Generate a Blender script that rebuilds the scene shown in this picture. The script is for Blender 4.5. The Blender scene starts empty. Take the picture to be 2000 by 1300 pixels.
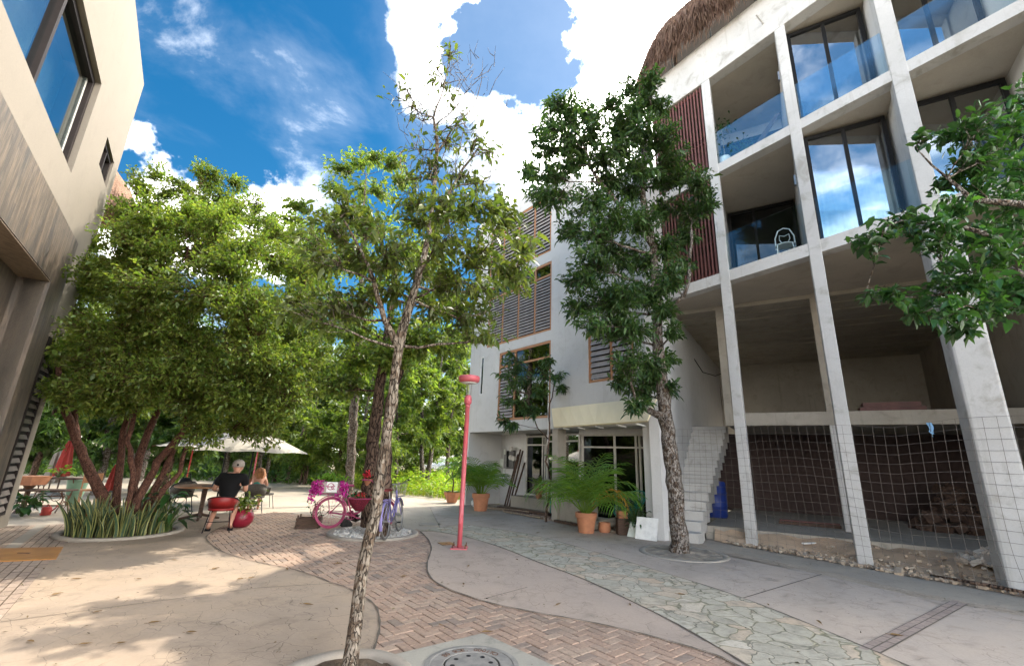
import bpy, bmesh, math, random
import numpy as np
from mathutils import Vector, Matrix
random.seed(7); rng = np.random.default_rng(7)
R = math.radians
S = bpy.context.scene
C = S.collection
# ------------------------------------------------------------------ camera
CP, CRL, FPX = R(15.603), R(1.973), 880.0
EYE = Vector((0, 0, 1.6))
FW = Vector((0, math.cos(CP), math.sin(CP)))
_U = Vector((0, -math.sin(CP), math.cos(CP))); _R = Vector((1, 0, 0))
RT = _R*math.cos(CRL) + _U*math.sin(CRL)
UP = -_R*math.sin(CRL) + _U*math.cos(CRL)
cd = bpy.data.cameras.new('camera'); cam = bpy.data.objects.new('camera', cd); C.objects.link(cam)
m = Matrix.Identity(4)
for i in range(3):
    m[i][0], m[i][1], m[i][2], m[i][3] = RT[i], UP[i], -FW[i], EYE[i]
cam.matrix_world = m
cd.sensor_fit = 'HORIZONTAL'; cd.sensor_width = 36; cd.lens = 36*FPX/2000
cd.clip_start = .05; cd.clip_end = 3000
S.camera = cam
# ------------------------------------------------------------------ light, sky, exposure
SUN_AZ, SUN_EL = 50.0, 57.0          # azimuth clockwise from +Y
EXPO = 1.8
S.view_settings.view_transform = 'Standard'; S.view_settings.look = 'None'
S.view_settings.exposure = EXPO; S.view_settings.gamma = 1
S.view_settings.use_curve_mapping = False
sd = bpy.data.lights.new('sun', 'SUN'); sun = bpy.data.objects.new('sun', sd); C.objects.link(sun)
sd.energy = 2.0; sd.angle = R(.5); sd.color = (1, .93, .80)
_s = Vector((math.sin(R(SUN_AZ))*math.cos(R(SUN_EL)), math.cos(R(SUN_AZ))*math.cos(R(SUN_EL)), math.sin(R(SUN_EL))))
sun.rotation_euler = _s.to_track_quat('Z', 'Y').to_euler()

def ray(px, py):
    return FW + RT*((px-1000)/FPX) - UP*((py-650)/FPX)
def G(px, py, z=0.0):
    d = ray(px, py); return EYE + d*((z-EYE.z)/d.z)
def P(px, py, y):
    d = ray(px, py); return EYE + d*(y/d.y)

W = bpy.data.worlds.new('World'); S.world = W; W.use_nodes = True
nt = W.node_tree; nt.nodes.clear()
def N(nt, typ, **kw):
    n = nt.nodes.new(typ)
    for k, v in kw.items():
        if k.startswith('i_'):
            n.inputs[k[2:].replace('_', ' ')].default_value = v
        else: setattr(n, k, v)
    return n
def ln(nt, a, b): nt.links.new(a, b)
def vmath(nt, op, a, b=None):
    n = N(nt, 'ShaderNodeVectorMath', operation=op)
    for k, v in ((0, a), (1, b)):
        if v is None: continue
        if isinstance(v, (tuple, list, Vector)): n.inputs[k].default_value = tuple(v)
        else: ln(nt, v, n.inputs[k])
    return n
def math_(nt, op, a, b=None, c=None, clamp=False):
    n = N(nt, 'ShaderNodeMath', operation=op, use_clamp=clamp)
    for k, v in ((0, a), (1, b), (2, c)):
        if v is None: continue
        if isinstance(v, (int, float)): n.inputs[k].default_value = v
        else: ln(nt, v, n.inputs[k])
    return n.outputs[0]
def mapr(nt, v, a, b, c=0.0, d=1.0, smooth=True):
    n = N(nt, 'ShaderNodeMapRange', interpolation_type='SMOOTHSTEP' if smooth else 'LINEAR')
    ln(nt, v, n.inputs[0])
    for k, x in zip((1, 2, 3, 4), (a, b, c, d)): n.inputs[k].default_value = x
    return n.outputs[0]
def mixc(nt, f, a, b):
    n = N(nt, 'ShaderNodeMix', data_type='RGBA')
    if isinstance(f, (int, float)): n.inputs[0].default_value = f
    else: ln(nt, f, n.inputs[0])
    for k, v in ((6, a), (7, b)):
        if isinstance(v, (tuple, list)): n.inputs[k].default_value = (*v[:3], 1)
        else: ln(nt, v, n.inputs[k])
    return n.outputs[2]
sky = N(nt, 'ShaderNodeTexSky', sky_type='NISHITA', sun_disc=False, sun_elevation=R(SUN_EL), sun_rotation=R(SUN_AZ), altitude=10, air_density=1.0, dust_density=.3, ozone_density=2.0)
hs = N(nt, 'ShaderNodeHueSaturation'); hs.inputs['Saturation'].default_value = 1.42; hs.inputs['Value'].default_value = .55; hs.inputs['Hue'].default_value = .490
ln(nt, sky.outputs[0], hs.inputs['Color'])
tc = N(nt, 'ShaderNodeTexCoord')
D = vmath(nt, 'NORMALIZE', tc.outputs['Generated']).outputs[0]
sep = N(nt, 'ShaderNodeSeparateXYZ'); ln(nt, D, sep.inputs[0])
# cloud layer: project the direction on a flat layer so clouds flatten towards the horizon
den = math_(nt, 'MAXIMUM', math_(nt, 'ADD', sep.outputs[2], .12), .05)
cb = N(nt, 'ShaderNodeCombineXYZ'); ln(nt, math_(nt, 'DIVIDE', sep.outputs[0], den), cb.inputs[0]); ln(nt, math_(nt, 'DIVIDE', sep.outputs[1], den), cb.inputs[1])
def noise(nt, vec, scale, detail=8, rough=.55, dist=0.0, off=None):
    n = N(nt, 'ShaderNodeTexNoise'); n.inputs['Scale'].default_value = scale; n.inputs['Detail'].default_value = detail
    n.inputs['Roughness'].default_value = rough; n.inputs['Distortion'].default_value = dist
    if off: vec = vmath(nt, 'ADD', vec, off).outputs[0]
    if vec is not None: ln(nt, vec, n.inputs['Vector'])
    return n.outputs[0]
n1 = noise(nt, cb.outputs[0], 2.3, 10, .62, .4, (3.1, 1.7, 0))
n2 = noise(nt, cb.outputs[0], .9, 6, .5, .2, (7.7, 4.2, 0))
wrp = noise(nt, D, 5.0, 7, .62); 
nv = N(nt, 'ShaderNodeTexNoise'); nv.inputs['Scale'].default_value = 4.5; nv.inputs['Detail'].default_value = 8; nv.inputs['Roughness'].default_value = .6; ln(nt, D, nv.inputs['Vector'])
DW = vmath(nt, 'NORMALIZE', vmath(nt, 'ADD', D, vmath(nt, 'MULTIPLY', vmath(nt, 'SUBTRACT', nv.outputs['Color'], (.5, .5, .5)).outputs[0], (.42, .42, .42)).outputs[0]).outputs[0]).outputs[0]
def lobe(px, py, a, b):
    v = ray(px, py).normalized()
    return mapr(nt, vmath(nt, 'DOT_PRODUCT', DW, v).outputs['Value'], math.cos(R(a)), math.cos(R(b)))
glow = lobe(1350, 180, 25, 10)                 # bright cloud bank in front of the sun
glow2 = lobe(905, 110, 10.5, 3)
hole = lobe(1030, 85, 8.5, 2.5)                # turquoise gap in it
cum = lobe(320, 395, 8.5, 4.5)
cum2 = lobe(425, 430, 8.5, 4.0)
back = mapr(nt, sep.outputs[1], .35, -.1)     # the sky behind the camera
east = mapr(nt, sep.outputs[0], .35, .8)
band = mapr(nt, sep.outputs[2], .32, .10)
cov = math_(nt, 'ADD', math_(nt, 'MULTIPLY', glow, 1.05), math_(nt, 'MULTIPLY', glow2, .5))
cov = math_(nt, 'SUBTRACT', cov, math_(nt, 'MULTIPLY', hole, 1.0))
cov = math_(nt, 'ADD', cov, math_(nt, 'MULTIPLY', math_(nt, 'MAXIMUM', cum, cum2), .62))
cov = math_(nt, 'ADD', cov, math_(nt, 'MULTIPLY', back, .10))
cov = math_(nt, 'ADD', cov, math_(nt, 'MULTIPLY', east, .5))
cov = math_(nt, 'ADD', cov, math_(nt, 'MULTIPLY', band, .30))
backlow = math_(nt, 'MULTIPLY', mapr(nt, sep.outputs[1], .15, -.25), mapr(nt, sep.outputs[2], .32, .12))  # bright cloud bank added low behind the camera, unseen, to light the facades
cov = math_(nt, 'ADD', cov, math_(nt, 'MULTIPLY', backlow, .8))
zen = mapr(nt, sep.outputs[2], .80, .95)
cov = math_(nt, 'ADD', cov, math_(nt, 'MULTIPLY', zen, .1))
dens = math_(nt, 'ADD', cov, math_(nt, 'MULTIPLY', math_(nt, 'SUBTRACT', n1, .5), 1.15))
dens = math_(nt, 'ADD', dens, math_(nt, 'MULTIPLY', math_(nt, 'SUBTRACT', n2, .5), .7))
thick = mapr(nt, dens, .04, 1.0)
wisp = mapr(nt, math_(nt, 'ADD', math_(nt, 'MULTIPLY', n2, .6), math_(nt, 'MULTIPLY', n1, .5)), .52, .95, 0, .09)
thick = math_(nt, 'MAXIMUM', thick, wisp)
thick = math_(nt, 'MAXIMUM', thick, math_(nt, 'MULTIPLY', mapr(nt, sep.outputs[1], .1, -.3), .02))  # thin veil added to the unseen sky, to pale the window reflections
thick = math_(nt, 'MAXIMUM', thick, math_(nt, 'MULTIPLY', lobe(1080, 140, 24, 6), .014))
dist_sun = vmath(nt, 'DOT_PRODUCT', D, _s).outputs['Value']
bright = mapr(nt, dist_sun, .0, .95, 46.0, 72.0)  # clouds away from the sun made overbright too, to lift the shade
shade = mapr(nt, noise(nt, cb.outputs[0], 3.0, 6, .6, 0, (1.3, 8.2, 0)), .25, .7, .66, 1.0)
cl = N(nt, 'ShaderNodeVectorMath', operation='SCALE'); cl.inputs[0].default_value = (1, .965, .905)
ln(nt, math_(nt, 'MULTIPLY', bright, shade), cl.inputs['Scale'])
sb = N(nt, 'ShaderNodeVectorMath', operation='SCALE'); ln(nt, hs.outputs[0], sb.inputs[0]); ln(nt, mapr(nt, sep.outputs[1], .25, -.25, 1.0, 2.6), sb.inputs['Scale'])  # unseen sky behind the camera brightened for bluer panes and more fill
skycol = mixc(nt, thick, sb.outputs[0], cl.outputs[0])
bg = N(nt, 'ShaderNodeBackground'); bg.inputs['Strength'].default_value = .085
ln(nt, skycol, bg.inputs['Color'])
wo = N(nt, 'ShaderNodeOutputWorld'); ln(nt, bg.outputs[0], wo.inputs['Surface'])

# ------------------------------------------------------------------ helpers
def tag(o, label=None, cat=None, group=None, kind=None):
    if label: o['label'] = label
    if cat: o['category'] = cat
    if group: o['group'] = group
    if kind: o['kind'] = kind
    return o
def thing(name, loc, label, cat, group=None, rz=0.0):
    o = bpy.data.objects.new(name, None); C.objects.link(o)
    o.location = loc; o.rotation_euler = (0, 0, rz); o.empty_display_size = .2
    return tag(o, label, cat, group)
def rootloc(p):
    v = Vector((0, 0, 0))
    while p: v += p.location; p = p.parent
    return v
class MB:
    """collects faces for ONE mesh object"""
    def __init__(s): s.v = []; s.f = []; s.mi = []; s.cur = 0
    def add(s, vs, fs):
        b = len(s.v); s.v.extend([tuple(x) for x in vs]); s.f.extend([tuple(b+i for i in f) for f in fs]); s.mi.extend([s.cur]*len(fs)); return s
    def hexa(s, c8):
        return s.add(c8, [(0,3,2,1),(4,5,6,7),(0,1,5,4),(1,2,6,5),(2,3,7,6),(3,0,4,7)])
    def box(s, x0, x1, y0, y1, z0, z1, fr=None):
        c = [(x0,y0,z0),(x1,y0,z0),(x1,y1,z0),(x0,y1,z0),(x0,y0,z1),(x1,y0,z1),(x1,y1,z1),(x0,y1,z1)]
        return s.hexa([fr(*p) for p in c] if fr else c)
    def obox(s, c, half, rz=0, rx=0, ry=0):
        M = Matrix.Rotation(rz, 3, 'Z') @ Matrix.Rotation(ry, 3, 'Y') @ Matrix.Rotation(rx, 3, 'X')
        hx, hy, hz = half; c = Vector(c)
        return s.hexa([c + M @ Vector(p) for p in [(-hx,-hy,-hz),(hx,-hy,-hz),(hx,hy,-hz),(-hx,hy,-hz),(-hx,-hy,hz),(hx,-hy,hz),(hx,hy,hz),(-hx,hy,hz)]])
    def tube(s, pts, rad, n=6, cap=True, closed=False):
        pts = [Vector(p) for p in pts]; k = len(pts)
        if isinstance(rad, (int, float)): rad = [rad]*k
        vs = []; t0 = None; nx = None
        for i, p in enumerate(pts):
            if closed: t = pts[(i+1) % k]-pts[i-1]
            else: t = pts[min(i+1, k-1)]-pts[max(i-1, 0)]
            t = t.normalized() if t.length > 1e-9 else Vector((0, 0, 1))
            if nx is None:
                nx = t.orthogonal().normalized()
            else:
                nx = (nx - t*nx.dot(t)); nx = nx.normalized() if nx.length > 1e-6 else t.orthogonal().normalized()
            ny = t.cross(nx)
            for j in range(n):
                a = 2*math.pi*j/n; vs.append(p + (nx*math.cos(a)+ny*math.sin(a))*rad[i])
        fs = []
        for i in range(k if closed else k-1):
            for j in range(n):
                a, b = i*n+j, i*n+(j+1) % n; i2 = (i+1) % k
                fs.append((a, b, i2*n+(j+1) % n, i2*n+j))
        if cap and not closed:
            fs.append(tuple(range(n-1, -1, -1))); fs.append(tuple((k-1)*n+j for j in range(n)))
        return s.add(vs, fs)
    def lathe(s, prof, n=20, c=(0, 0, 0), sx=1, sy=1, wob=None):
        vs = []; c = Vector(c)
        for r, z in prof:
            for j in range(n):
                a = 2*math.pi*j/n; vs.append(c + Vector((r*math.cos(a)*sx, r*math.sin(a)*sy, z)))
        fs = [(i*n+j, i*n+(j+1) % n, (i+1)*n+(j+1) % n, (i+1)*n+j) for i in range(len(prof)-1) for j in range(n)]
        if prof[0][0] > 1e-4: fs.append(tuple(range(n-1, -1, -1)))
        if prof[-1][0] > 1e-4: fs.append(tuple((len(prof)-1)*n+j for j in range(n)))
        return s.add(vs, fs)
    def poly(s, pts, z=None):
        return s.add([(p[0], p[1], p[2] if z is None else z) for p in pts], [tuple(range(len(pts)))])
    def build(s, name, mat, parent=None, smooth=False, world=True, bevel=0, loc=None):
        me = bpy.data.meshes.new(name)
        off = rootloc(parent) if (parent and world) else Vector((0, 0, 0))
        if loc is not None: off = Vector(loc)
        v = np.array(s.v, dtype=float).reshape(-1, 3) - np.array(off)
        me.from_pydata(v.tolist(), [], s.f)
        ms = mat if isinstance(mat, (list, tuple)) else [mat]
        for q in ms: me.materials.append(q)
        if len(ms) > 1: me.polygons.foreach_set('material_index', s.mi)
        if smooth: me.polygons.foreach_set('use_smooth', [True]*len(me.polygons))
        me.update()
        o = bpy.data.objects.new(name, me); C.objects.link(o)
        if loc is not None and parent is None: o.location = loc
        if parent: o.parent = parent
        if bevel:
            b = o.modifiers.new('bevel', 'BEVEL'); b.width = bevel; b.segments = 2; b.limit_method = 'ANGLE'; b.angle_limit = R(40)
        return o
def shade_auto(o, ang=40):
    me = o.data; me.polygons.foreach_set('use_smooth', [True]*len(me.polygons))
    try: me.set_sharp_from_angle(angle=R(ang))
    except Exception: pass
    return o

# ------------------------------------------------------------------ materials
def newmat(name):
    m = bpy.data.materials.new(name); m.use_nodes = True; nt = m.node_tree; nt.nodes.clear()
    o = N(nt, 'ShaderNodeOutputMaterial'); b = N(nt, 'ShaderNodeBsdfPrincipled'); ln(nt, b.outputs[0], o.inputs[0])
    t = N(nt, 'ShaderNodeTexCoord')
    return m, nt, b, t.outputs['Object'], o
def bumpn(nt, b, h, strength=.3, dist=.02):
    bp = N(nt, 'ShaderNodeBump'); bp.inputs['Strength'].default_value = strength; bp.inputs['Distance'].default_value = dist
    ln(nt, h, bp.inputs['Height']); ln(nt, bp.outputs[0], b.inputs['Normal'])
def stretch(nt, v, s): return vmath(nt, 'MULTIPLY', v, s).outputs[0]
def mat(name, c1, c2=None, scale=4, rough=.65, metal=0, bump=.15, bscale=40, spec=.4, st=None, lo=.35, hi=.65, bdist=.01, sheen=0):
    m, nt, b, oc, _ = newmat(name)
    v = stretch(nt, oc, st) if st else oc
    c2 = c2 or tuple(x*.8 for x in c1)
    f = mapr(nt, noise(nt, v, scale, 6, .6), lo, hi)
    ln(nt, mixc(nt, f, c1, c2), b.inputs['Base Color'])
    b.inputs['Roughness'].default_value = rough; b.inputs['Metallic'].default_value = metal
    b.inputs['Specular IOR Level'].default_value = spec
    if bump: bumpn(nt, b, noise(nt, v, bscale, 5, .6), bump, bdist)
    return m
def leafmat(name, cols, trans=.35, rough=.45, spec=.4):
    m, nt, b, oc, o = newmat(name)
    g = N(nt, 'ShaderNodeNewGeometry')
    r = N(nt, 'ShaderNodeValToRGB'); e = r.color_ramp.elements
    while len(e) < len(cols): e.new(.5)
    for i, c in enumerate(cols):
        e[i].position = i/(len(cols)-1) if len(cols) > 1 else 0; e[i].color = (*c, 1)
    ln(nt, g.outputs['Random Per Island'], r.inputs[0])
    big = mapr(nt, noise(nt, oc, .9, 3, .5), .35, .65, .75, 1.25)
    col = N(nt, 'ShaderNodeVectorMath', operation='SCALE'); ln(nt, r.outputs[0], col.inputs[0]); ln(nt, big, col.inputs['Scale'])
    ln(nt, col.outputs[0], b.inputs['Base Color']); b.inputs['Roughness'].default_value = rough; b.inputs['Specular IOR Level'].default_value = spec
    tr = N(nt, 'ShaderNodeBsdfTranslucent'); 
    tcol = vmath(nt, 'MULTIPLY', col.outputs[0], (1.8, 1.85, .75)).outputs[0]
    ln(nt, tcol, tr.inputs['Color'])
    mx = N(nt, 'ShaderNodeMixShader'); mx.inputs[0].default_value = trans
    ln(nt, b.outputs[0], mx.inputs[1]); ln(nt, tr.outputs[0], mx.inputs[2]); ln(nt, mx.outputs[0], o.inputs[0])
    return m
def concrete(name, c1, c2, c3, crack=.5, stain=.5, rough=.8, streak=False, bump=.25, sc=1.0):
    m, nt, b, oc, _ = newmat(name)
    f = mapr(nt, noise(nt, oc, .7*sc, 6, .6), .35, .65)
    c = mixc(nt, f, c1, c2)
    if crack: c = mixc(nt, mapr(nt, noise(nt, oc, .38, 5, .62, .5, (4, 9, 2)), .5, .68, 0, .5), c, c3)
    f2 = mapr(nt, noise(nt, oc, 2.6*sc, 9, .68, .6), .5, .72, 0, stain)
    c = mixc(nt, f2, c, c3)
    fine = noise(nt, oc, 55, 4, .7)
    c = mixc(nt, mapr(nt, fine, .3, .7, 0, .22), c, tuple(x*.55 for x in c1))
    h = noise(nt, oc, 9, 8, .65)
    if crack:
        w = vmath(nt, 'ADD', oc, stretch(nt, N_noisevec(nt, oc, 3.0), (.22, .22, .22))).outputs[0]
        vo = N(nt, 'ShaderNodeTexVoronoi', feature='DISTANCE_TO_EDGE'); vo.inputs['Scale'].default_value = 3.2; ln(nt, w, vo.inputs['Vector'])
        vo2 = N(nt, 'ShaderNodeTexVoronoi', feature='DISTANCE_TO_EDGE'); vo2.inputs['Scale'].default_value = 7.5; ln(nt, w, vo2.inputs['Vector'])
        k = math_(nt, 'MULTIPLY', mapr(nt, vo.outputs['Distance'], .0, .016, 1, 0), mapr(nt, noise(nt, oc, 1.3, 3), .38, .6))
        k2 = math_(nt, 'MULTIPLY', mapr(nt, vo2.outputs['Distance'], .0, .03, 1, 0), mapr(nt, noise(nt, oc, 2.3, 3, .5, 0, (5, 2, 1)), .5, .66))
        k = math_(nt, 'MAXIMUM', k, k2)
        c = mixc(nt, math_(nt, 'MULTIPLY', k, crack), c, tuple(x*.38 for x in c3))
        h = math_(nt, 'SUBTRACT', h, math_(nt, 'MULTIPLY', k, .8))
    if streak:
        s = noise(nt, stretch(nt, oc, (9, 9, .35)), 1.0, 5, .6)
        c = mixc(nt, mapr(nt, s, .55, .8, 0, .55), c, c3)
    ln(nt, c, b.inputs['Base Color']); b.inputs['Roughness'].default_value = rough; b.inputs['Specular IOR Level'].default_value = .3
    bumpn(nt, b, h, bump, .02)
    return m
def N_noisevec(nt, v, scale):
    n = N(nt, 'ShaderNodeTexNoise'); n.inputs['Scale'].default_value = scale; n.inputs['Detail'].default_value = 3
    ln(nt, v, n.inputs['Vector'])
    return vmath(nt, 'SUBTRACT', n.outputs['Color'], (.5, .5, .5)).outputs[0]
def islandmat(name, cols, rough=.7, bump=.2, bscale=60, grain=None, spec=.35):
    m, nt, b, oc, _ = newmat(name)
    g = N(nt, 'ShaderNodeNewGeometry')
    r = N(nt, 'ShaderNodeValToRGB'); e = r.color_ramp.elements
    while len(e) < len(cols): e.new(.5)
    for i, c in enumerate(cols): e[i].position = i/(len(cols)-1); e[i].color = (*c, 1)
    ln(nt, g.outputs['Random Per Island'], r.inputs[0])
    v = stretch(nt, oc, grain) if grain else oc
    nz = noise(nt, v, 6 if grain else 30, 5, .65)
    c = mixc(nt, mapr(nt, nz, .35, .7, 0, .45), r.outputs[0], tuple(x*.5 for x in cols[0]))
    c = mixc(nt, mapr(nt, noise(nt, oc, 1.1, 5, .6), .45, .7, 0, .35), c, tuple(x*.6 for x in cols[-1]))
    ln(nt, c, b.inputs['Base Color']); b.inputs['Roughness'].default_value = rough; b.inputs['Specular IOR Level'].default_value = spec
    bumpn(nt, b, nz, bump, .01)
    return m
def glassmat(name, tint=(.02, .03, .035), rough=.02, alpha=0.0, k=1.7, gc=(.95, .97, 1)):
    """pane: a thin sheet that mirrors its surroundings by its angle and lets the rest through"""
    m, nt, b, oc, o = newmat(name)
    gl = N(nt, 'ShaderNodeBsdfGlossy'); gl.inputs['Roughness'].default_value = rough; gl.inputs['Color'].default_value = (*gc, 1)
    wv = noise(nt, oc, .8, 2); bp = N(nt, 'ShaderNodeBump'); bp.inputs['Strength'].default_value = .03; bp.inputs['Distance'].default_value = .05
    ln(nt, wv, bp.inputs['Height']); ln(nt, bp.outputs[0], gl.inputs['Normal'])
    tr = N(nt, 'ShaderNodeBsdfTransparent'); tr.inputs['Color'].default_value = (*tint, 1)
    fr = N(nt, 'ShaderNodeFresnel'); fr.inputs['IOR'].default_value = 1.55 + alpha
    mx = N(nt, 'ShaderNodeMixShader'); ln(nt, math_(nt, 'MULTIPLY', fr.outputs[0], k, clamp=True), mx.inputs[0])
    ln(nt, tr.outputs[0], mx.inputs[1]); ln(nt, gl.outputs[0], mx.inputs[2]); ln(nt, mx.outputs[0], o.inputs[0])
    return m
def plain(name, c, rough=.5, metal=0, spec=.5):
    return mat(name, c, tuple(x*.82 for x in c), 7, rough, metal, .05, 60, spec)
def barkmat(name, c1, c2, c3, sc=1.0, bump=.9):
    m, nt, b, oc, _ = newmat(name)
    v = stretch(nt, oc, (1, 1, .28))
    vo = N(nt, 'ShaderNodeTexVoronoi', feature='DISTANCE_TO_EDGE'); vo.inputs['Scale'].default_value = 16*sc
    ln(nt, vmath(nt, 'ADD', v, stretch(nt, N_noisevec(nt, v, 9*sc), (.12, .12, .12))).outputs[0], vo.inputs['Vector'])
    ed = mapr(nt, vo.outputs['Distance'], 0, .12)
    nz = noise(nt, v, 14*sc, 7, .65)
    pt = mapr(nt, noise(nt, oc, 7*sc, 5, .6, .8), .48, .56)
    c = mixc(nt, pt, c1, c2)
    c = mixc(nt, mapr(nt, nz, .4, .7, 0, .7), c, c3)
    c = mixc(nt, ed, tuple(x*.35 for x in c3), c)
    ln(nt, c, b.inputs['Base Color']); b.inputs['Roughness'].default_value = .9; b.inputs['Specular IOR Level'].default_value = .2
    bumpn(nt, b, math_(nt, 'ADD', math_(nt, 'MULTIPLY', ed, .7), nz), bump, .03)
    return m
M = {}
M['plaza'] = concrete('stamped_concrete', (.36, .275, .20), (.315, .25, .195), (.185, .146, .115), .5, .7)
M['pale'] = concrete('pale_concrete', (.40, .335, .26), (.345, .295, .24), (.22, .19, .16), .4, .5)
M['pink'] = concrete('pink_stamped_concrete', (.42, .328, .262), (.385, .305, .25), (.22, .182, .148), .5, .65)
M['walk'] = concrete('grey_pink_concrete', (.43, .352, .288), (.39, .33, .28), (.225, .185, .15), .35, .75)
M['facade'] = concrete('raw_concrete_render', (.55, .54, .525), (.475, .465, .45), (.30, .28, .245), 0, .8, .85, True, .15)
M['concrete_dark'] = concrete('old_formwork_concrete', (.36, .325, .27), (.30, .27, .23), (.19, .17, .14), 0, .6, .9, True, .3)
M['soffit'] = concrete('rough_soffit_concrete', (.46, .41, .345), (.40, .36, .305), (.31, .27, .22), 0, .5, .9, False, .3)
M['white_wall'] = concrete('white_painted_wall', (.56, .55, .535), (.53, .52, .505), (.39, .375, .345), 0, .45, .85, True, .06)
M['cream_wall'] = concrete('cream_render', (.225, .193, .155), (.213, .183, .148), (.165, .14, .112), 0, .3, .85, False, .08)
M['kerb'] = concrete('kerb_concrete', (.33, .285, .235), (.28, .25, .21), (.16, .145, .12), 0, .6)
M['soil'] = mat('soil', (.085, .06, .042), (.15, .11, .075), 5, .95, 0, .8, 40, .2, bdist=.03)
M['ground'] = mat('dry_ground', (.30, .25, .17), (.20, .18, .10), 1.2, .95, 0, .5, 30, .2)
M['sand'] = concrete('builders_sand', (.52, .36, .235), (.45, .335, .23), (.27, .19, .125), 0, .8, .95, False, .8)
M['gravel'] = mat('pale_gravel', (.60, .57, .51), (.36, .33, .29), 45, .9, 0, 1.0, 60, .2, bdist=.03)
M['black_metal'] = plain('black_metal', (.009, .009, .010), .55, 0, .15)
M['dark_frame'] = plain('dark_bronze_frame', (.022, .016, .015), .6, 0, .15)
M['alu'] = plain('pale_aluminium_frame', (.52, .49, .44), .45)
M['orange_wood'] = mat('varnished_timber', (.42, .20, .09), (.30, .14, .065), 6, .5, 0, .1, 30, .4, (1, 1, 8))
M['slat'] = mat('red_brown_slat', (.155, .06, .05), (.11, .042, .036), 6, .55, 0, .1, 30)
M['dark_wood'] = mat('dark_old_wood', (.10, .06, .04), (.05, .032, .025), 8, .8, 0, .4, 40, .3, (1, 1, 6))
M['grey_wood'] = mat('weathered_wood', (.28, .22, .16), (.17, .13, .095), 8, .85, 0, .4, 30, .3, (8, 1, 1))
M['louvre'] = mat('grey_louvre', (.16, .135, .12), (.12, .10, .09), 8, .5, 0, .1, 30)
M['glass'] = glassmat('window_glass', (.93, .96, .95), .02, .3, 3.6)
M['glass_dark'] = glassmat('dark_window_glass', (.16, .18, .19))
M['glass_rail'] = glassmat('clear_railing_glass', (.90, .96, .98), .01, 0, .27)
M['curtain'] = plain('pale_curtain', (.74, .77, .70), .9)
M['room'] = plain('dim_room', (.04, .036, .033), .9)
M['awning'] = mat('cream_awning_canvas', (.78, .68, .46), (.74, .645, .44), 2, .85, 0, .06, 200)
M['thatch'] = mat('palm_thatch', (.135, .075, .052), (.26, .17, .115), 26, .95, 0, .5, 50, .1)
M['terracotta'] = mat('terracotta', (.46, .20, .105), (.36, .155, .085), 5, .75, 0, .15, 40, .25)
def paintmat(name, c, chip=(.11, .06, .045), lvl=.66, rough=.45):
    m, nt, b, oc, _ = newmat(name)
    f = mapr(nt, noise(nt, oc, 3.5, 5, .6), .3, .7)
    col = mixc(nt, f, c, tuple(x*.74+.035 for x in c))
    ch = mapr(nt, noise(nt, oc, 26, 6, .7), lvl, lvl+.05)
    col = mixc(nt, ch, col, chip); ln(nt, col, b.inputs['Base Color'])
    ln(nt, math_(nt, 'ADD', math_(nt, 'MULTIPLY', f, .2), rough-.1), b.inputs['Roughness']); b.inputs['Specular IOR Level'].default_value = .4
    bumpn(nt, b, noise(nt, oc, 40, 4, .6), .12, .006); return m
M['lamp_red'] = paintmat('coral_red_paint', (.55, .10, .12), (.16, .07, .06), .68)
M['pink_paint'] = paintmat('magenta_pink_paint', (.36, .045, .12), (.12, .05, .05), .63, .55)
M['violet_paint'] = paintmat('violet_paint', (.20, .165, .37), (.10, .08, .09), .64, .5)
M['rubber'] = plain('grey_rubber', (.12, .115, .11), .8)
M['white_paint'] = plain('white_paint', (.78, .77, .74), .5)
M['steel'] = plain('dull_steel', (.35, .34, .33), .4, .8)
M['wire'] = plain('galvanised_wire', (.12, .10, .085), .6, .2)
M['orange_lid'] = mat('orange_cover', (.33, .155, .045), (.25, .115, .035), 3, .6, 0, .1, 40)
M['rust'] = mat('rusty_iron', (.10, .065, .05), (.16, .075, .04), 9, .8, .2, .3, 40)
M['teal'] = plain('teal_cord', (.01, .24, .19), .5)
M['red_plastic'] = plain('red_seat_plastic', (.24, .012, .012), .5)
M['red_fabric'] = plain('red_canvas', (.36, .045, .035), .8)
M['cream_canvas'] = mat('cream_canvas', (.40, .365, .315), (.36, .33, .285), 3, .85, 0, .05, 150)
M['black_cloth'] = plain('black_cloth', (.006, .006, .007), .9, 0, .2)
M['skin'] = mat('skin', (.42, .22, .15), (.36, .18, .12), 8, .5, 0, .04, 60)
M['blue_plastic'] = plain('blue_plastic', (.012, .035, .20), .5)
M['green_glaze'] = plain('green_glazed_clay', (.17, .30, .21), .35)
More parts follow.
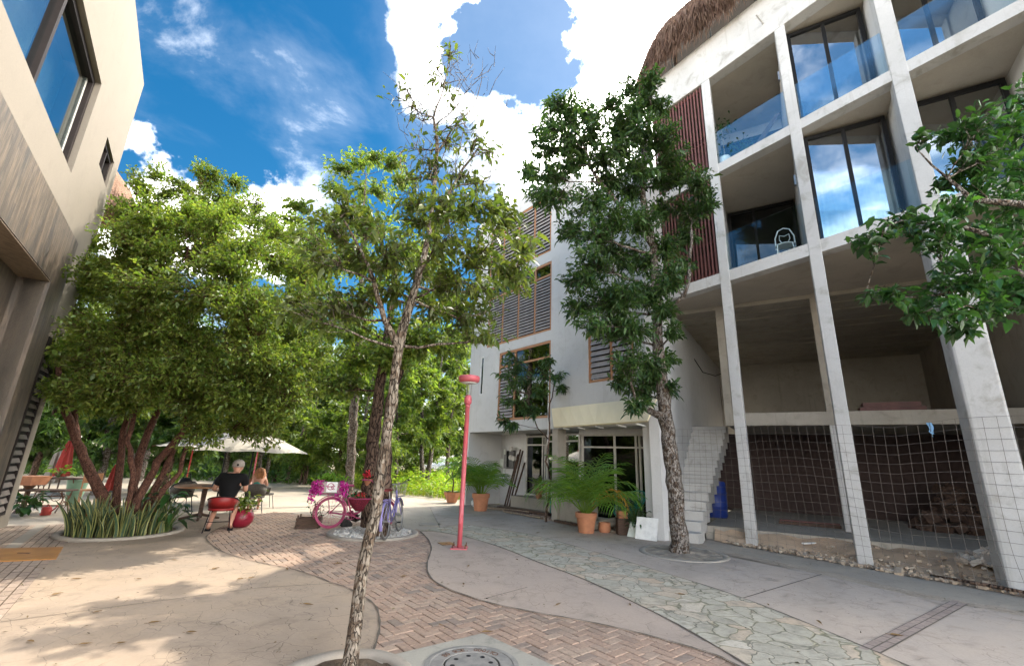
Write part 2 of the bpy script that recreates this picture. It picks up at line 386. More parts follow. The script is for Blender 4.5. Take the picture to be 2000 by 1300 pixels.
# ------------------------------------------------------------------ ground
def struct(name, mb, m, **k):
    o = mb.build(name, m, **k); o['kind'] = 'structure'; return o
def smooth2(pts, n=4):
    """Catmull-Rom through 2-D points"""
    out = []
    for i in range(len(pts)-1):
        p0, p1, p2, p3 = [Vector(pts[max(0, min(len(pts)-1, k))][:2]) for k in (i-1, i, i+1, i+2)]
        for j in range(n):
            t = j/n
            out.append(.5*((2*p1)+(p2-p0)*t+(2*p0-5*p1+4*p2-p3)*t*t+(3*p1-p0-3*p2+p3)*t**3))
    out.append(Vector(pts[-1][:2])); return out
def gp(*px): return [G(x, y).xy for x, y in px]
mb = MB(); mb.add([(-900, -900, -.06), (900, -900, -.06), (900, 900, -.06), (-900, 900, -.06)], [(0, 1, 2, 3)])
struct('ground', mb, M['ground'])
def sheet(name, pts, z, m, kerb=.05):
    """a poured slab: top face and a short skirt"""
    k = len(pts); mb = MB()
    mb.add([(p[0], p[1], z) for p in pts], [tuple(range(k))])
    mb.add([(p[0], p[1], z) for p in pts] + [(p[0], p[1], z-kerb) for p in pts], [(i, i+k, (i+1) % k+k, (i+1) % k) for i in range(k)])
    o = struct(name, mb, m)
    bm = bmesh.new(); bm.from_mesh(o.data); bmesh.ops.recalc_face_normals(bm, faces=bm.faces)
    up = [f for f in bm.faces if len(f.verts) > 4 and f.normal.z < 0]
    for f in up: f.normal_flip()
    bm.to_mesh(o.data); bm.free(); return o
# pale clearing that everything else lies on
sheet('clearing_pavement', [(-40, -6), (9, -6), (9, 6), (6, 11), (2.5, 15.5), (-1.2, 18.4), (-4.4, 20.3), (-6.5, 21.8), (-8.7, 25), (-11.5, 29.5), (-40, 33)], -.012, M['pale'])
# left stamped slab (its right edge is the S curve against the brick)
Acur = smooth2(gp((700, 1330), (728, 1274), (739, 1240), (741, 1215), (735, 1188), (720, 1173), (706, 1165), (682, 1151), (650, 1140), (609, 1124), (560, 1110), (532, 1105), (476, 1092), (431, 1076.6), (406, 1058), (403, 1048), (414, 1039), (430, 1031), (455, 1019), (484, 1008)), 4)
Apts = Acur + gp((470, 1003), (405, 1003), (378, 1014), (350, 1028), (330, 1045), (200, 1058), (129, 1060)) + gp((0, 1212)) + [Vector((-3.2, 3.0)), Vector((-1.5, 1.6)), Vector((-.6, 2.4))]
sheet('stamped_pavement', Apts, .008, M['plaza'])
# brick S path: real bricks in herringbone on a dark bed
Rcur = smooth2(gp((820, 1037.5), (835, 1052), (842.5, 1070), (838, 1087), (834, 1106), (841, 1128.6), (871, 1149), (925, 1169), (979, 1184), (1060, 1200), (1140, 1214), (1239, 1235.6), (1325, 1259), (1398, 1281), (1437, 1300), (1520, 1340)), 4)
zone = Acur[1:] + gp((540, 1001), (600, 1006), (660, 1014), (720, 1024), (790, 1032), (820, 1036)) + [p+Vector((.2, .15)) for p in Rcur] + [Vector((1.9, 1.5)), Vector((-.6, 1.5))]
def inside(p, poly):
    c = False; j = len(poly)-1
    for i in range(len(poly)):
        a, b = poly[i], poly[j]
        if (a[1] > p[1]) != (b[1] > p[1]) and p[0] < (b[0]-a[0])*(p[1]-a[1])/(b[1]-a[1])+a[0]: c = not c
        j = i
    return c
bed = sheet('brick_path_bed', [Vector(p) for p in zone], -.006, M['soil'], .03)
mb = MB(); L_, W_ = .200, .100
ax = Vector((math.sin(R(50.6)), math.cos(R(50.6)))); ay = Vector((-ax.y, ax.x))
org = Vector((-2, 6))
for i in range(-140, 141):
    for j in range(-140, 141):
        d = (i-j) % 4
        if d == 0: cx, cy, hx, hy = (i+1)*W_, (j+.5)*W_, W_, W_/2
        elif d == 3: cx, cy, hx, hy = (i+.5)*W_, (j+1)*W_, W_/2, W_
        else: continue
        c = org+ax*cx+ay*cy
        if c.y > 13.5 or c.y < 1.2 or not (inside(c, zone) or inside(c+Vector((.17, 0)), zone) or (c.y > 8.3 and (inside(c+Vector((.1, -.14)), zone) or inside(c+Vector((0, -.16)), zone)))): continue
        g, bv = .0035, .006; z = .004 + random.uniform(-.0022, .0022); ti = random.uniform(-.0012, .0012)
        def q(x, y, zz): p = c+ax*x+ay*y; return (p.x, p.y, zz+ti*x/hx)
        ox, oy = hx-g, hy-g; ix, iy = ox-bv, oy-bv
        mb.add([q(-ox,-oy,z-.016), q(ox,-oy,z-.016), q(ox,oy,z-.016), q(-ox,oy,z-.016), q(-ox,-oy,z-.004), q(ox,-oy,z-.004), q(ox,oy,z-.004), q(-ox,oy,z-.004), q(-ix,-iy,z), q(ix,-iy,z), q(ix,iy,z), q(-ix,iy,z)],
               [(8,9,10,11), (4,5,9,8), (5,6,10,9), (6,7,11,10), (7,4,8,11), (0,1,5,4), (1,2,6,5), (2,3,7,6), (3,0,4,7)])
struct('brick_path', mb, islandmat('paving_brick', [(.22, .175, .145), (.34, .23, .168), (.37, .25, .182), (.39, .27, .198), (.345, .25, .19), (.42, .305, .225)], .85, .35))
# middle pink slab, flagstone path, grey-pink walk
DC = smooth2(gp((820, 1037), (862, 1040), (922, 1052), (985, 1072), (1052, 1099), (1140, 1132), (1282, 1199), (1402, 1266), (1458, 1300), (1560, 1362)), 3)
sheet('pink_pavement', Rcur + [Vector((2.5, 2.2))] + DC[::-1][:-1], .010, M['pink'])
DE = smooth2(gp((860, 1031), (895, 1026), (922, 1026.5), (1035, 1044), (1110, 1064), (1174, 1082), (1325, 1128), (1450, 1169), (1570, 1216), (1690, 1266), (1768, 1300), (1900, 1360)), 3)
E_up = gp((840, 990), (952, 986), (1000, 997), (1060, 1014), (1134, 1028), (1195, 1040), (1254, 1048), (1310, 1056), (1420, 1087), (1604, 1122), (1785, 1165), (1996, 1203)) + [Vector((6.9, 3.5))]
sheet('pink_grey_walk', DE + [Vector((4.6, 1.6))] + E_up[::-1], .006, M['walk'])
def flagmat():
    m, nt, b, oc, _ = newmat('crazy_paving')
    w = vmath(nt, 'ADD', oc, stretch(nt, N_noisevec(nt, oc, 2.2), (.5, .5, .5))).outputs[0]
    ed = N(nt, 'ShaderNodeTexVoronoi', feature='DISTANCE_TO_EDGE'); ed.inputs['Scale'].default_value = 3.7; ln(nt, w, ed.inputs['Vector'])
    ce = N(nt, 'ShaderNodeTexVoronoi'); ce.inputs['Scale'].default_value = 3.7; ln(nt, w, ce.inputs['Vector'])
    sp = N(nt, 'ShaderNodeSeparateColor'); ln(nt, ce.outputs['Color'], sp.inputs[0])
    r = N(nt, 'ShaderNodeValToRGB'); e = r.color_ramp.elements
    e[0].color = (.36, .325, .255, 1); e[1].color = (.50, .44, .355, 1); e.new(.55).color = (.43, .385, .305, 1); e.new(.93).color = (.46, .34, .24, 1)
    ln(nt, sp.outputs[0], r.inputs[0])
    nz = noise(nt, oc, 6, 8, .68)
    c = mixc(nt, mapr(nt, nz, .42, .7, 0, .75), r.outputs[0], (.22, .20, .155))
    c = mixc(nt, mapr(nt, noise(nt, oc, 22, 6, .7), .5, .72, 0, .5), c, (.16, .145, .115))
    moss = math_(nt, 'MULTIPLY', mapr(nt, noise(nt, oc, .9, 5, .6), .44, .64), mapr(nt, ed.outputs['Distance'], .015, .075, 1, .05))
    c = mixc(nt, math_(nt, 'MULTIPLY', moss, .7), c, (.20, .19, .085))
    k = mapr(nt, ed.outputs['Distance'], .012, .032, 1, 0)
    c = mixc(nt, math_(nt, 'MULTIPLY', k, .7), c, (.13, .12, .085))
    ln(nt, c, b.inputs['Base Color']); b.inputs['Roughness'].default_value = .85
    bumpn(nt, b, math_(nt, 'ADD', math_(nt, 'MULTIPLY', k, -.8), nz), .5, .02); return m
sheet('flagstone_path', DC + [Vector((3.3, 1.9))] + DE[::-1], .014, flagmat())
# joints and the brown brick strip in the walk
def strip(name, a, b, w, z, m):
    a, b = Vector(a), Vector(b); n = (b-a).normalized(); n = Vector((-n.y, n.x))*w/2
    mb = MB(); mb.add([(*(a-n), z), (*(b-n), z), (*(b+n), z), (*(a+n), z)], [(0, 1, 2, 3)]); return struct(name, mb, m)
jm = plain('joint_dark', (.11, .09, .07), .9)
strip('pavement_joint', G(1450, 1169).xy, G(1605, 1122).xy, .018, .0105, jm)
strip('pavement_joint', G(505, 1149).xy, G(650, 1140).xy, .012, .0125, jm)
strip('pavement_joint', G(0, 1216).xy, G(505, 1149).xy, .010, .0125, jm)
strip('pavement_joint', G(945, 1171).xy, G(1030, 1148).xy, .012, .0145, jm)
strip('pavement_joint', G(330, 1047).xy, G(410, 1049).xy, .015, .0125, jm)
def brickstrip(name, path, w, z, rows, m, half=.10):
    mb = MB(); path = [Vector(p) for p in path]
    L = [0.0]
    for a, b in zip(path, path[1:]): L.append(L[-1]+(b-a).length)
    def at(s):
        for i in range(len(path)-1):
            if s <= L[i+1] or i == len(path)-2:
                t = (s-L[i])/(L[i+1]-L[i]); d = (path[i+1]-path[i]).normalized(); return path[i].lerp(path[i+1], t), d
    bw = w/rows
    for r in range(rows):
        s = -random.uniform(0, .1)
        while s < L[-1]:
            ln_ = half*2
            p, d = at(max(0, min(L[-1], s+ln_/2))); n = Vector((-d.y, d.x)); c = p+n*((r+.5)*bw-w/2)
            zz = z+random.uniform(-.0015, .0015)
            mb.add([(*(c+d*(x*(ln_/2-.006))+n*(y*(bw/2-.006))), zz) for x, y in ((-1,-1),(1,-1),(1,1),(-1,1))], [(0, 1, 2, 3)])
            s += ln_
    return struct(name, mb, m)
strip('brown_band_bed', G(1700, 1271).xy, G(1872, 1178).xy, .17, .0115, jm)
brickstrip('brown_brick_band', [G(1701, 1270).xy, G(1872, 1178).xy], .16, .0135, 2, islandmat('brown_band_brick', [(.29, .225, .19), (.34, .265, .225), (.31, .245, .215)], .9))
Eb = gp((1395, 1078), (1430, 1081.5), (1604, 1118), (1785, 1160), (1890, 1180), (1996, 1196))
brickstrip('edge_brick_band', [G(1330, 1052).xy] + Eb + [Vector((7.1, 3.4))], .36, .004, 4, islandmat('edge_brick', [(.36, .285, .215), (.44, .36, .28), (.40, .325, .25), (.48, .395, .31)], .9))
# paver strip by the left building with its pale line
fm = islandmat('left_paver', [(.30, .23, .18), (.36, .27, .21), (.33, .25, .20), (.38, .30, .24)], .85)
a0, a1 = G(129, 1061).xy, G(0, 1212).xy; dv = (a1-a0).normalized(); nv = Vector((-dv.y, dv.x)); nv = nv if nv.x < 0 else -nv
p0 = a0-dv*2.6; p1 = a1+dv*1.5
fl = [p0, p1, p1+nv*2.6, p0+nv*2.6]; sheet('paver_strip_bed', [Vector(p) for p in fl], -.003, M['soil'], .02)
brickstrip('paver_strip', [p0+nv*1.3, p1+nv*1.3], 2.6, .004, 26, fm)
strip('paver_strip_line', p0+nv*.62, p1+nv*.62, .16, .009, M['kerb'])
# grass clearing behind the plaza
def blades(n, pts_fn, h, w, name, m, lean=.5, label=None, kind='stuff', segs=2):
    V = np.zeros((n*5, 3)); base = np.array([pts_fn() for _ in range(n)])
    a = rng.uniform(0, 2*math.pi, n); hh = rng.uniform(h[0], h[1], n); ww = rng.uniform(w[0], w[1], n); le = rng.uniform(.1, lean, n)*hh
    dx, dy = np.cos(a), np.sin(a); bx, by = -dy, dx
    for k, (t, ws) in enumerate(((0, -.5), (0, .5), (.55, .5), (.55, -.5), (1, 0))):
        V[k::5, 0] = base[:, 0]+dx*le*t*t+bx*ww*ws; V[k::5, 1] = base[:, 1]+dy*le*t*t+by*ww*ws; V[k::5, 2] = base[:, 2]+hh*(t-.25*t*t*le/hh)
    F = []
    for i in range(n): F += [(5*i, 5*i+1, 5*i+2, 5*i+3), (5*i+3, 5*i+2, 5*i+4)]
    mb = MB(); mb.v = V.tolist(); mb.f = F; o = mb.build(name, m); o['kind'] = kind; return o
def in_tri_region(poly):
    xs = [p[0] for p in poly]; ys = [p[1] for p in poly]
    def f():
        while True:
            p = (rng.uniform(min(xs), max(xs)), rng.uniform(min(ys), max(ys)))
            if inside(p, poly): return (p[0], p[1], -.03)
    return f
M['grass'] = leafmat('field_grass', [(.10, .15, .015), (.16, .20, .025), (.22, .23, .04), (.12, .17, .02)], .45)
field = [(-1.6, 18.6), (-4.6, 20.6), (-6.7, 22), (-9, 25.5), (-12, 30), (-13, 44), (4, 44), (2.5, 28), (0, 19)]
blades(26000, in_tri_region(field), (.12, .55), (.012, .035), 'grass', M['grass'], .7)
M['weed'] = leafmat('weed_leaf', [(.08, .16, .012), (.15, .24, .02), (.24, .28, .035)], .5)

for crv in (Acur, Rcur, DC, DE):
    mb = MB(); vs = []
    for i, p in enumerate(crv):
        d = (crv[min(i+1, len(crv)-1)]-crv[max(i-1, 0)]); n_ = Vector((-d.y, d.x)).normalized()*.009*(1+.5*math.sin(i*1.7)); vs += [(p.x-n_.x, p.y-n_.y, .0165), (p.x+n_.x, p.y+n_.y, .0165)]
    mb.add(vs, [(2*i, 2*i+1, 2*i+3, 2*i+2) for i in range(len(crv)-1)]); struct('pavement_joint', mb, jm)
# ------------------------------------------------------------------ buildings
def frame(P0, az, az_in, sgn=-1):
    P0 = Vector((P0[0], P0[1])); u = Vector((math.sin(R(az)), math.cos(R(az))))*sgn; w = Vector((math.sin(R(az_in)), math.cos(R(az_in))))
    def f(s, d, z): q = P0+u*s+w*d; return Vector((q.x, q.y, z))
    def inv(px, py, z=None):      # pixel on the facade plane -> (s, z)
        n = Vector((u.y, -u.x, 0)); r = ray(px, py); t = (Vector((P0.x, P0.y, 0))-EYE).dot(n)/r.dot(n); q = EYE+r*t
        return (Vector((q.x, q.y))-P0).dot(u), q.z
    return f, inv
fR, iR = frame((5.17, 10.36), -33.53, 32.24)
fM, iM = frame((-1.5, 16.89), -37.96, 52.04)
fL, iL = frame((-9.61, 9.35), -34.86, -124.86)
SK = .43                                    # interior grid of the right building is skewed to its face
def gb(mb, fr, s0, s1, d0, d1, z0, z1, skew=None):
    """box in a building frame; skew = (slope, s_ref): depth grows with s"""
    k, sr = skew if skew else (0, 0)
    c = [(s, d+k*(s-sr), z) for z in (z0, z1) for s, d in ((s0, d0), (s1, d0), (s1, d1), (s0, d1))]
    return mb.hexa([fr(*p) for p in c])
def window(name, fr, s0, s1, d, z0, z1, root, fw, fm, gm, mull=(), trans=(), fd=.06, skew=None, label=None):
    """frame with pane as its child"""
    f = MB()
    gb(f, fr, s0, s0+fw, d, d+fd, z0, z1, skew); gb(f, fr, s1-fw, s1, d, d+fd, z0, z1, skew)
    gb(f, fr, s0+fw, s1-fw, d, d+fd, z0, z0+fw, skew); gb(f, fr, s0+fw, s1-fw, d, d+fd, z1-fw, z1, skew)
    for q in mull: gb(f, fr, q-fw*.45, q+fw*.45, d+.004, d+fd-.004, z0+fw, z1-fw, skew)
    for q in trans: gb(f, fr, s0+fw, s1-fw, d+.007, d+fd-.007, q-fw*.4, q+fw*.4, skew)
    o = f.build(name, fm, root)
    if label: o['label'] = label
    g = MB(); gb(g, fr, s0+fw*.5, s1-fw*.5, d+fd*.45, d+fd*.55, z0+fw*.5, z1-fw*.5, skew); 
    g.build('pane', gm, o); return o

# ---- right building: raw concrete frame, stacked balconies, open ground floor
RB = thing('concrete_building', fR(2, 1, 0), 'unfinished grey concrete building with glass balconies over an open double-height ground floor', 'building')
S1a, S1b, S2a, S2b, S3a, S3b = 5.97, 6.25, 9.02, 9.27, 12.05, 13.35
cols = [(-.06, .19, 0), (1.97, 2.21, 0), (3.87, 4.13, S1a), (5.84, 6.08, 0), (7.8, 8.04, 0)]
for a, b, z in cols:
    mb = MB(); gb(mb, fR, a, b, 0, .32, z-.05, S3a); mb.build('column', M['facade'], RB, bevel=.012)
mb = MB(); gb(mb, fR, 3.79, 4.25, -.12, .42, -.05, S1a-.003); mb.build('column', M['facade'], RB, bevel=.04)
bays = [(-1.82, -.06), (.19, 1.97), (2.21, 3.87), (4.13, 5.84), (6.08, 7.8)]
for za, zb in ((S1a, S1b), (S2a, S2b)):
    for k, (a, b) in enumerate(bays):
        mb = MB(); gb(mb, fR, a, b, .012, .32, za, zb); mb.build('slab_edge', M['facade'], RB)
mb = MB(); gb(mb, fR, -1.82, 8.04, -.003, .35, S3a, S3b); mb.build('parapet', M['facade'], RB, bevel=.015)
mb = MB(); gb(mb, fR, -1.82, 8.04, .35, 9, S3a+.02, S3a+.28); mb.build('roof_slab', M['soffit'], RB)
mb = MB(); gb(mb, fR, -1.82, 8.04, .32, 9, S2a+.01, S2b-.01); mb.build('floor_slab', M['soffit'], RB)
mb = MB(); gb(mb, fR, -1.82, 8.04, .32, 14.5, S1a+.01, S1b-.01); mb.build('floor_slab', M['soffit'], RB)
# partitions between balconies (along the depth direction)
for s in (.0, 2.09, 4.0, 5.96):
    mb = MB()
    gb(mb, fR, s-.07, s+.07, .32, 8.5, S1b, S2a); gb(mb, fR, s-.071, s+.071, .32, 8.5, S2b, S3a)
    mb.build('partition_wall', M['white_wall'], RB)
mb = MB(); gb(mb, fR, -1.84, -1.7, .3, 9, S1b-.1, S3a+.3); mb.build('end_wall', M['white_wall'], RB)
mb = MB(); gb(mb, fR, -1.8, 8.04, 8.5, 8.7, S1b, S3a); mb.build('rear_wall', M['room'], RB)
# timber slat screens in the first bay
for k, (za, zb) in enumerate(((S1b, S2a), (S2b, S3a))):
    mb = MB(); n = 17
    for i in range(n):
        s = -1.74+i*(1.62/(n-1)); gb(mb, fR, s-.022, s+.022, .05, .12, za+.03, zb-.03)
    mb.build('slat_screen', M['slat'], RB)
    for q0, q1 in ((za+.03, za+.10), (zb-.1, zb-.03), (za+.95, za+1.0)):
        mb = MB(); gb(mb, fR, -1.78, -.08, .13, .17, q0, q1); mb.build('slat_rail', M['slat'], RB)
    mb = MB(); gb(mb, fR, -1.78, -.08, .62, .66, za, za+.95); mb.build('screen_backing', M['slat'], RB)
    mb = MB(); gb(mb, fR, -1.7, -.07, 2.2, 2.3, za, zb); mb.build('inner_wall', M['dark_wood'], RB)
# windows behind the balconies
def curtains(s0, s1, d, z0, z1, skew):
    mb = MB(); n = 26
    for i in range(n):
        a = s0+(s1-s0)*i/n; b = s0+(s1-s0)*(i+1)/n; o = .025*(i % 2)
        mb.add([fR(a, d+o+skew[0]*(a-skew[1]), z0), fR(b, d+.025-o+skew[0]*(b-skew[1]), z0), fR(b, d+.025-o+skew[0]*(b-skew[1]), z1), fR(a, d+o+skew[0]*(a-skew[1]), z1)], [(0, 1, 2, 3)])
    mb.build('curtain', M['curtain'], RB)
for za, zb in ((S1b, S2a), (S2b, S3a)):
    sk = (SK, 2.2); window('sliding_window', fR, 2.235, 3.86, .30, za+.01, zb-.05, RB, .085, M['black_metal'], M['glass'], (3.05,), (), .09, sk)
    curtains(2.3, 3.8, .44, za+.02, zb-.1, sk)
    sk = (SK, 4.1); window('sliding_window', fR, 4.16, 5.83, .95, za+.01, zb-.05, RB, .085, M['black_metal'], M['glass'], (4.98,), (), .09, sk)
    curtains(4.2, 5.8, 1.09, za+.02, zb-.1, sk)
sk = (SK, 0.0); window('sliding_window', fR, .10, 1.99, 2.2, S1b+.01, S2a-.03, RB, .085, M['black_metal'], M['glass_dark'], (.86,), (), .09, sk)
curtains(.12, .82, 2.5, S1b+.02, S2a-.1, sk)
window('sliding_window', fR, .10, 1.99, 2.6, S2b+.01, S3a-.35, RB, .085, M['black_metal'], M['glass_dark'], (1.0,), (), .09, sk)
mb = MB(); gb(mb, fR, .09, 2.0, 2.6, 2.7, S3a-.35, S3a, sk); mb.build('lintel', M['white_wall'], RB)
for (a, b) in bays[1:]:
    for zb in (S1b, S2b):
        mb = MB(); gb(mb, fR, a+.012, b-.012, .05, .062, zb-.02, zb+1.0); mb.build('glass_railing', M['glass_rail'], RB)
for zb in (S1b, S2b):
    mb = MB(); gb(mb, fR, 1.93, 1.97, .5, .6, zb+1.75, zb+2.0); mb.build('wall_lamp', M['steel'], RB)
mb = MB(); a = fR(1.75, -.003, 12.5); mb.tube([a, a+Vector((-.30, -.22, .02))], .022, 8); mb.build('drain_spout', M['facade'], RB)
# roof terrace glass rail
mb = MB(); gb(mb, fR, -1.75, 5, .16, .172, S3b, S3b+.85); o = mb.build('glass_railing', M['glass_rail'], RB)
for s in (-.95, .35, 1.65, 2.95, 4.25):
    mb = MB(); mb.tube([fR(s, .2, S3b), fR(s, .2, S3b+.92)], .022, 8); mb.build('rail_post', M['steel'], RB)
# open ground floor
PLK = 2.72; psk = (.42, 2.13)
def rear(mb, s0, s1, d0, d1, z0, z1): gb(mb, fR, s0, s1, PLK+d0, PLK+d1, z0, z1, psk)
mb = MB(); gb(mb, fR, -1.78, 8.04, .36, 14.4, .02, .26, None); 
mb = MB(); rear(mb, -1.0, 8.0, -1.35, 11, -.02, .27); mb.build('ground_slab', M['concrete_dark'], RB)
def beamz(px, py):
    # height on the rear column plane
    a, b = fR(2.13, PLK, 0), fR(4.13, PLK+.84, 0); u = (b-a).normalized(); n = Vector((u.y, -u.x, 0)); r = ray(px, py); q = EYE+r*((a-EYE).dot(n)/r.dot(n))
    return (q-a).dot(u)/((b-a).length/2)+2.13, q.z
BL, BZ1 = beamz(1415, 807); _, BZ0 = beamz(1415, 831); BR, _ = beamz(1983, 789)
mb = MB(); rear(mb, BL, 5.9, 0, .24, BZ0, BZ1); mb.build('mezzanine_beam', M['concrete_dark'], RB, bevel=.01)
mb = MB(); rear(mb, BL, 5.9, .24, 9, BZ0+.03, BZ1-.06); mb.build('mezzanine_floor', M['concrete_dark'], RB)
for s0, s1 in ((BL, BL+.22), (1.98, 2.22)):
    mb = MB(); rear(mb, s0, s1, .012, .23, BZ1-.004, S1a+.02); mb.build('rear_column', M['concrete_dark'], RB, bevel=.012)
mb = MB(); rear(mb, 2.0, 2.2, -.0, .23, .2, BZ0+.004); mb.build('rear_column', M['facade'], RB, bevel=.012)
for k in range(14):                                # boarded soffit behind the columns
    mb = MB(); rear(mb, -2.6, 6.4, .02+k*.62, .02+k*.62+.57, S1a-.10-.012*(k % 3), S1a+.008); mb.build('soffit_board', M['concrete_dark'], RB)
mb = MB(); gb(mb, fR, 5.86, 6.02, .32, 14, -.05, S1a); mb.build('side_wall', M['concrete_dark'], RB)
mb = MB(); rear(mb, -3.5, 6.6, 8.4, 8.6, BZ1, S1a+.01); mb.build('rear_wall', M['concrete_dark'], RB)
mb = MB(); rear(mb, -3.0, 6.4, 4.2, 4.35, .2, BZ0+.05); mb.build('rear_wall', plain('dim_red_wall', (.06, .04, .036), .95), RB)
# staircase climbing along the depth direction
mb = MB(); v = Vector((math.sin(R(122.24)), math.cos(R(122.24)), 0)); wv = Vector((math.sin(R(32.24)), math.cos(R(32.24)), 0))
st0 = Vector((3.33, 10.96, 0))
wv_ = wv; wv = Vector((math.sin(R(37)), math.cos(R(37)), 0))
for k in range(14):
    r0 = st0+wv*(.285*k-(.12 if k == 0 else 0)); wd = .95 if k else 1.0; z1 = .195*(k+1)
    a, b = r0, r0+v*wd; c, d = b+wv*(.285 if k else .405), a+wv*(.285 if k else .405); z0 = max(-.02, z1-.45)
    mb.hexa([Vector((p.x, p.y, z0)) for p in (a, b, c, d)]+[Vector((p.x, p.y, z1)) for p in (a, b, c, d)])
mb.build('staircase', concrete('stair_concrete', (.44, .42, .39), (.38, .365, .34), (.25, .235, .21), 0, .7), RB, bevel=.006); wv = wv_
# palm thatch roof above the terrace
mb = MB(); tr = random.Random(3)
NS, NK = 46, 9
prof = [(-.22, 13.78), (-.42, 14.0), (-.46, 14.5), (-.12, 15.1), (.75, 15.95), (1.7, 16.7), (2.8, 17.5), (4.0, 18.3), (5, 18.9)]
vs = []
for i in range(NS):
    s = -2.45+i*(10.4/(NS-1)); e = max(0, 1-(i/7.0)); 
    for d, z in prof:
        j = tr.uniform(-.05, .05); vs.append(fR(s+e*.0+.02*tr.random(), d+j+e*e*.9, z+j-(e*e*.35 if d > -.2 else 0)))
mb.add(vs, [(i*NK+k, (i+1)*NK+k, (i+1)*NK+k+1, i*NK+k+1) for i in range(NS-1) for k in range(NK-1)])
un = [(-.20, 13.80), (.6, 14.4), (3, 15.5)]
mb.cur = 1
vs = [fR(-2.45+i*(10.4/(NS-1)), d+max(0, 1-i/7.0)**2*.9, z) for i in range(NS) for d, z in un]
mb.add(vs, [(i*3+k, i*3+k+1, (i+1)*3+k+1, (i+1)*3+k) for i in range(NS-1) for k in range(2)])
TH = thing('thatched_roof', fR(2, 1, 13.4), 'shaggy brown palm thatch roof over the terrace of the grey building', 'roof')
mb.build('thatch_shell', [M['thatch'], mat('thatch_underside', (.035, .022, .018), (.06, .038, .028), 20, .95, 0, .4, 40)], TH)  # shade under the roof put into a darker copy of the thatch colour
def straw(mb, n, fn, L, wd):
    for _ in range(n):
        p, dr = fn(); l = tr.uniform(*L); dr = dr.normalized(); sd_ = dr.cross(Vector((tr.uniform(-1, 1), tr.uniform(-1, 1), tr.uniform(-1, 1)))).normalized()*wd
        q = p+dr*l*.55+Vector((0, 0, -.02*l)); e = p+dr*l+Vector((0, 0, -.10*l))
        mb.add([p-sd_, p+sd_, q+sd_*.8, q-sd_*.8, e], [(0, 1, 2, 3), (3, 2, 4)])
nout = (fR(0, -1, 0)-fR(0, 0, 0)).normalized(); uR = (fR(1, 0, 0)-fR(0, 0, 0)).normalized()
def th_fn():
    s = tr.uniform(-2.45, 6.5); e = max(0, 1-((s+2.45)/1.6)); k = tr.choice([0, 0, 0, 1, 1, 2, 2, 3, 3, 4, 5]); d, z = prof[k]; d2, z2 = prof[k+1]; t = tr.random()
    return fR(s, d+(d2-d)*t+e*e*.9-.02, z+(z2-z)*t-e*e*.3+.03), nout*tr.uniform(-.05, .5)+Vector((0, 0, -1.0))+uR*tr.uniform(-.35, .35)
mb = MB(); straw(mb, 15000, th_fn, (.3, .75), .013); o = mb.build('thatch_fringe', islandmat('thatch_straw', [(.10, .052, .038), (.20, .115, .08), (.30, .20, .14), (.14, .08, .055)], .95), TH); o['kind'] = 'stuff'
for s in (-.9, 2.2, 5.3):
    mb = MB(); mb.tube([fR(s, .6, S3b-.8), fR(s, .6, 14.7)], .07, 8); mb.build('roof_post', M['dark_wood'], TH)

# ---- middle building: white walls, timber louvred windows
MBd = thing('white_building', fM(4, 2, 0), 'white rendered house with orange timber louvre windows and a cream awning', 'building')
top = 10.9; s_end = 8.05
lw = [(1.76, 4.40, 2.81, 5.17), (.95, 4.40, 5.49, 7.83), (.89, 4.36, 8.19, 10.31), (5.91, 7.45, 3.66, 5.22)]
holes = lw + [(.62, .82, 3.8, 5.2)]
def wall_with_holes(fr, s0, s1, z0, z1, holes, th, root, m, name='wall', d0=0):
    ss = sorted({s0, s1, *[h[0] for h in holes], *[h[1] for h in holes]}); mb = MB()
    for a, b in zip(ss, ss[1:]):
        zs = [z0]
        for h in sorted([h for h in holes if h[0] <= a+1e-6 and h[1] >= b-1e-6], key=lambda h: h[2]):
            zs += [h[2], h[3]]
        zs.append(z1)
        for k in range(0, len(zs), 2):
            if zs[k+1]-zs[k] > 1e-4:
                lo, hi = zs[k], zs[k+1]
                mb.add([fr(a, d0, lo), fr(b, d0, lo), fr(b, d0, hi), fr(a, d0, hi)], [(0, 1, 2, 3)])
    for h in holes:
        a, b, lo, hi = h
        for q in (((a, lo), (a, hi)), ((b, hi), (b, lo)), ((a, hi), (b, hi)), ((b, lo), (a, lo))):
            (x0, y0), (x1, y1) = q; mb.add([fr(x0, d0, y0), fr(x1, d0, y1), fr(x1, d0+th, y1), fr(x0, d0+th, y0)], [(0, 1, 2, 3)])
    mb.build(name, m, root)
wall_with_holes(fM, -.08, 4.85, 2.48, top, holes[:3]+holes[4:], .25, MBd, M['white_wall'])
wall_with_holes(fM, 4.85, s_end, 2.48, 9.5, [holes[3]], .25, MBd, M['white_wall'])
mb = MB(); gb(mb, fM, 4.65, 4.849, .004, 6, 9.3, top-.002); mb.build('wall', M['white_wall'], MBd)
mb = MB(); gb(mb, fM, -.08, .12, 0.002, 7.5, 0, top-.002); mb.build('wall', M['white_wall'], MBd)      # far end wall
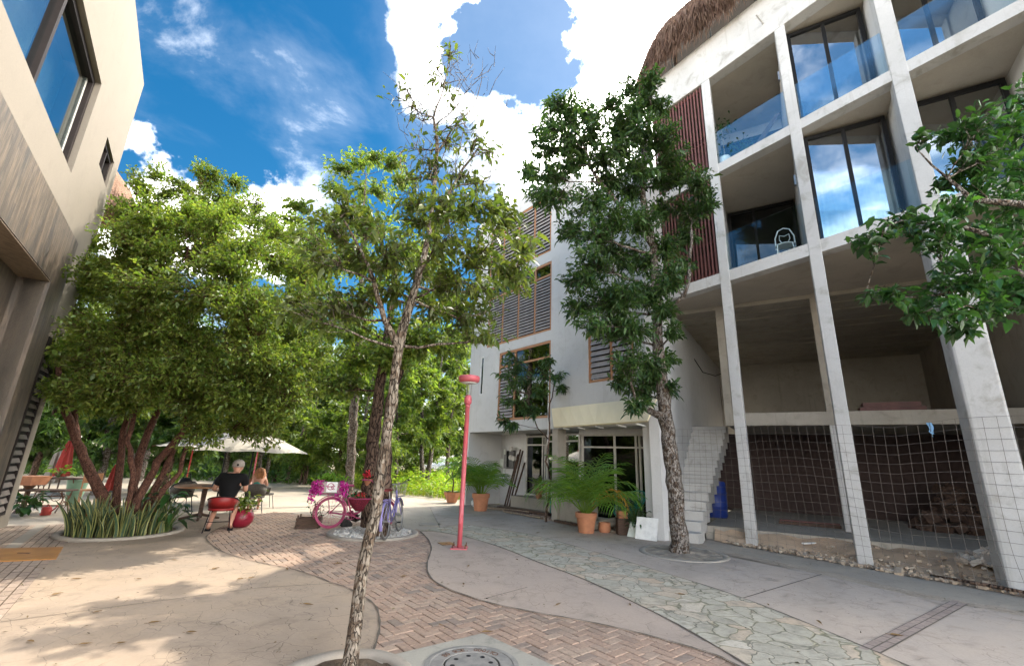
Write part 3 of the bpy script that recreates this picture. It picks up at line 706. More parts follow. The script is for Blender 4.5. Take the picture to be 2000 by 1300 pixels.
# wall next to the stairs follows the neighbour's grid
q0 = fM(s_end, 0, 0); mb = MB(); a, b = q0, q0+wv*12; pth = v*-.22
mb.hexa([Vector((p.x, p.y, z)) for z in (0, 9.497) for p in (a, b, b+pth, a+pth)]); mb.build('wall', M['white_wall'], MBd)
mb = MB(); gb(mb, fM, .121, 4.64, .25, 7.5, top-.4, top-.2); mb.build('roof_slab', M['soffit'], MBd)
mb = MB(); mb.hexa([fM(*q) for z in (9.1, 9.3) for q in ((4.851, .25, z), (s_end-.35, .25, z), (s_end-2.4, 6, z), (4.851, 6, z))]); mb.build('roof_slab', M['soffit'], MBd)
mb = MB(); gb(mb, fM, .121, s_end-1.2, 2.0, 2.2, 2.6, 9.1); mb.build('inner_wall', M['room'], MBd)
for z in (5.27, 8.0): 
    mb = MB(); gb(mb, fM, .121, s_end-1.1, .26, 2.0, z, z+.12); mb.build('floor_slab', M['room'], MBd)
mb = MB(); mb.hexa([fM(*q) for z in (2.485, 2.63) for q in ((-.06, .004, z), (s_end-.01, .004, z), (s_end-1.9, 5, z), (-.06, 5, z))]); mb.build('carport_ceiling', M['white_wall'], MBd)
def louvre_window(s0, s1, z0, z1, mull, zt=None, blades=(), n=15):
    f = window('timber_window', fM, s0, s1, .02, z0, z1, MBd, .075, M['orange_wood'], M['glass_dark'], mull, (zt,) if zt else (), .09)
    for a, b in blades:
        mb = MB(); lo, hi = z0+.09, (zt or z1)-.05
        for i in range(n):
            z = lo+(hi-lo)*(i+.5)/n; h = (hi-lo)/n*.80
            mb.hexa([fM(s, d, zz) for s, d, zz in ((a, .0, z-h*.5), (b, .0, z-h*.5), (b, .012, z-h*.5), (a, .012, z-h*.5), (a, .045, z+h*.5), (b, .045, z+h*.5), (b, .057, z+h*.5), (a, .057, z+h*.5))])
        o = mb.build('louvre', M['louvre_d'], f)
M['louvre_d'] = mat('smoke_louvre_blade', (.34, .30, .275), (.26, .225, .21), 5, .4, 0, .05, 40)
louvre_window(1.76, 4.40, 2.81, 5.17, (2.62,), 4.66, ((1.86, 2.55),), 16)
louvre_window(.95, 4.40, 5.49, 7.83, (1.83, 2.72, 3.58), 7.38, ((1.03, 1.78), (1.88, 2.67), (2.77, 3.53), (3.63, 4.32)), 17)
louvre_window(.89, 4.36, 8.19, 10.31, (1.75, 2.63, 3.5), None, ((.97, 1.7), (1.8, 2.58), (2.68, 3.45), (3.55, 4.28)), 15)
louvre_window(5.91, 7.45, 3.66, 5.22, (6.7,), None, ((6.0, 6.65), (6.75, 7.37)), 9)
window('slit_window', fM, .62, .82, .01, 3.8, 5.2, MBd, .03, M['white_paint'], M['glass_dark'], (), (), .06)
mb = MB()
for i in range(3): gb(mb, fM, 4.12+i*.06, 4.17+i*.06, .2, .24, 2.95, 4.6)
mb.build('curtain', M['curtain'], MBd)
mb = MB(); gb(mb, fM, 3.33, 3.38, .10, .13, 2.88, 4.62); mb.build('sliding_frame', M['alu'], MBd)
# ground floor recess: side, back wall, doors
mb = MB(); gb(mb, fM, .121, s_end-.25, 1.62, 1.8, 0, 2.49); 
mb = MB(); gb(mb, fM, .121, 1.55, 1.5, 1.65, -.02, 2.485); mb.build('recess_wall', M['cream_grey'] if 'cream_grey' in M else M['white_wall'], MBd)
window('glass_door', fM, 1.55, 2.95, 1.5, .42, 2.42, MBd, .06, M['alu'], M['glass_dark'], (2.42, 2.55), (2.1,), .08)
mb = MB(); gb(mb, fM, 1.4, 4.2, 1.0, 2.2, -.02, .40); mb.build('door_step', M['concrete_dark'], MBd)
window('glass_door', fM, 2.95, 4.45, 1.2, .95, 2.44, MBd, .06, M['alu'], M['glass'], (3.4,), (2.2,), .08)
mb = MB(); gb(mb, fM, 2.95, 4.5, 1.19, 1.35, 0, .95); mb.build('low_wall', M['white_wall'], MBd)
mb = MB(); gb(mb, fM, 4.47, 4.70, .02, .36, -.03, 2.486); mb.build('pillar', M['concrete_dark'], MBd, bevel=.01)
mb = MB(); gb(mb, fM, 4.70, 5.9, .10, .34, -.03, .85); mb.build('planter_wall', M['concrete_dark'], MBd, bevel=.03)
sks = (.26, 5.05)
window('shop_front', fM, 5.05, 7.55, .62, .12, 2.36, MBd, .055, M['alu'], M['glass_dark'], (6.03, 6.62, 6.72, 7.37), (2.0,), .08, sks)
mb = MB(); gb(mb, fM, 5.0, 7.55, .60, .72, -.02, .12, sks); mb.build('shop_sill', M['concrete_dark'], MBd)
mb = MB(); gb(mb, fM, 5.0, 7.55, .60, .75, 2.36, 2.49, sks); mb.build('shop_head', M['white_wall'], MBd)
window('side_window', fM, 4.5, 5.04, 1.1, .4, 2.4, MBd, .06, M['alu'], M['glass'], (), (), .07)
mb = MB(); gb(mb, fM, .2, 6.7, 3.2, 3.3, 0, 2.6); mb.build('inner_wall', M['room'], MBd)
mb = MB(); gb(mb, fM, 7.6, 8.04, .0, .42, -.02, 2.486); mb.build('pier', M['white_wall'], MBd, bevel=.01)
mb = MB(); gb(mb, fM, 4.5, 4.98, 1.2, 1.26, .45, 2.35); mb.build('curtain', M['curtain'], MBd)
# awning hood
mb = MB()
A = [fM(4.46, -.004, 3.07), fM(s_end, -.004, 3.12), fM(s_end+.05, -.50, 2.53), fM(4.72, -.16, 2.52)]
B = [fM(4.46, -.004, 3.00), fM(s_end, -.004, 3.05), fM(s_end+.05, -.47, 2.50), fM(4.72, -.14, 2.49)]
for i in range(10):
    u, w_ = i/10, (i+1)/10
    q8 = [[Q[0].lerp(Q[1], u), Q[0].lerp(Q[1], w_), Q[3].lerp(Q[2], w_), Q[3].lerp(Q[2], u)] for Q in (B, A)]
    for q in q8: mb.add(q, [(0, 1, 2, 3)])
for e in ((0, 3), (1, 2)): mb.add([B[e[0]], B[e[1]], A[e[1]], A[e[0]]], [(0, 1, 2, 3)])
mb.add([B[3], B[2], A[2], A[3]], [(0, 1, 2, 3)]); AW = mb.build('awning', M['awning'], MBd)
for t in (.12, .3, .5, .72, .9):
    mb = MB(); p = fM(4.72, -.12, 2.47).lerp(fM(s_end, -.42, 2.48), t); q = fM(4.72+3.3*t, .05, 2.5); mb.tube([p, Vector((q.x, q.y, 2.45))], .022, 6); mb.build('awning_arm', M['white_paint'], AW)
mb = MB()
mb.tube([fM(4.35, -.03, 2.0), fM(4.35, -.03, 4.2)], .015, 6); mb.build('drain_pipe', M['white_paint'], MBd)
# white slat pergola on its roof
PG = thing('roof_pergola', fM(6, 1, 9.3), 'white slatted pergola screen standing on the roof of the white house', 'pergola')
mb = MB()
for i in range(28):
    s = 5.2+i*.10; mb.box(-1, 1, -1, 1, 0, 1, lambda x, y, z: fM(s+x*.016, .25+y*.02, 9.32+z*1.75))
mb.build('slat', M['white_paint'], PG)
mb = MB()
for z in (9.6, 10.95): gb(mb, fM, 5.1, 7.99, .272, .32, z, z+.06)
for s in (5.05, 6.5, 7.95): gb(mb, fM, s, s+.08, .321, .40, 9.3, 11.08)
mb.build('pergola_frame', M['white_paint'], PG)

# ---- left building: cream upper storey, stone-plank base
LB = thing('cream_building', fL(4, 2, 0), 'cream rendered building with dark framed windows above grey stone plank cladding', 'building')
wins = [(2.66, 6.75, 6.32, 8.30), (.03, 1.24, 7.35, 8.05)]
wins[1] = (.06, 1.20, 7.36, 8.04)
wall_with_holes(fL, -.45, 14, 0, 10.72, wins+[(2.08, 8, -.01, 4.42)], .28, LB, M['cream_wall'])
mb = MB(); gb(mb, fL, -.45, 14, .28, 9, 10.4, 10.715); mb.build('roof_slab', M['cream_wall'], LB)
mb = MB(); gb(mb, fL, -.448, -.2, .003, 9, 0, 10.4); mb.build('end_wall', M['cream_wall'], LB)
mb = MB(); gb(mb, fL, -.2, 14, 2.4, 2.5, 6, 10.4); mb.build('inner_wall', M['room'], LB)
M['glass_L'] = glassmat('blue_grey_glass', (.80, .86, .86), .03, .1, .62, (.72, .78, .80))
window('large_window', fL, 2.66, 6.75, .09, 6.32, 8.30, LB, .11, M['dark_frame'], M['glass_L'], (4.95,), (), .16)
mb = MB()
for q in (.03, .07): gb(mb, fL, 2.76+q, 2.79+q, .16, .24, 6.43, 8.2); gb(mb, fL, 2.76, 4.9, .16, .24, 6.42+q, 6.45+q)
mb.build('window_track', M['alu'], LB)
mb = MB(); gb(mb, fL, 2.5, 6.9, .55, .58, 6.2, 8.4); mb.build('blind', plain('grey_green_blind', (.30, .36, .36), .9), LB)  # sheet added behind the pane to imitate a pale, muted reflection
mb = MB(); gb(mb, fL, .0, 1.3, .40, .43, 7.2, 8.2); mb.build('blind', bpy.data.materials['grey_green_blind'], LB)  # same added sheet behind the small window
window('small_window', fL, .06, 1.20, .05, 7.36, 8.04, LB, .09, M['dark_frame'], M['glass_L'], (.62,), (), .14)
def plankmat():
    m, nt, b, oc, _ = newmat('stone_plank_cladding')
    # rotate so x runs along the wall
    rot = N(nt, 'ShaderNodeVectorRotate', rotation_type='Z_AXIS'); rot.inputs['Angle'].default_value = -math.atan2((fL(1, 0, 0)-fL(0, 0, 0)).y, (fL(1, 0, 0)-fL(0, 0, 0)).x); ln(nt, oc, rot.inputs['Vector'])
    sx = N(nt, 'ShaderNodeSeparateXYZ'); ln(nt, rot.outputs[0], sx.inputs[0])
    cx = N(nt, 'ShaderNodeCombineXYZ'); ln(nt, sx.outputs[2], cx.inputs[0]); ln(nt, math_(nt, 'ADD', sx.outputs[0], sx.outputs[1]), cx.inputs[1])
    br = N(nt, 'ShaderNodeTexBrick'); ln(nt, cx.outputs[0], br.inputs['Vector'])
    br.inputs['Scale'].default_value = 1.0; br.inputs['Brick Width'].default_value = .95; br.inputs['Row Height'].default_value = .155; br.inputs['Mortar Size'].default_value = .004
    br.inputs['Color1'].default_value = (.088, .066, .048, 1); br.inputs['Color2'].default_value = (.05, .04, .032, 1); br.inputs['Mortar'].default_value = (.06, .055, .05, 1); br.offset = .37
    br.inputs['Bias'].default_value = -.1
    st = noise(nt, stretch(nt, oc, (9, 9, 1.0)), 1.6, 7, .7)
    c = mixc(nt, mapr(nt, st, .42, .66, 0, .85), br.outputs[0], (.15, .112, .08))
    c = mixc(nt, mapr(nt, noise(nt, stretch(nt, oc, (3, 3, .6)), 1.3, 5, .6, 0, (3, 1, 4)), .5, .72, 0, .8), c, (.035, .034, .033))
    c = mixc(nt, mapr(nt, noise(nt, stretch(nt, oc, (2.5, 2.5, .8)), .9, 4, .5, 0, (9, 1, 4)), .62, .75, 0, .6), c, (.14, .09, .05))
    ln(nt, c, b.inputs['Base Color']); b.inputs['Roughness'].default_value = .6
    bumpn(nt, b, math_(nt, 'ADD', st, math_(nt, 'MULTIPLY', br.outputs['Fac'], -1.2)), .5, .015); return m
M['plank'] = plankmat()
wall_with_holes(fL, 1.13, 14, 0, 5.53, [(2.08, 8, -.01, 4.42)], .45, LB, M['plank'], 'stone_cladding', -.06)
mb = MB(); mb.add([fL(1.13, -.06, 0), fL(1.13, .1, 0), fL(1.13, .1, 5.53), fL(1.13, -.06, 5.53), fL(14, .1, 5.53), fL(14, -.06, 5.53)], [(0, 1, 2, 3), (3, 2, 4, 5)]); mb.build('stone_cladding', M['plank'], LB)
mb = MB(); gb(mb, fL, 2.0, 8.1, .36, .48, 0, 4.5); mb.build('stone_recess', M['plank'], LB)
mb = MB(); mb.box(2.075, 8.0, -.05, .40, 4.40, 4.418, fL); mb.build('recess_soffit', M['grey_wood'], LB)
# louvred vent in the white ground floor wall
mb = MB(); vs0, vs1, vz1 = .28, .92, 3.3
for i in range(20): 
    z = .35+i*.145; mb.hexa([fL(*p) for p in ((vs0, -.05, z), (vs1, -.05, z), (vs1, -.035, z), (vs0, -.035, z), (vs0, -.012, z+.085), (vs1, -.012, z+.085), (vs1, .0, z+.085), (vs0, .0, z+.085))])
VT = MB(); gb(VT, fL, vs0-.06, vs1+.06, -.05, -.004, .28, .33); gb(VT, fL, vs0-.06, vs0, -.05, -.004, .33, vz1); gb(VT, fL, vs1, vs1+.06, -.05, -.004, .33, vz1); gb(VT, fL, vs0-.06, vs1+.06, -.05, -.004, vz1, vz1+.3)
o = VT.build('vent_shutter', M['dark_frame'], LB); mb.build('louvre', M['louvre'], o)
mb = MB(); gb(mb, fL, vs0, vs1, -.003, .0, .3, vz1); mb.build('shutter_back', M['black_metal'], o)
# ------------------------------------------------------------------ trees and plants
def leaf_arrays(pos, dr, up, L, Wd, kind=0, droop=.15):
    """vertices and faces of many leaves; kind 0 = folded 4-vertex leaf, 1 = 10-vertex curved leaf"""
    n = len(pos)
    dr = dr/np.linalg.norm(dr, axis=1)[:, None]
    sd_ = np.cross(dr, up); nn = np.linalg.norm(sd_, axis=1); sd_[nn < 1e-4] = (1, 0, 0); sd_ /= np.linalg.norm(sd_, axis=1)[:, None]
    nr = np.cross(sd_, dr)
    L = L[:, None]; Wd = Wd[:, None]
    if kind == 0:
        spec = [(0, 0, 0), (.45, .5, .16), (1, 0, -droop), (.45, -.5, .16)]
        faces = [(0, 2, 1), (0, 3, 2)]
    else:
        spec = [(0, 0, 0), (.33, 0, -.02), (.68, 0, -.05-droop*.4), (1, 0, -.1-droop), (.30, .42, .12), (.66, .38, .06-droop*.4), (.30, -.42, .12), (.66, -.38, .06-droop*.4)]
        faces = [(0, 1, 4), (1, 2, 5, 4), (2, 3, 5), (0, 6, 1), (1, 6, 7, 2), (2, 7, 3)]
    k = len(spec); V = np.zeros((n*k, 3))
    for i, (t, s, h) in enumerate(spec):
        V[i::k] = pos + dr*L*t + sd_*Wd*s + nr*(Wd*abs(s)*.35 if h > 0 and s else 0) + np.array((0, 0, 1.0))*(L*min(h, 0))
    return V, faces, k
def mesh_leaves(name, V, faces, k, m, parent, mats_idx=None):
    n = len(V)//k; off = np.array(rootloc(parent)) if parent else 0
    V = V-off
    loops = np.array([i for f in faces for i in f]); ls = [len(f) for f in faces]
    nl = len(loops); L_ = (np.arange(n)[:, None]*k+loops[None, :]).ravel()
    me = bpy.data.meshes.new(name); me.vertices.add(n*k); me.vertices.foreach_set('co', V.ravel())
    me.loops.add(n*nl); me.loops.foreach_set('vertex_index', L_.astype(np.int32))
    st = np.concatenate([[0], np.cumsum(ls)[:-1]]); S_ = (np.arange(n)[:, None]*nl+st[None, :]).ravel()
    me.polygons.add(n*len(faces)); me.polygons.foreach_set('loop_start', S_.astype(np.int32))
    me.update(calc_edges=True); me.validate()
    me.materials.append(m)
    o = bpy.data.objects.new(name, me); C.objects.link(o); o.parent = parent
    return o
def unit(n, r):
    a = r.normal(size=(n, 3)); return a/np.linalg.norm(a, axis=1)[:, None]
def make_tree(name, label, base, trunks, clusters, bark, lm, L=(.08, .12), asp=.42, tw=(.3, .6), ntw=14, per=9, kind=0, droop=.15, down=.25, group=None, cat='tree', seed=1, twig_r=.004, limb_r=.03, extra=(), crown='crown', tn=9, wob=.012, bare=None, tk_=1.0):
    """trunks: list of polylines of (Vector, radius); clusters: (centre, (rx, ry, rz), twig count factor)"""
    r = np.random.default_rng(seed); root = thing(name, base, label, cat, group)
    skel = []; wood = MB(); trunks = [[(a, q*tk_) for a, q in pl] for pl in trunks]
    for pl in trunks:
        ps = []; rs = []
        for (a, ra), (b, rb) in zip(pl, pl[1:]):
            k = max(2, int((b-a).length/.18))
            for i in range(k):
                t = i/k; ps.append(a.lerp(b, t)+Vector(r.normal(0, wob, 3))); rs.append((ra+(rb-ra)*t)*(1+r.normal(0, .05)))
        ps.append(pl[-1][0]); rs.append(pl[-1][1])
        wood.tube(ps, rs, tn); skel += list(zip(ps, rs))
    LP, LD, LU = [], [], []
    for q_ in clusters:
        c, rad, fac = q_[:3]; lp_ = q_[3] if len(q_) > 3 else 1.0
        c = Vector(c)
        best = min(skel, key=lambda q: (q[0]-c).length+max(0, q[0].z-c.z+.15)*1.6+(.25 if q[1] < .012 else 0))
        a, ra = best; d = c-a; n = max(4, int(d.length/.15)); rr = min(ra*.62, limb_r*(.5+d.length*.5))
        mid = a+d*.5+Vector((0, 0, -.06*d.length))+Vector(r.normal(0, .07*d.length, 3))
        pts = []; rs = []
        for i in range(n+1):
            t = i/n; p = a*(1-t)**2+mid*2*t*(1-t)+c*t*t; pts.append(p+Vector(r.normal(0, .012, 3))*(0 if i in (0,) else 1)); rs.append(max(.006, rr*(1-.75*t)))
        wood.tube(pts, rs, 5, cap=False); skel += list(zip(pts[1:], rs[1:]))
        nt_ = max(2, int(ntw*fac)); rad = np.array(rad)
        for _ in range(nt_):
            u = unit(1, r)[0]*r.uniform(.35, 1.0)**.6
            e = np.array(c)+u*rad
            s0 = np.array(pts[int(n*r.uniform(.55, 1))]); dd = e-s0; ln_ = np.linalg.norm(dd)
            tl = r.uniform(*tw)
            if ln_ > tl*2.2: s1 = s0+dd*(1-tl*1.6/ln_)
            else: s1 = s0
            k = s1+(e-s1)*.5+r.normal(0, .05, 3)
            tp = [Vector(s0), Vector(s1), Vector(k), Vector(e)] if np.linalg.norm(s1-s0) > .05 else [Vector(s0), Vector(k), Vector(e)]
            wood.tube(tp, [twig_r*1.6]*(len(tp)-2)+[twig_r, twig_r*.5], 3, cap=False)
            t = np.linspace(.12, 1.0, per)+r.normal(0, .03, per); t = np.clip(t, 0, 1)[:, None]
            if lp_ < 1: t = t[r.random(per) < lp_]
            if not len(t): continue
            pp = np.where(t < .5, s1+(k-s1)*2*t, k+(e-k)*(2*t-1))
            td = (e-k); td /= np.linalg.norm(td)+1e-6
            dv_ = unit(len(t), r)*.9+td*.75; dv_[:, 2] -= down
            LP.append(pp+r.normal(0, .012, pp.shape)); LD.append(dv_)
            uu = unit(len(t), r)*.75; uu[:, 2] += .9; LU.append(uu)
    if bare:
        for a, b, ra in bare: wood.tube([a, a.lerp(b, .5)+Vector(r.normal(0, .03, 3)), b], [ra, ra*.7, ra*.3], 4, cap=False)
    t = wood.build('trunk', bark, root, smooth=True)
    LP = np.concatenate(LP); LD = np.concatenate(LD); LU = np.concatenate(LU); n = len(LP)
    ll = r.uniform(L[0], L[1], n)*np.clip(r.lognormal(0, .22, n), .5, 1.6); V, F, k = leaf_arrays(LP, LD, LU, ll, ll*asp*r.uniform(.8, 1.2, n), kind, droop)
    mesh_leaves(crown, V, F, k, lm, root)
    return root
M['bark_pale'] = barkmat('pale_flaking_bark', (.26, .22, .175), (.14, .10, .07), (.07, .05, .036), 1.7, .8)
M['bark_dark'] = barkmat('dark_furrowed_bark', (.16, .105, .075), (.11, .07, .05), (.05, .033, .025), .9, 1.0)
M['bark_red'] = barkmat('red_brown_bark', (.13, .06, .042), (.17, .085, .06), (.06, .03, .022), 2.2, .5)
M['bark_grey'] = barkmat('grey_flaky_bark', (.30, .27, .24), (.12, .085, .06), (.07, .05, .04), 1.8, 1.0)
M['leaf_main'] = leafmat('olive_leaf', [(.045, .08, .02), (.075, .11, .026), (.105, .13, .032), (.06, .095, .022), (.12, .135, .032)], .45, .4)
M['leaf_bush'] = leafmat('small_green_leaf', [(.06, .11, .022), (.10, .158, .03), (.14, .185, .037), (.17, .20, .042)], .48, .4)
M['leaf_right'] = leafmat('dark_glossy_leaf', [(.028, .064, .026), (.045, .094, .03), (.075, .125, .035), (.034, .075, .028)], .38, .35)
M['leaf_over'] = leafmat('ficus_leaf', [(.02, .062, .021), (.03, .09, .025), (.058, .14, .028), (.024, .074, .023)], .34, .3, .5)
M['leaf_far'] = leafmat('forest_leaf', [(.065, .12, .026), (.105, .155, .032), (.15, .185, .042), (.075, .13, .028)], .5, .5)
M['leaf_far2'] = leafmat('dark_forest_leaf', [(.038, .085, .026), (.06, .11, .03), (.085, .135, .034)], .45, .5)
def cl(px, py, y, rx, rz=None, ry=None, f=1.0):
    return (P(px, py, y), (rx, ry or rx, rz or rx*.8), f)

# foreground tree: pale patchy leaning trunk, thin top
b0 = G(678, 1330); Yt = 4.25
tk = [(Vector((b0.x, b0.y, -.05)), .062), (P(695, 1200, 4.05), .055), (P(711, 1100, 4.13), .052), (P(733, 1000, 4.2), .05), (P(752, 880, 4.22), .048), (P(766, 780, 4.24), .047), (P(776, 700, 4.25), .045), (P(783, 650, 4.25), .046), (P(795, 610, 4.27), .042), (P(812, 560, 4.3), .036), (P(830, 500, 4.32), .032), (P(843, 430, 4.35), .028), (P(850, 350, 4.4), .024), (P(853, 260, 4.45), .018), (P(845, 230, 4.45), .012), (P(862, 190, 4.5), .008), (P(878, 110, 4.5), .005)]
tk2 = [(P(778, 680, 4.24), .034), (P(752, 625, 4.15), .028), (P(738, 580, 4.1), .024), (P(722, 520, 4.05), .018), (P(690, 460, 4.0), .012), (P(672, 430, 4.0), .008)]
tk3 = [(P(843, 440, 4.35), .020), (P(882, 370, 4.5), .017), (P(905, 330, 4.55), .014), (P(935, 290, 4.6), .010), (P(965, 300, 4.65), .006)]
tk4 = [(P(853, 300, 4.42), .012), (P(880, 255, 4.5), .009), (P(925, 210, 4.6), .007), (P(940, 160, 4.6), .004)]
cls = []
rc = random.Random(11)
for (x, y, w, f) in [(640, 440, .42, 1), (690, 400, .4, 1), (625, 520, .45, 1.1), (700, 500, .5, 1.2), (640, 590, .48, 1.1), (700, 590, .42, 1), (760, 480, .5, 1.2), (760, 560, .45, 1.1), (820, 430, .5, 1.2), (830, 520, .5, 1.3), (880, 460, .5, 1.2), (900, 540, .5, 1.3), (950, 480, .48, 1.2), (960, 560, .45, 1.1), (1000, 440, .36, .8), (1010, 520, .36, .8), (950, 610, .4, .9), (880, 600, .45, 1), (840, 600, .35, .8), (800, 390, .4, .9), (870, 390, .4, 1), (930, 400, .4, .9), (975, 390, .3, .6), (590, 600, .35, .7), (1030, 470, .28, .6), (1020, 550, .28, .55), (600, 470, .3, .6), (720, 430, .38, .9), (970, 650, .25, .4), (910, 640, .3, .5)]:
    cls.append(cl(x, y, Yt+rc.uniform(-.75, .9), w*.62, w*.5, w*.8, f))
thin = [(850, 330, .25, .5), (905, 340, .26, .6), (955, 345, .25, .4), (800, 350, .2, .35), (880, 260, .25, .3), (930, 270, .25, .35), (960, 290, .2, .22), (820, 230, .24, .25), (860, 170, .25, .25), (790, 170, .2, .16), (775, 190, .2, .16), (880, 90, .15, .28), (850, 120, .2, .2), (900, 200, .25, .25), (820, 290, .24, .22), (800, 210, .2, .2), (840, 150, .2, .2), (905, 240, .22, .22)]
cls += [cl(x, y, Yt+.2+rc.uniform(-.25, .3), w, w, w, f*1.5)+((.20 if y < 250 else .4),) for x, y, w, f in thin]
bare = []
for _ in range(170):
    x = rc.uniform(775, 975); y = rc.uniform(110, 350); a = P(x, y, 4.45+rc.uniform(-.3, .3)); bare.append((a, a+Vector((rc.uniform(-.2, .2), rc.uniform(-.15, .15), rc.uniform(.05, .32))), .0045))
bare += [(P(910, 250, 4.6), P(900, 140, 4.6), .006), (P(895, 300, 4.6), P(935, 165, 4.65), .006), (P(930, 300, 4.6), P(985, 285, 4.7), .006), (P(820, 300, 4.4), P(795, 250, 4.4), .006)]
make_tree('tree', 'slim leaning tree with pale flaking trunk and sparse thin top in the foreground', Vector((b0.x, b0.y, 0)), [tk, tk2, tk3, tk4], cls, M['bark_pale'], M['leaf_main'], (.05, .10), .42, (.16, .36), 33, 9, 1, .16, .3, seed=5, twig_r=.0028, limb_r=.016, bare=bare, wob=.006, tn=14, tk_=1.02)

# big multi-stemmed bushy tree on the left
bc = G(238, 1040); Yb = bc.y
def TB(*pts): return [(P(x, y, Yb+dy), r) for x, y, dy, r in pts]
stems = [TB((215, 1010, 0, .11), (185, 940, 0, .095), (150, 860, -.1, .08), (128, 800, -.2, .07), (118, 760, -.3, .06), (110, 700, -.4, .04)), TB((150, 860, -.1, .06), (140, 790, .1, .05), (150, 720, .2, .03)),
         TB((225, 1010, .2, .08), (232, 930, .2, .07), (238, 860, .1, .06), (252, 800, 0, .05), (262, 740, 0, .035)), TB((255, 1010, .1, .10), (262, 930, .2, .085), (280, 870, .3, .075), (300, 820, .3, .06), (315, 770, .2, .04)),
         TB((262, 1000, -.2, .09), (280, 950, -.2, .08), (310, 900, -.3, .07), (345, 860, -.4, .065), (380, 822, -.5, .06), (395, 800, -.5, .03)), TB((275, 1010, 0, .085), (305, 950, .1, .07), (330, 900, .1, .055), (352, 850, 0, .04), (370, 790, 0, .03)),
         TB((290, 1010, -.1, .07), (320, 955, -.1, .06), (352, 920, 0, .045), (365, 870, 0, .035)), TB((245, 1010, -.3, .06), (262, 940, -.4, .05), (250, 860, -.5, .045), (265, 790, -.5, .035))]
cls = []; rc = random.Random(21)
outline = [(150, 480), (200, 440), (215, 400), (260, 400), (330, 385), (400, 380), (450, 400), (520, 430), (570, 470), (600, 560), (610, 650), (600, 740), (560, 810), (480, 850), (400, 870), (300, 860), (200, 830), (130, 790), (100, 720), (105, 640), (120, 560)]
k = 0
while k < 150:
    x, y = rc.uniform(95, 615), rc.uniform(375, 840)
    if not inside((x, y), outline) or (y > 790 and x < 390): continue
    dxn = (x-350)/270; dep = 2.4*math.sqrt(max(.05, 1-dxn*dxn))*(.55+.45*(1-abs((y-620)/260)))
    dy = rc.uniform(-1, 1)*dep if k % 3 else -dep*rc.uniform(.6, 1)
    if x < 170 and dy < -.3: dy = abs(dy)*.5
    cls.append(cl(x, y, Yb+dy, rc.uniform(.42, .75), rc.uniform(.32, .5), .6, 1)); k += 1
for x, y in [(160, 500), (130, 600), (110, 690), (125, 760), (470, 410), (540, 450), (590, 520), (605, 600), (610, 680), (590, 760), (540, 800), (470, 830), (560, 620), (250, 410), (300, 395), (380, 385)]: cls.append(cl(x, y, Yb+rc.uniform(-.6, .4), .45, .35, .5, 1))
for x, y in [(268, 345), (315, 335), (395, 330), (425, 345), (470, 360), (500, 395), (440, 385), (350, 365), (460, 400), (520, 440), (560, 480), (540, 520), (500, 470), (575, 530), (590, 450), (420, 560), (450, 600), (380, 590), (500, 620), (330, 620), (190, 470), (170, 540), (215, 520), (400, 480), (530, 650), (480, 680), (250, 500), (330, 370), (290, 370), (410, 365)]: cls.append(cl(x, y, Yb+rc.uniform(0, .7), .3, .28, .35, .45))
make_tree('bushy_tree', 'broad bushy tree on many dark red-brown stems rising from a ring of striped snake plants', Vector((bc.x, bc.y, 0)), stems, cls, M['bark_red'], M['leaf_bush'], (.05, .085), .52, (.22, .45), 100, 14, 0, .1, .2, seed=8, twig_r=.003, limb_r=.026, tn=10, tk_=.95)

# twin-trunk tree in the gravel ring behind the foreground trunk
b1 = G(722, 1033); Yw = b1.y
t1 = [(Vector((b1.x, b1.y, -.05)), .15), (P(722, 950, Yw), .13), (P(730, 850, Yw+.1), .11), (P(742, 760, Yw+.1), .095), (P(752, 680, Yw+.1), .08), (P(765, 600, Yw+.1), .06), (P(775, 520, Yw), .04)]
b2 = G(742, 1050); t2 = [(Vector((b2.x, b2.y, -.05)), .13), (P(752, 950, b2.y), .11), (P(755, 860, b2.y+.2), .09), (P(762, 780, b2.y+.5), .07), (P(790, 700, b2.y+.7), .05)]
cls = []; rc = random.Random(5)
for _ in range(44):
    x = rc.uniform(575, 900); y = rc.uniform(440, 760) if x < 790 else rc.uniform(470, 680)
    cls.append(cl(x, y, Yw+rc.uniform(-.8, 1.6), rc.uniform(.45, .8), .45, .7, 1))
make_tree('tree', 'dark twin-trunked tree in the gravel ring with the violet bicycle leaning on it', Vector((b1.x, b1.y, 0)), [t1, t2], cls, M['bark_dark'], M['leaf_bush'], (.09, .14), .5, (.25, .5), 44, 10, 0, .15, .3, seed=15, limb_r=.035, tk_=1.3)

# right hand tree between the two buildings
b3 = G(1328, 1080); Yr = b3.y
t1 = [(Vector((b3.x, b3.y, -.05)), .145), (P(1327, 1060, Yr), .125), (P(1322, 1000, Yr), .112), (P(1312, 900, Yr), .105), (P(1301, 820, Yr), .10), (P(1292, 740, Yr), .09), (P(1285, 660, Yr), .08), (P(1283, 580, Yr), .07), (P(1275, 480, Yr-.1), .06), (P(1255, 380, Yr-.2), .05), (P(1260, 280, Yr-.2), .035), (P(1275, 180, Yr-.2), .015)]
t2 = [(P(1300, 818, Yr), .06), (P(1275, 805, Yr-.3), .05), (P(1255, 795, Yr-.45), .045), (P(1243, 786, Yr-.5), .035)]
t3 = [(P(1283, 615, Yr), .05), (P(1310, 597, Yr-.2), .045), (P(1335, 580, Yr-.4), .035), (P(1345, 540, Yr-.45), .028), (P(1350, 450, Yr-.5), .02)]
t4 = [(P(1275, 480, Yr-.1), .045), (P(1210, 400, Yr-.4), .035), (P(1160, 340, Yr-.6), .025), (P(1130, 260, Yr-.7), .014)]
cls = []; rc = random.Random(31)
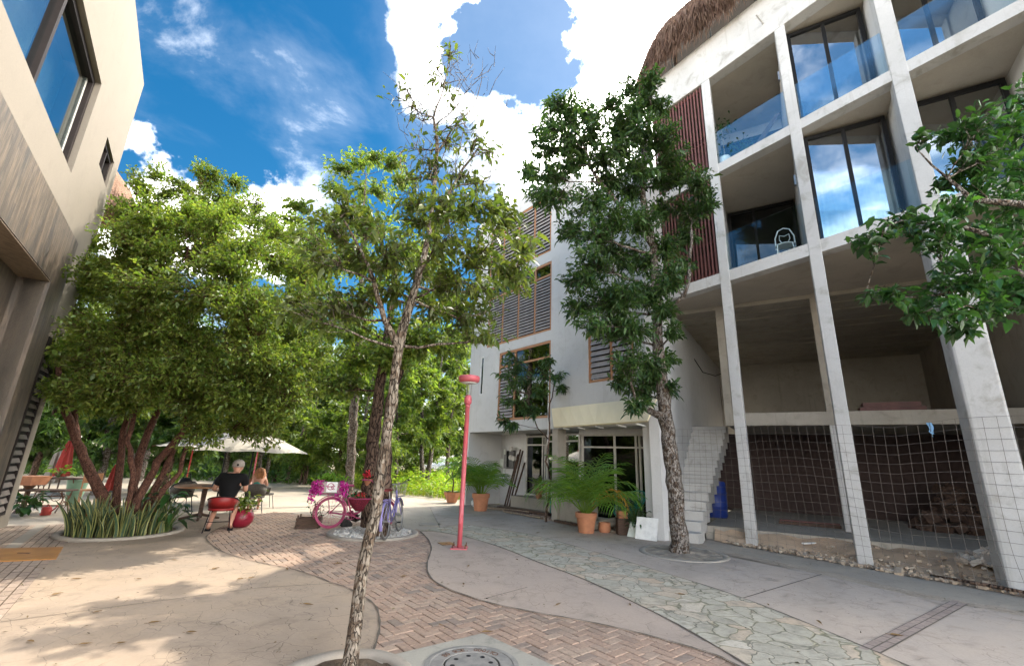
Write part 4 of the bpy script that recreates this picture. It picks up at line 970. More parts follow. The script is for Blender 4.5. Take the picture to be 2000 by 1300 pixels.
for x, y, w, f in [(1110, 215, .38, 1), (1085, 205, .3, .7), (1150, 215, .3, .7), (1060, 250, .3, .7), (1100, 260, .45, 1), (1160, 250, .4, .9), (1200, 200, .22, .5), (1220, 170, .25, .5), (1270, 155, .25, .6), (1255, 195, .4, 1), (1290, 210, .3, .7), (1220, 230, .35, .8), (1060, 290, .35, .8), (1110, 320, .4, .9), (1060, 345, .4, .9), (1030, 335, .22, .5), (1250, 250, .4, .9), (1300, 260, .35, .8), (1080, 390, .45, 1), (1140, 390, .5, 1.1), (1050, 380, .3, .7), (1150, 450, .5, 1.2), (1200, 420, .5, 1.1), (1110, 450, .35, .8), (1260, 330, .35, .7), (1320, 300, .35, .8), (1330, 350, .3, .7), (1250, 430, .5, 1.1), (1300, 410, .4, .9), (1350, 410, .4, 1), (1385, 400, .22, .5), (1150, 510, .45, 1.2), (1200, 500, .55, 1.3), (1250, 510, .5, 1.2), (1130, 545, .35, .8), (1310, 480, .4, .8), (1340, 460, .35, .6), (1170, 580, .5, 1.3), (1220, 580, .5, 1.3), (1260, 570, .45, 1.1), (1120, 600, .3, .6), (1300, 540, .4, .8), (1190, 640, .4, .9), (1240, 640, .4, 1), (1150, 630, .3, .6), (1300, 600, .3, .6), (1320, 645, .2, .4), (1225, 700, .35, .9), (1265, 710, .35, .9), (1210, 745, .25, .5), (1245, 760, .3, .7), (1275, 740, .3, .7), (1305, 700, .25, .5), (1310, 760, .18, .4), (1240, 790, .22, .5), (1360, 350, .3, .6), (1380, 370, .2, .4), (1130, 300, .35, .8), (1330, 520, .3, .6), (1180, 300, .38, .8), (1215, 285, .35, .8), (1230, 325, .38, .8), (1190, 350, .4, .9), (1225, 370, .4, .9), (1240, 205, .3, .7), (1200, 255, .35, .7), (1265, 290, .35, .8), (1290, 350, .35, .8)]:
    cls.append(cl(x, y, Yr-.35+rc.uniform(-.75, .55), w*1.12, w*.95, w*1.2, f*1.3))
make_tree('tree', 'tall dark leafy tree with grey flaking trunk in a round kerb before the louvred house', Vector((b3.x, b3.y, 0)), [t1, t2, t3, t4], cls, M['bark_grey'], M['leaf_right'], (.085, .15), .35, (.2, .42), 44, 12, 1, .12, .15, seed=33, twig_r=.004, limb_r=.03, tn=12, wob=.01, tk_=1.35)

# tree reaching in from the right edge
Yo = 4.1; ob = Vector((5.9, 3.3, 0))
t1 = [(ob-Vector((0, 0, .06)), .13), (Vector((5.85, 3.4, 1.5)), .11), (Vector((5.7, 3.5, 2.6)), .09), (P(2080, 420, 3.9), .07), (P(2060, 250, 4.0), .04)]
br = [[(P(2100, 430, 3.8), .05), (P(1990, 400, 3.95), .035), (P(1900, 390, 4.0), .025), (P(1850, 350, 4.1), .012), (P(1790, 290, 4.15), .006)],
      [(P(2100, 480, 3.8), .05), (P(1960, 470, 4.0), .03), (P(1870, 440, 4.1), .018), (P(1760, 430, 4.2), .010), (P(1660, 475, 4.3), .005)],
      [(P(2100, 560, 3.8), .045), (P(1980, 530, 4.0), .03), (P(1900, 560, 4.1), .018), (P(1800, 580, 4.2), .010), (P(1690, 580, 4.3), .005)]]
cls = []; rc = random.Random(41)
for x, y, w, f in [(1985, 190, .25, .7), (1960, 240, .3, .9), (1920, 235, .25, .7), (1990, 270, .3, 1), (1880, 270, .22, .6), (1840, 270, .15, .35), (1800, 265, .12, .25), (1930, 300, .32, 1), (1980, 340, .35, 1.2), (1890, 320, .25, .7), (1850, 350, .18, .45), (1900, 370, .28, .9), (1950, 400, .35, 1.2), (1990, 430, .3, 1), (1860, 400, .22, .6), (1810, 420, .2, .5), (1760, 430, .18, .45), (1720, 450, .14, .35), (1680, 470, .12, .25), (1780, 460, .15, .4), (1840, 460, .22, .6), (1900, 460, .3, 1), (1950, 490, .35, 1.2), (1850, 510, .22, .6), (1800, 590, .18, .45), (1750, 580, .16, .4), (1700, 578, .10, .22), (1850, 560, .22, .6), (1900, 540, .3, 1), (1960, 560, .32, 1), (1900, 600, .25, .7), (1860, 620, .2, .5), (1880, 640, .15, .4), (1950, 600, .25, .7), (1830, 600, .18, .4), (1780, 610, .12, .25), (1990, 580, .25, .8)]:
    cls.append(cl(x, y, Yo+rc.uniform(-.35, .35), w*.9, w*.75, w*1.0, f))
make_tree('tree', 'overhanging ficus branches with rounded glossy leaves reaching in from the right edge', ob, [t1]+br, cls, M['bark_grey'], M['leaf_over'], (.06, .115), .5, (.12, .26), 24, 9, 1, .06, .1, seed=44, twig_r=.0022, limb_r=.012, wob=.008)

# small climbing tree against the white house
cb0 = fM(4.62, -.35, 0); cb0 = Vector((cb0.x, cb0.y, 0)); Yc = cb0.y
t1 = [(Vector((cb0.x, cb0.y, -.04)), .035), (P(1076, 940, Yc), .03), (P(1068, 900, Yc), .028), (P(1072, 860, Yc), .025), (P(1074, 800, Yc), .02), (P(1082, 740, Yc), .014)]
t2 = [(P(1072, 858, Yc), .02), (P(1050, 835, Yc), .018), (P(1040, 810, Yc), .016), (P(1020, 780, Yc), .01)]
cls = []; rc = random.Random(9)
for x, y, w in [(990, 700, .3), (985, 730, .28), (1005, 745, .35), (1030, 740, .35), (1060, 730, .35), (1085, 730, .28), (1050, 765, .3), (1020, 790, .3), (990, 780, .28), (980, 820, .15), (1000, 830, .2), (1070, 700, .2), (1100, 755, .15), (1040, 800, .25), (1010, 715, .3)]:
    cls.append(cl(x, y, Yc-.1+rc.uniform(-.35, .05), w, w*.8, w*.5, 1))
make_tree('small_tree', 'spindly young tree trained against the white wall beside the concrete pillar', cb0, [t1, t2], cls, M['bark_dark'], M['leaf_right'], (.12, .19), .3, (.2, .35), 13, 8, 1, .2, .3, seed=3, limb_r=.012)

# ---- forest and garden trees: prototypes with their own crown, copied with new scale and turn
def proto(seed, h, w, bark, lm, stems=1, n=46, L=(.20, .32), ntw=22):
    r = random.Random(seed); tr_ = []; 
    for k in range(stems):
        a = Vector((r.uniform(-.2, .2)*k, r.uniform(-.2, .2)*k, -.1)); pl = [(a, .14*h/8)]
        lean = Vector((r.uniform(-.12, .12), r.uniform(-.12, .12), 1))
        for i in range(1, 6): pl.append((a+lean*(h*.16*i)+Vector((r.uniform(-.1, .1), r.uniform(-.1, .1), 0)), .14*h/8*(1-i*.15)))
        tr_.append(pl)
    cls = []
    for _ in range(n):
        z = r.uniform(.18, 1.0); rad = w*(1-abs(z-.6)*1.3)*r.uniform(.2, 1); a = r.uniform(0, 6.28)
        cls.append((Vector((rad*math.cos(a), rad*math.sin(a), z*h)), (r.uniform(.5, .95),)*2+(r.uniform(.35, .6),), 1))
    return make_tree('forest_tree', 'x', Vector((0, 0, 0)), tr_, cls, bark, lm, L, .42, (.3, .7), ntw, 9, 0, .15, .3, seed=seed, limb_r=.05, tn=6, twig_r=.006)
def copy_thing(o, loc, sc, rz, label, group=None, name=None):
    c = o.copy(); C.objects.link(c); c.location = loc; c.rotation_euler = (0, 0, rz); c.scale = sc if isinstance(sc, tuple) else (sc,)*3
    c['label'] = label
    if group: c['group'] = group
    for ch in o.children:
        d = ch.copy(); C.objects.link(d); d.parent = c
        for g in ch.children:
            e = g.copy(); C.objects.link(e); e.parent = d
    return c
pr = [proto(51, 9, 2.6, M['bark_pale'], M['leaf_far']), proto(52, 10, 2.9, M['bark_grey'], M['leaf_far'], 2), proto(53, 8.5, 2.8, M['bark_dark'], M['leaf_far2'], 1), proto(54, 9.5, 2.4, M['bark_grey'], M['leaf_far2'], 2, 40), proto(55, 5, 2.2, M['bark_dark'], M['leaf_far'], 3, 34, (.18, .28))]
rf = random.Random(77)
spots = [  # (px of the trunk, y distance, height factor, prototype)
 (870, 34, 1.15, 0), (925, 38, 1.2, 1), (800, 40, 1.2, 3), (835, 27, .95, 1), (760, 33, 1.1, 2), (700, 29, 1.0, 0), (640, 31, 1.05, 1), (580, 33, 1.05, 2), (520, 30, 1.0, 1), (460, 31, 1.0, 3), (400, 33, 1.0, 0), (340, 30, .95, 2), (280, 32, 1.0, 3), (220, 29, .95, 1), (160, 31, 1.0, 2), (100, 28, .9, 0), (40, 30, 1.0, 3), (-60, 27, .95, 2), (890, 50, 1.3, 2), (720, 46, 1.3, 1), (600, 48, 1.3, 3), (480, 46, 1.25, 2), (350, 48, 1.2, 1), (960, 52, 1.3, 0), (780, 24, .8, 0), (660, 22.5, .8, 4), (730, 20.5, .62, 4), (815, 31, .8, 4), (905, 44, .9, 4), (600, 24.5, .75, 4), (545, 26, .8, 4),
 (70, 17, .75, 2), (200, 16, .7, 3), (330, 17, .75, 2), (440, 20, .72, 3), (10, 20, .8, 2), (130, 22, .85, 1), (520, 21, .62, 1), (280, 23, .85, 1)]
wh = ['behind the plaza', 'beyond the clearing', 'at the back of the forest', 'near the grass field', 'behind the umbrellas', 'far behind the parked cars']
used = set(); firsts = {}
DESC = ['pale-trunked light green forest tree', 'twin-stemmed light green forest tree', 'dark-trunked deep green forest tree', 'twin-stemmed deep green forest tree', 'low spreading light green thicket tree']
ordw = ['first', 'second', 'third', 'fourth', 'fifth', 'sixth', 'seventh', 'eighth', 'ninth', 'tenth']
order = sorted(range(len(spots)), key=lambda i: spots[i][0]); cnt = {}
for i in order:
    px, y, hf, k = spots[i]; p = P(px, 900, y); cnt[k] = cnt.get(k, 0)+1
    lab = DESC[k]+', '+ordw[cnt[k]-1]+' of its kind from the left'
    loc = Vector((p.x, p.y, -.05)); sc = (hf*rf.uniform(.95, 1.1), hf*rf.uniform(.95, 1.1), hf)
    if k not in firsts:
        o = pr[k]; firsts[k] = 1; o.location = loc; o.scale = sc; o.rotation_euler = (0, 0, rf.uniform(0, 6.28)); o['label'] = lab; o['group'] = 'forest trees behind the plaza'
    else: copy_thing(pr[k], loc, sc, rf.uniform(0, 6.28), lab, 'forest trees behind the plaza')
# taller tree whose top shows above the bushy one
b5 = P(690, 900, 15.5); b5.z = 0; Y5 = 15.5
t1 = [(Vector((b5.x, b5.y, -.05)), .15), (P(690, 820, Y5), .14), (P(700, 700, Y5), .12), (P(705, 560, Y5), .09), (P(710, 420, Y5), .05), (P(715, 340, Y5), .02)]
cls = []; rc = random.Random(61)
for x, y, w in [(660, 330, .7), (700, 310, .7), (740, 310, .6), (775, 315, .5), (650, 370, .6), (700, 370, .9), (750, 370, .8), (790, 350, .5), (640, 420, .6), (690, 430, .9), (740, 430, .9), (560, 430, .6), (580, 470, .7), (600, 510, .8), (560, 500, .6), (620, 560, .9), (680, 520, .9), (640, 640, .9), (600, 620, .9), (700, 620, .9), (640, 720, .8), (700, 720, .8), (600, 700, .8), (545, 470, .8), (570, 540, .9), (620, 480, .8), (590, 570, .9), (540, 600, .9), (520, 520, .8), (550, 660, .9), (520, 580, .8), (740, 560, .8), (575, 400, .4), (655, 590, .9)]:
    cls.append(cl(x, y, Y5+rc.uniform(-1.2, 1.2), w, w*.7, w, 1))
make_tree('tree', 'taller tree on a pale trunk standing behind the pink bicycle, crown above its neighbours', b5, [t1], cls, M['bark_pale'], M['leaf_bush'], (.12, .19), .48, (.3, .6), 42, 10, 0, .15, .3, seed=65, limb_r=.05)
# leaning thin trees at the edge of the clearing
for (bx, by, tx, ty, lab) in [(558, 942, 590, 850, 'thin pale tree trunk leaning right at the edge of the sunlit clearing'), (600, 936, 604, 850, 'thin straight brown sapling beside the leaning pale one')]:
    g0 = G(bx, by); y = g0.y
    t1 = [(Vector((g0.x, g0.y, -.05)), .10), (P((bx*2+tx)/3, (by*2+ty)/3, y), .09), (P(tx, ty, y), .08), (P(tx+30, ty-130, y), .05)]
    cls = [cl(tx+rf.uniform(-40, 70), ty-rf.uniform(60, 220), y+rf.uniform(-1, 1), .8, .55, .8, 1) for _ in range(9)]
    make_tree('sapling', lab, Vector((g0.x, g0.y, 0)), [t1], cls, M['bark_pale'], M['leaf_far'], (.13, .2), .42, (.3, .6), 16, 8, 0, seed=int(bx))
# weeds: one thicket of stalks with leaves over the field edge
WP, WD_, WU = [], [], []
fieldw = [(-1.3, 18.0), (-3.6, 19.4), (-6.0, 21.4), (-8.4, 24.6), (-9.5, 30), (-2, 40), (3, 40), (2, 26), (0, 18.5)]
fr_ = in_tri_region(fieldw)
for _ in range(1500):
    b = np.array(fr_()); h = rng.uniform(.3, 1.05); n = 9
    t = rng.uniform(.15, 1, n)[:, None]; a = rng.uniform(-.2, .2, 3); a[2] = 0
    WP.append(b+t*np.array((0, 0, h))+a*t); d = unit(n, rng); d[:, 2] = d[:, 2]*.4+.2; WD_.append(d); u = unit(n, rng)*.4; u[:, 2] += 1; WU.append(u)
WP = np.concatenate(WP); WD_ = np.concatenate(WD_); WU = np.concatenate(WU); n = len(WP); ll = rng.uniform(.10, .24, n)
V, F, k = leaf_arrays(WP, WD_, WU, ll, ll*.5, 0, .2); o = mesh_leaves('weeds', V, F, k, M['weed'], None); o['kind'] = 'stuff'
# undergrowth at the foot of the forest
WP, WD_, WU = [], [], []
for _ in range(1500):
    x = rng.uniform(-60, 640); y0 = rng.uniform(24.5, 36); q = P(x, 900, y0); b = np.array((q.x, q.y, -.05)); h = rng.uniform(.3, 1.6); n = 12
    t = rng.uniform(.1, 1, n)[:, None]; WP.append(b+t*np.array((0, 0, h))+rng.normal(0, .25, (n, 3))); d = unit(n, rng); WD_.append(d); u = unit(n, rng)*.5; u[:, 2] += 1; WU.append(u)
WP = np.concatenate(WP); WD_ = np.concatenate(WD_); WU = np.concatenate(WU); n = len(WP); ll = rng.uniform(.18, .4, n)
WP[:, 2] = np.maximum(WP[:, 2], 0)
V, F, k = leaf_arrays(WP, WD_, WU, ll, ll*.45, 0, .2); o = mesh_leaves('undergrowth', V, F, k, M['leaf_far2'], None); o['kind'] = 'stuff'
# ------------------------------------------------------------------ objects
def part(mb, name, m, root, smooth=False, bevel=0): return mb.build(name, M[m] if isinstance(m, str) else m, root, smooth=smooth, world=False, bevel=bevel)
def Gv(px, py, z=0.0): q = G(px, py, z); return Vector((q.x, q.y, z))
# lamp post
lp = thing('street_lamp', Gv(897, 1070, .01), 'coral red street lamp with a mushroom shaped head bolted to the pavement', 'street lamp')
H_ = P(910, 735, 9.0).z-.01
mb = MB(); mb.box(-.15, .15, -.15, .15, .0, .018); b = part(mb, 'base_plate', 'lamp_red', lp, bevel=.004)
for x in (-1, 1):
    for y in (-1, 1): mb = MB(); mb.lathe([(.016, .018), (.016, .035), (.009, .036), (.009, .085), (.0, .087)], 6, (x*.115, y*.115, 0)); part(mb, 'bolt', 'rust', b)
mb = MB(); mb.lathe([(.044, .017), (.044, .55), (.0445, .551), (.0445, .56), (.044, .561), (.044, H_-.62), (.052, H_-.615), (.052, H_-.58), (.044, H_-.575)], 20); part(mb, 'pole', 'lamp_red', lp, True)
mb = MB(); mb.lathe([(.044, H_-.574), (.072, H_-.54), (.076, H_-.47), (.06, H_-.40), (.03, H_-.375), (0, H_-.37)], 20); part(mb, 'collar', 'lamp_red', lp, True)
for a in range(3):
    x, y = .045*math.cos(a*2.09+.4), .045*math.sin(a*2.09+.4); mb = MB(); mb.tube([(x, y, H_-.40), (x*1.35, y*1.35, H_-.13)], .008, 6); part(mb, 'lamp_arm', 'steel', lp)
mb = MB(); mb.lathe([(.165, H_-.135), (.205, H_-.10), (.215, H_-.04), (.20, H_-.005), (.12, H_+.012), (.05, H_+.005), (0, H_+.004)], 28); h = part(mb, 'lamp_head', 'lamp_red', lp, True)
mb = MB(); mb.lathe([(0, H_-.16), (.10, H_-.155), (.165, H_-.136)], 24); part(mb, 'diffuser', 'white_paint', h, True)

# manhole in its concrete surround
mc = Vector((G(921, 1302).x, G(921, 1302).y, 0)); 
ap, r1, l1 = G(943, 1239).xy, G(1075, 1300).xy, G(728, 1291).xy
sheet('manhole_surround', [l1+(l1-ap)*.02, ap, r1+(r1-ap)*.6, r1+(r1-ap)*.6+(l1-ap), l1+(r1-ap)*1.4], .016, concrete('patched_concrete', (.36, .33, .275), (.32, .295, .25), (.16, .155, .135), 0, .9))
mh = thing('manhole_cover', (mc.x, mc.y, .016), 'round grey manhole cover with raised numbers and dark holes in a concrete square', 'manhole cover')
M['cast'] = mat('worn_cast_cover', (.27, .25, .225), (.19, .18, .165), 9, .7, .1, .3, 70)
mb = MB(); mb.lathe([(.375, -.005), (.375, .006), (.335, .008), (.328, .002)], 56); part(mb, 'rim', 'cast', mh)
mb = MB(); mb.lathe([(.322, -.004), (.322, .007), (.228, .007), (.224, .002), (.212, .002), (.208, .007), (0, .007)], 56); lid = part(mb, 'lid', 'cast', mh)
for k in range(8):
    a = k*math.pi/4+.25; mb = MB(); mb.lathe([(.020, .0072), (.020, .0078), (0, .0078)], 14, (.155*math.cos(a), .155*math.sin(a), 0)); part(mb, 'lift_hole', 'black_metal', lid)
txt = '80 SOE. 0001TO'
for i, ch in enumerate(txt):
    if ch == ' ': continue
    cu = bpy.data.curves.new('numeral', 'FONT'); cu.body = ch; cu.size = .075; cu.extrude = .0015; cu.align_x = 'CENTER'; cu.align_y = 'CENTER'
    a = math.pi*.83-i*.135; tob = bpy.data.objects.new('tmp', cu); C.objects.link(tob)
    dg = bpy.context.evaluated_depsgraph_get(); me = bpy.data.meshes.new_from_object(tob.evaluated_get(dg)); bpy.data.objects.remove(tob)
    me.materials.clear(); me.materials.append(M['rust']); o = bpy.data.objects.new('numeral', me); C.objects.link(o); o.parent = lid
    o.location = (.272*math.cos(a), .272*math.sin(a), .0078); o.rotation_euler = (0, 0, a-math.pi/2)
# kerb rings round the trees
M['debris'] = mat('dry_tree_soil', (.20, .165, .13), (.30, .255, .20), 5, .95, 0, .8, 40, .2)
def ring(px, py, r, label, soil, n=48, sx=1.0, sy=1.0, rz=0, at=None, h=.05):
    c = at or Gv(px, py); t = thing('tree_kerb', (c.x, c.y, 0), label, 'kerb', rz=rz)
    mb = MB(); mb.lathe([(r, -.03), (r, h-.012), (r-.015, h), (r-.10, h), (r-.12, h-.015), (r-.125, -.05)], n, sx=sx, sy=sy); part(mb, 'kerb_ring', 'kerb', t, True)
    mb = MB(); rr = random.Random(int(px)); k = 9; vs = []; 
    for i in range(k):
        for j in range(36):
            a = j*math.pi/18; q = (r-.115)*i/(k-1); vs.append((q*math.cos(a)*sx, q*math.sin(a)*sy, .015+.012*rr.uniform(-1, 1)+.015*(1-i/(k-1))))
    mb.add(vs, [(i*36+j, i*36+(j+1) % 36, (i+1)*36+(j+1) % 36, (i+1)*36+j) for i in range(k-1) for j in range(36)]); part(mb, 'soil_bed', soil, t)
    return t
ring(0, 0, .50, 'pale round kerb with brown soil under the slim foreground tree', 'soil', at=Vector((b0.x-.02, b0.y-.03, 0)))
ring(1326, 1083, .80, 'low round kerb with sandy soil around the tall grey-barked tree', 'debris', at=Vector((b3.x+.05, b3.y-.02, 0)), h=.022)
ring(732, 1043, .92, 'round kerb filled with pale gravel around the twin-trunked tree', 'gravel', at=Vector(((b1.x+b2.x)/2, (b1.y+b2.y)/2-.1, 0)))
ring(238, 1040, .98, 'round kerb under the bushy tree, packed with striped snake plants', 'soil', at=Vector((bc.x, bc.y, 0)))
# loose pale pebbles in the gravel ring
mb = MB(); rg = random.Random(4)
for _ in range(420):
    a, q = rg.uniform(0, 6.28), .78*math.sqrt(rg.random()); c = Vector(((b1.x+b2.x)/2+q*math.cos(a), (b1.y+b2.y)/2-.1+q*math.sin(a), .035)); s = rg.uniform(.012, .035)
    mb.obox(c, (s, s*rg.uniform(.6, 1), s*.6), rg.uniform(0, 3), rg.uniform(-.4, .4), rg.uniform(-.4, .4))
o = mb.build('pebbles', islandmat('pebble', [(.45, .42, .37), (.60, .56, .50), (.68, .65, .60), (.35, .32, .28)], .9)); o['kind'] = 'stuff'

# snake plants
M['snake'] = mat('snake_leaf_green', (.035, .066, .027), (.02, .04, .02), 14, .5, 0, .05, 40, .4, (1, 1, 4))
M['snake_edge'] = mat('snake_leaf_edge', (.21, .205, .065), (.16, .165, .05), 6, .5, 0, .05, 40)
def snake(seed, n, label):
    r = random.Random(seed); t = thing('snake_plant', (0, 0, 0), label, 'plant', 'snake plants around the bushy tree')
    for _ in range(n):
        mb = MB(); a = r.uniform(0, 6.28); q = r.uniform(0, .13); b = Vector((q*math.cos(a), q*math.sin(a), 0)); h = r.uniform(.38, .78); le = r.uniform(.03, .30); w = r.uniform(.026, .042); tw0 = r.uniform(0, 6.28)
        d = Vector((math.cos(a), math.sin(a), 0)); rows = []
        for i in range(7):
            u = i/6; p = b+d*(le*u*u)+Vector((0, 0, h*u*(1-.12*u*le/h))); ww = w*(1-.15*(1-u))*(1-u**3.2)+.002; an = tw0+u*.7; s = Vector((math.cos(an), math.sin(an), 0)); nn = Vector((-s.y, s.x, 0))*w*.22
            rows.append([p-s*ww, p-s*ww*.66+nn, p+s*ww*.66+nn, p+s*ww])
        vs = [x for rw in rows for x in rw]; 
        for i in range(6):
            pass
        b0_ = len(mb.v); mb.v += [tuple(x) for x in vs]
        for i in range(6):
            for j in range(3): mb.f.append((b0_+i*4+j, b0_+i*4+j+1, b0_+(i+1)*4+j+1, b0_+(i+1)*4+j)); mb.mi.append(1 if j != 1 else 0)
        mb.build('leaf', [M['snake'], M['snake_edge']], t, world=False)
    return t
sp_ = [snake(s, 13, 'x') for s in (1, 2, 3)]
k = 0; rs_ = random.Random(12)
SLs = ['striped snake plant with yellow edged upright blades, in the '+q_+' of the clump' for q_ in ('left third', 'middle', 'right third')]
for a in range(0, 360, 18):
    for q in ((.72, .42) if a % 36 == 0 else (.66,)):
        x, y = bc.x+q*math.cos(R(a))*1.05, bc.y+q*math.sin(R(a))
        if y > bc.y+.35: continue
        sc = rs_.uniform(.72, 1.05); o = sp_[k] if k < 3 else copy_thing(sp_[k % 3], (0, 0, 0), 1, 0, '')
        o['label'] = SLs[0 if x < bc.x-.3 else 2 if x > bc.x+.3 else 1]; o.location = (x, y, .02); o.scale = (sc,)*3; o.rotation_euler = (0, 0, rs_.uniform(0, 6.28)); k += 1
# broad leaved plants
def leafy(name, loc, label, n, L, asp, h, m, seed, spread=.35, group=None, cat='plant', up=.6, kind=1, droop=.35):
    t = thing(name, loc, label, cat, group); r = np.random.default_rng(seed); st = MB()
    a = r.uniform(0, 6.28, n); q = r.uniform(.1, 1, n)*spread; z = r.uniform(.25, 1, n)*h
    pos = np.stack([q*np.cos(a), q*np.sin(a), z], 1)
    for p in pos: st.tube([(p[0]*.08, p[1]*.08, 0), (p[0]*.5, p[1]*.5, p[2]*.7), tuple(p)], [.006, .005, .003], 4)
    part(st, 'stem', M['leaf_far2'], t)
    d = np.stack([np.cos(a), np.sin(a), np.full(n, up)*r.uniform(-.6, 1.2, n)], 1)+r.normal(0, .2, (n, 3)); u = r.normal(0, .25, (n, 3)); u[:, 2] += 1
    ll = r.uniform(L[0], L[1], n); V, F, k = leaf_arrays(pos, d, u, ll, ll*asp, kind, droop)
    o = mesh_leaves('foliage', V+np.array(t.location), F, k, m, t); return t
M['leaf_deep'] = leafmat('deep_green_leaf', [(.012, .04, .012), (.02, .06, .015), (.035, .085, .018)], .25, .3, .5)
M['leaf_lime'] = leafmat('lime_leaf', [(.07, .16, .015), (.13, .22, .02), (.20, .26, .04)], .45, .4)
leafy('philodendron', Gv(318, 1040, .02), 'dark glossy broad leaved plant at the right side of the snake plants', 46, (.16, .30), .5, .75, M['leaf_deep'], 5, .34)
leafy('philodendron', Gv(328, 985, .0), 'lime green broad leaved plant between the bushy tree and the left chair', 40, (.18, .34), .5, .9, M['leaf_lime'], 6, .4)
# orange cover by the left building
oc_ = thing('cover_plate', (0, 0, 0), 'flat orange access cover on the pavers beside the cream building', 'cover plate')
q = [G(109, 1093), G(123, 1069.6), G(-14, 1073.5), G(-34, 1099)]
oc_.location = q[0]; oc_.location.z = .0
mb = MB(); mb.hexa([Vector((p.x, p.y, .004)) for p in q]+[Vector((p.x, p.y, .022)) for p in q]); mb.build('plate', M['orange_lid'], oc_, bevel=.004)
mb = MB(); e = q[0].lerp(q[2], .5); mb.obox((e.x, e.y, .025), (.09, .012, .005)); mb.build('handle', M['rust'], oc_)
def small_cover(px, py, s, m, label):
    t = thing('valve_cover', Gv(px, py, .011), label, 'cover plate', rz=.5); mb = MB(); mb.box(-s, s, -s, s, 0, .008); part(mb, 'plate', m, t, bevel=.002); mb = MB(); mb.box(-.02, .02, -.006, .006, .008, .012); part(mb, 'handle', 'rust', t)
small_cover(872, 1061, .13, 'orange_lid', 'small square orange valve cover beside the foot of the red lamp')
t = thing('valve_cover', Gv(842, 1023, .0), 'round concrete inspection cover flush with the walk left of the red lamp', 'cover plate'); mb = MB(); mb.lathe([(.30, -.01), (.30, .004), (.28, .006), (.27, .001), (.255, .001), (.25, .006), (0, .006)], 32); part(mb, 'lid', 'kerb', t)

# ---- pots and palms
def pot(t, r, h, m='terracotta', rim=True, soil=True):
    mb = MB()
    pr_ = [(r*.68, 0), (r*.72, .01), (r*.93, h*.74), (r*.94, h*.75), (r*1.03, h*.76), (r*1.05, h*.98), (r*1.0, h), (r*.9, h), (r*.88, h*.8)] if rim else [(r*.8, 0), (r*.98, h*.3), (r, h*.6), (r*.96, h), (r*.86, h), (r*.84, h*.8)]
    mb.lathe(pr_, 28); p = part(mb, 'pot', m, t, True); shade_auto(p, 35)
    if soil: mb = MB(); mb.lathe([(r*.87, h*.86), (0, h*.9)], 20); part(mb, 'soil', 'soil', t)
def frond_mesh(mb, base, az, el, L, n, ll, r, curl=1.2):
    p = Vector(base); step = L/n; pts = [p.copy()]; e = el; d = None; leafl = []
    for i in range(n):
        u = i/n; e = el-curl*u*u*1.5; d = Vector((math.cos(az)*math.cos(e), math.sin(az)*math.cos(e), math.sin(e))); p = p+d*step; pts.append(p.copy())
        if u > .16:
            s = Vector((-math.sin(az), math.cos(az), 0)); up_ = s.cross(d).normalized()*-1
            w = ll*math.sin(math.pi*(u*.82+.14))**.7
            for sg in (-1, 1):
                dr = (s*sg*.85+d*.75+Vector((0, 0, r.uniform(-.28, .02)))).normalized(); q0 = p; q1 = p+dr*w*.55+Vector((0, 0, -.01)); q2 = p+dr*w+Vector((0, 0, -w*.26)); ww = d*.016
                mb.add([q0-ww*.6, q0+ww*.6, q1+ww, q1-ww, q2], [(0, 1, 2, 3), (3, 2, 4)])
    mb.tube(pts, [.012*(1-.75*i/n) for i in range(n+1)], 4, cap=False)
M['palm'] = leafmat('areca_leaf', [(.07, .16, .025), (.11, .22, .03), (.17, .26, .04), (.08, .19, .04)], .45, .35)
M['palm_dead'] = leafmat('withered_frond', [(.42, .19, .03), (.50, .26, .05)], .3, .6)
def palm(name, loc, label, r, h, n, L, seed, potm='terracotta', dead=0, cat='potted palm', group=None):
    t = thing(name, loc, label, cat, group); pot(t, r, h, potm); rr = random.Random(seed)
    st = MB()
    for _ in range(7): a = rr.uniform(0, 6.28); q = r*.4*rr.random(); st.tube([(q*math.cos(a), q*math.sin(a), h*.85), (q*1.6*math.cos(a), q*1.6*math.sin(a), h+.35*L)], [.016, .010], 5)
    part(st, 'stem', M['leaf_lime'], t)
    for k in range(n):
        mb = MB(); a = rr.uniform(0, 6.28); q = r*.35; el = R(rr.uniform(38, 88)); frond_mesh(mb, (q*math.cos(a), q*math.sin(a), h*.95), a, el, L*rr.uniform(.75, 1.1), 16, L*.36, rr, rr.uniform(.7, 1.35)); part(mb, 'frond', 'palm', t)
    for k in range(dead):
        mb = MB(); a = -.55+k*.3; frond_mesh(mb, (.06, -.03, h), a, R(62-k*9), L*(.8-.05*k), 14, L*.26, rr, 1.75); o = part(mb, 'frond', 'palm_dead', t); o['label'] = 'withered orange frond'
    return t
palm('potted_palm', Gv(1145, 1040), 'large terracotta potted palm with one withered orange frond before the shop window', .245, .45, 38, 1.55, 3, dead=3)
palm('potted_palm', Gv(938, 997), 'terracotta potted palm in front of the carport beside the glass door', .27, .52, 36, 1.4, 8)
t = thing('bowl_pot', Gv(1181, 1039), 'empty low round terracotta pot beside the large potted palm', 'pot'); pot(t, .145, .22, rim=False)
t = thing('potted_yucca', Gv(882, 981, 0), 'hexagonal terracotta pot with a curling leggy plant left of the red lamp', 'potted plant')
mb = MB(); mb.lathe([(.16, 0), (.30, .30), (.31, .36), (.25, .36), (.22, .28), (0, .28)], 6); part(mb, 'pot', 'terracotta', t)
st = MB(); st.tube([(0, 0, .28), (.03, 0, .7), (-.05, 0, 1.0), (.05, 0, 1.35)], [.03, .028, .025, .018], 6); st.tube([(-.03, 0, .8), (-.2, 0, 1.05), (-.22, 0, 1.3)], [.02, .018, .012], 6); part(st, 'stem', 'dark_wood', t)
rr = random.Random(2)
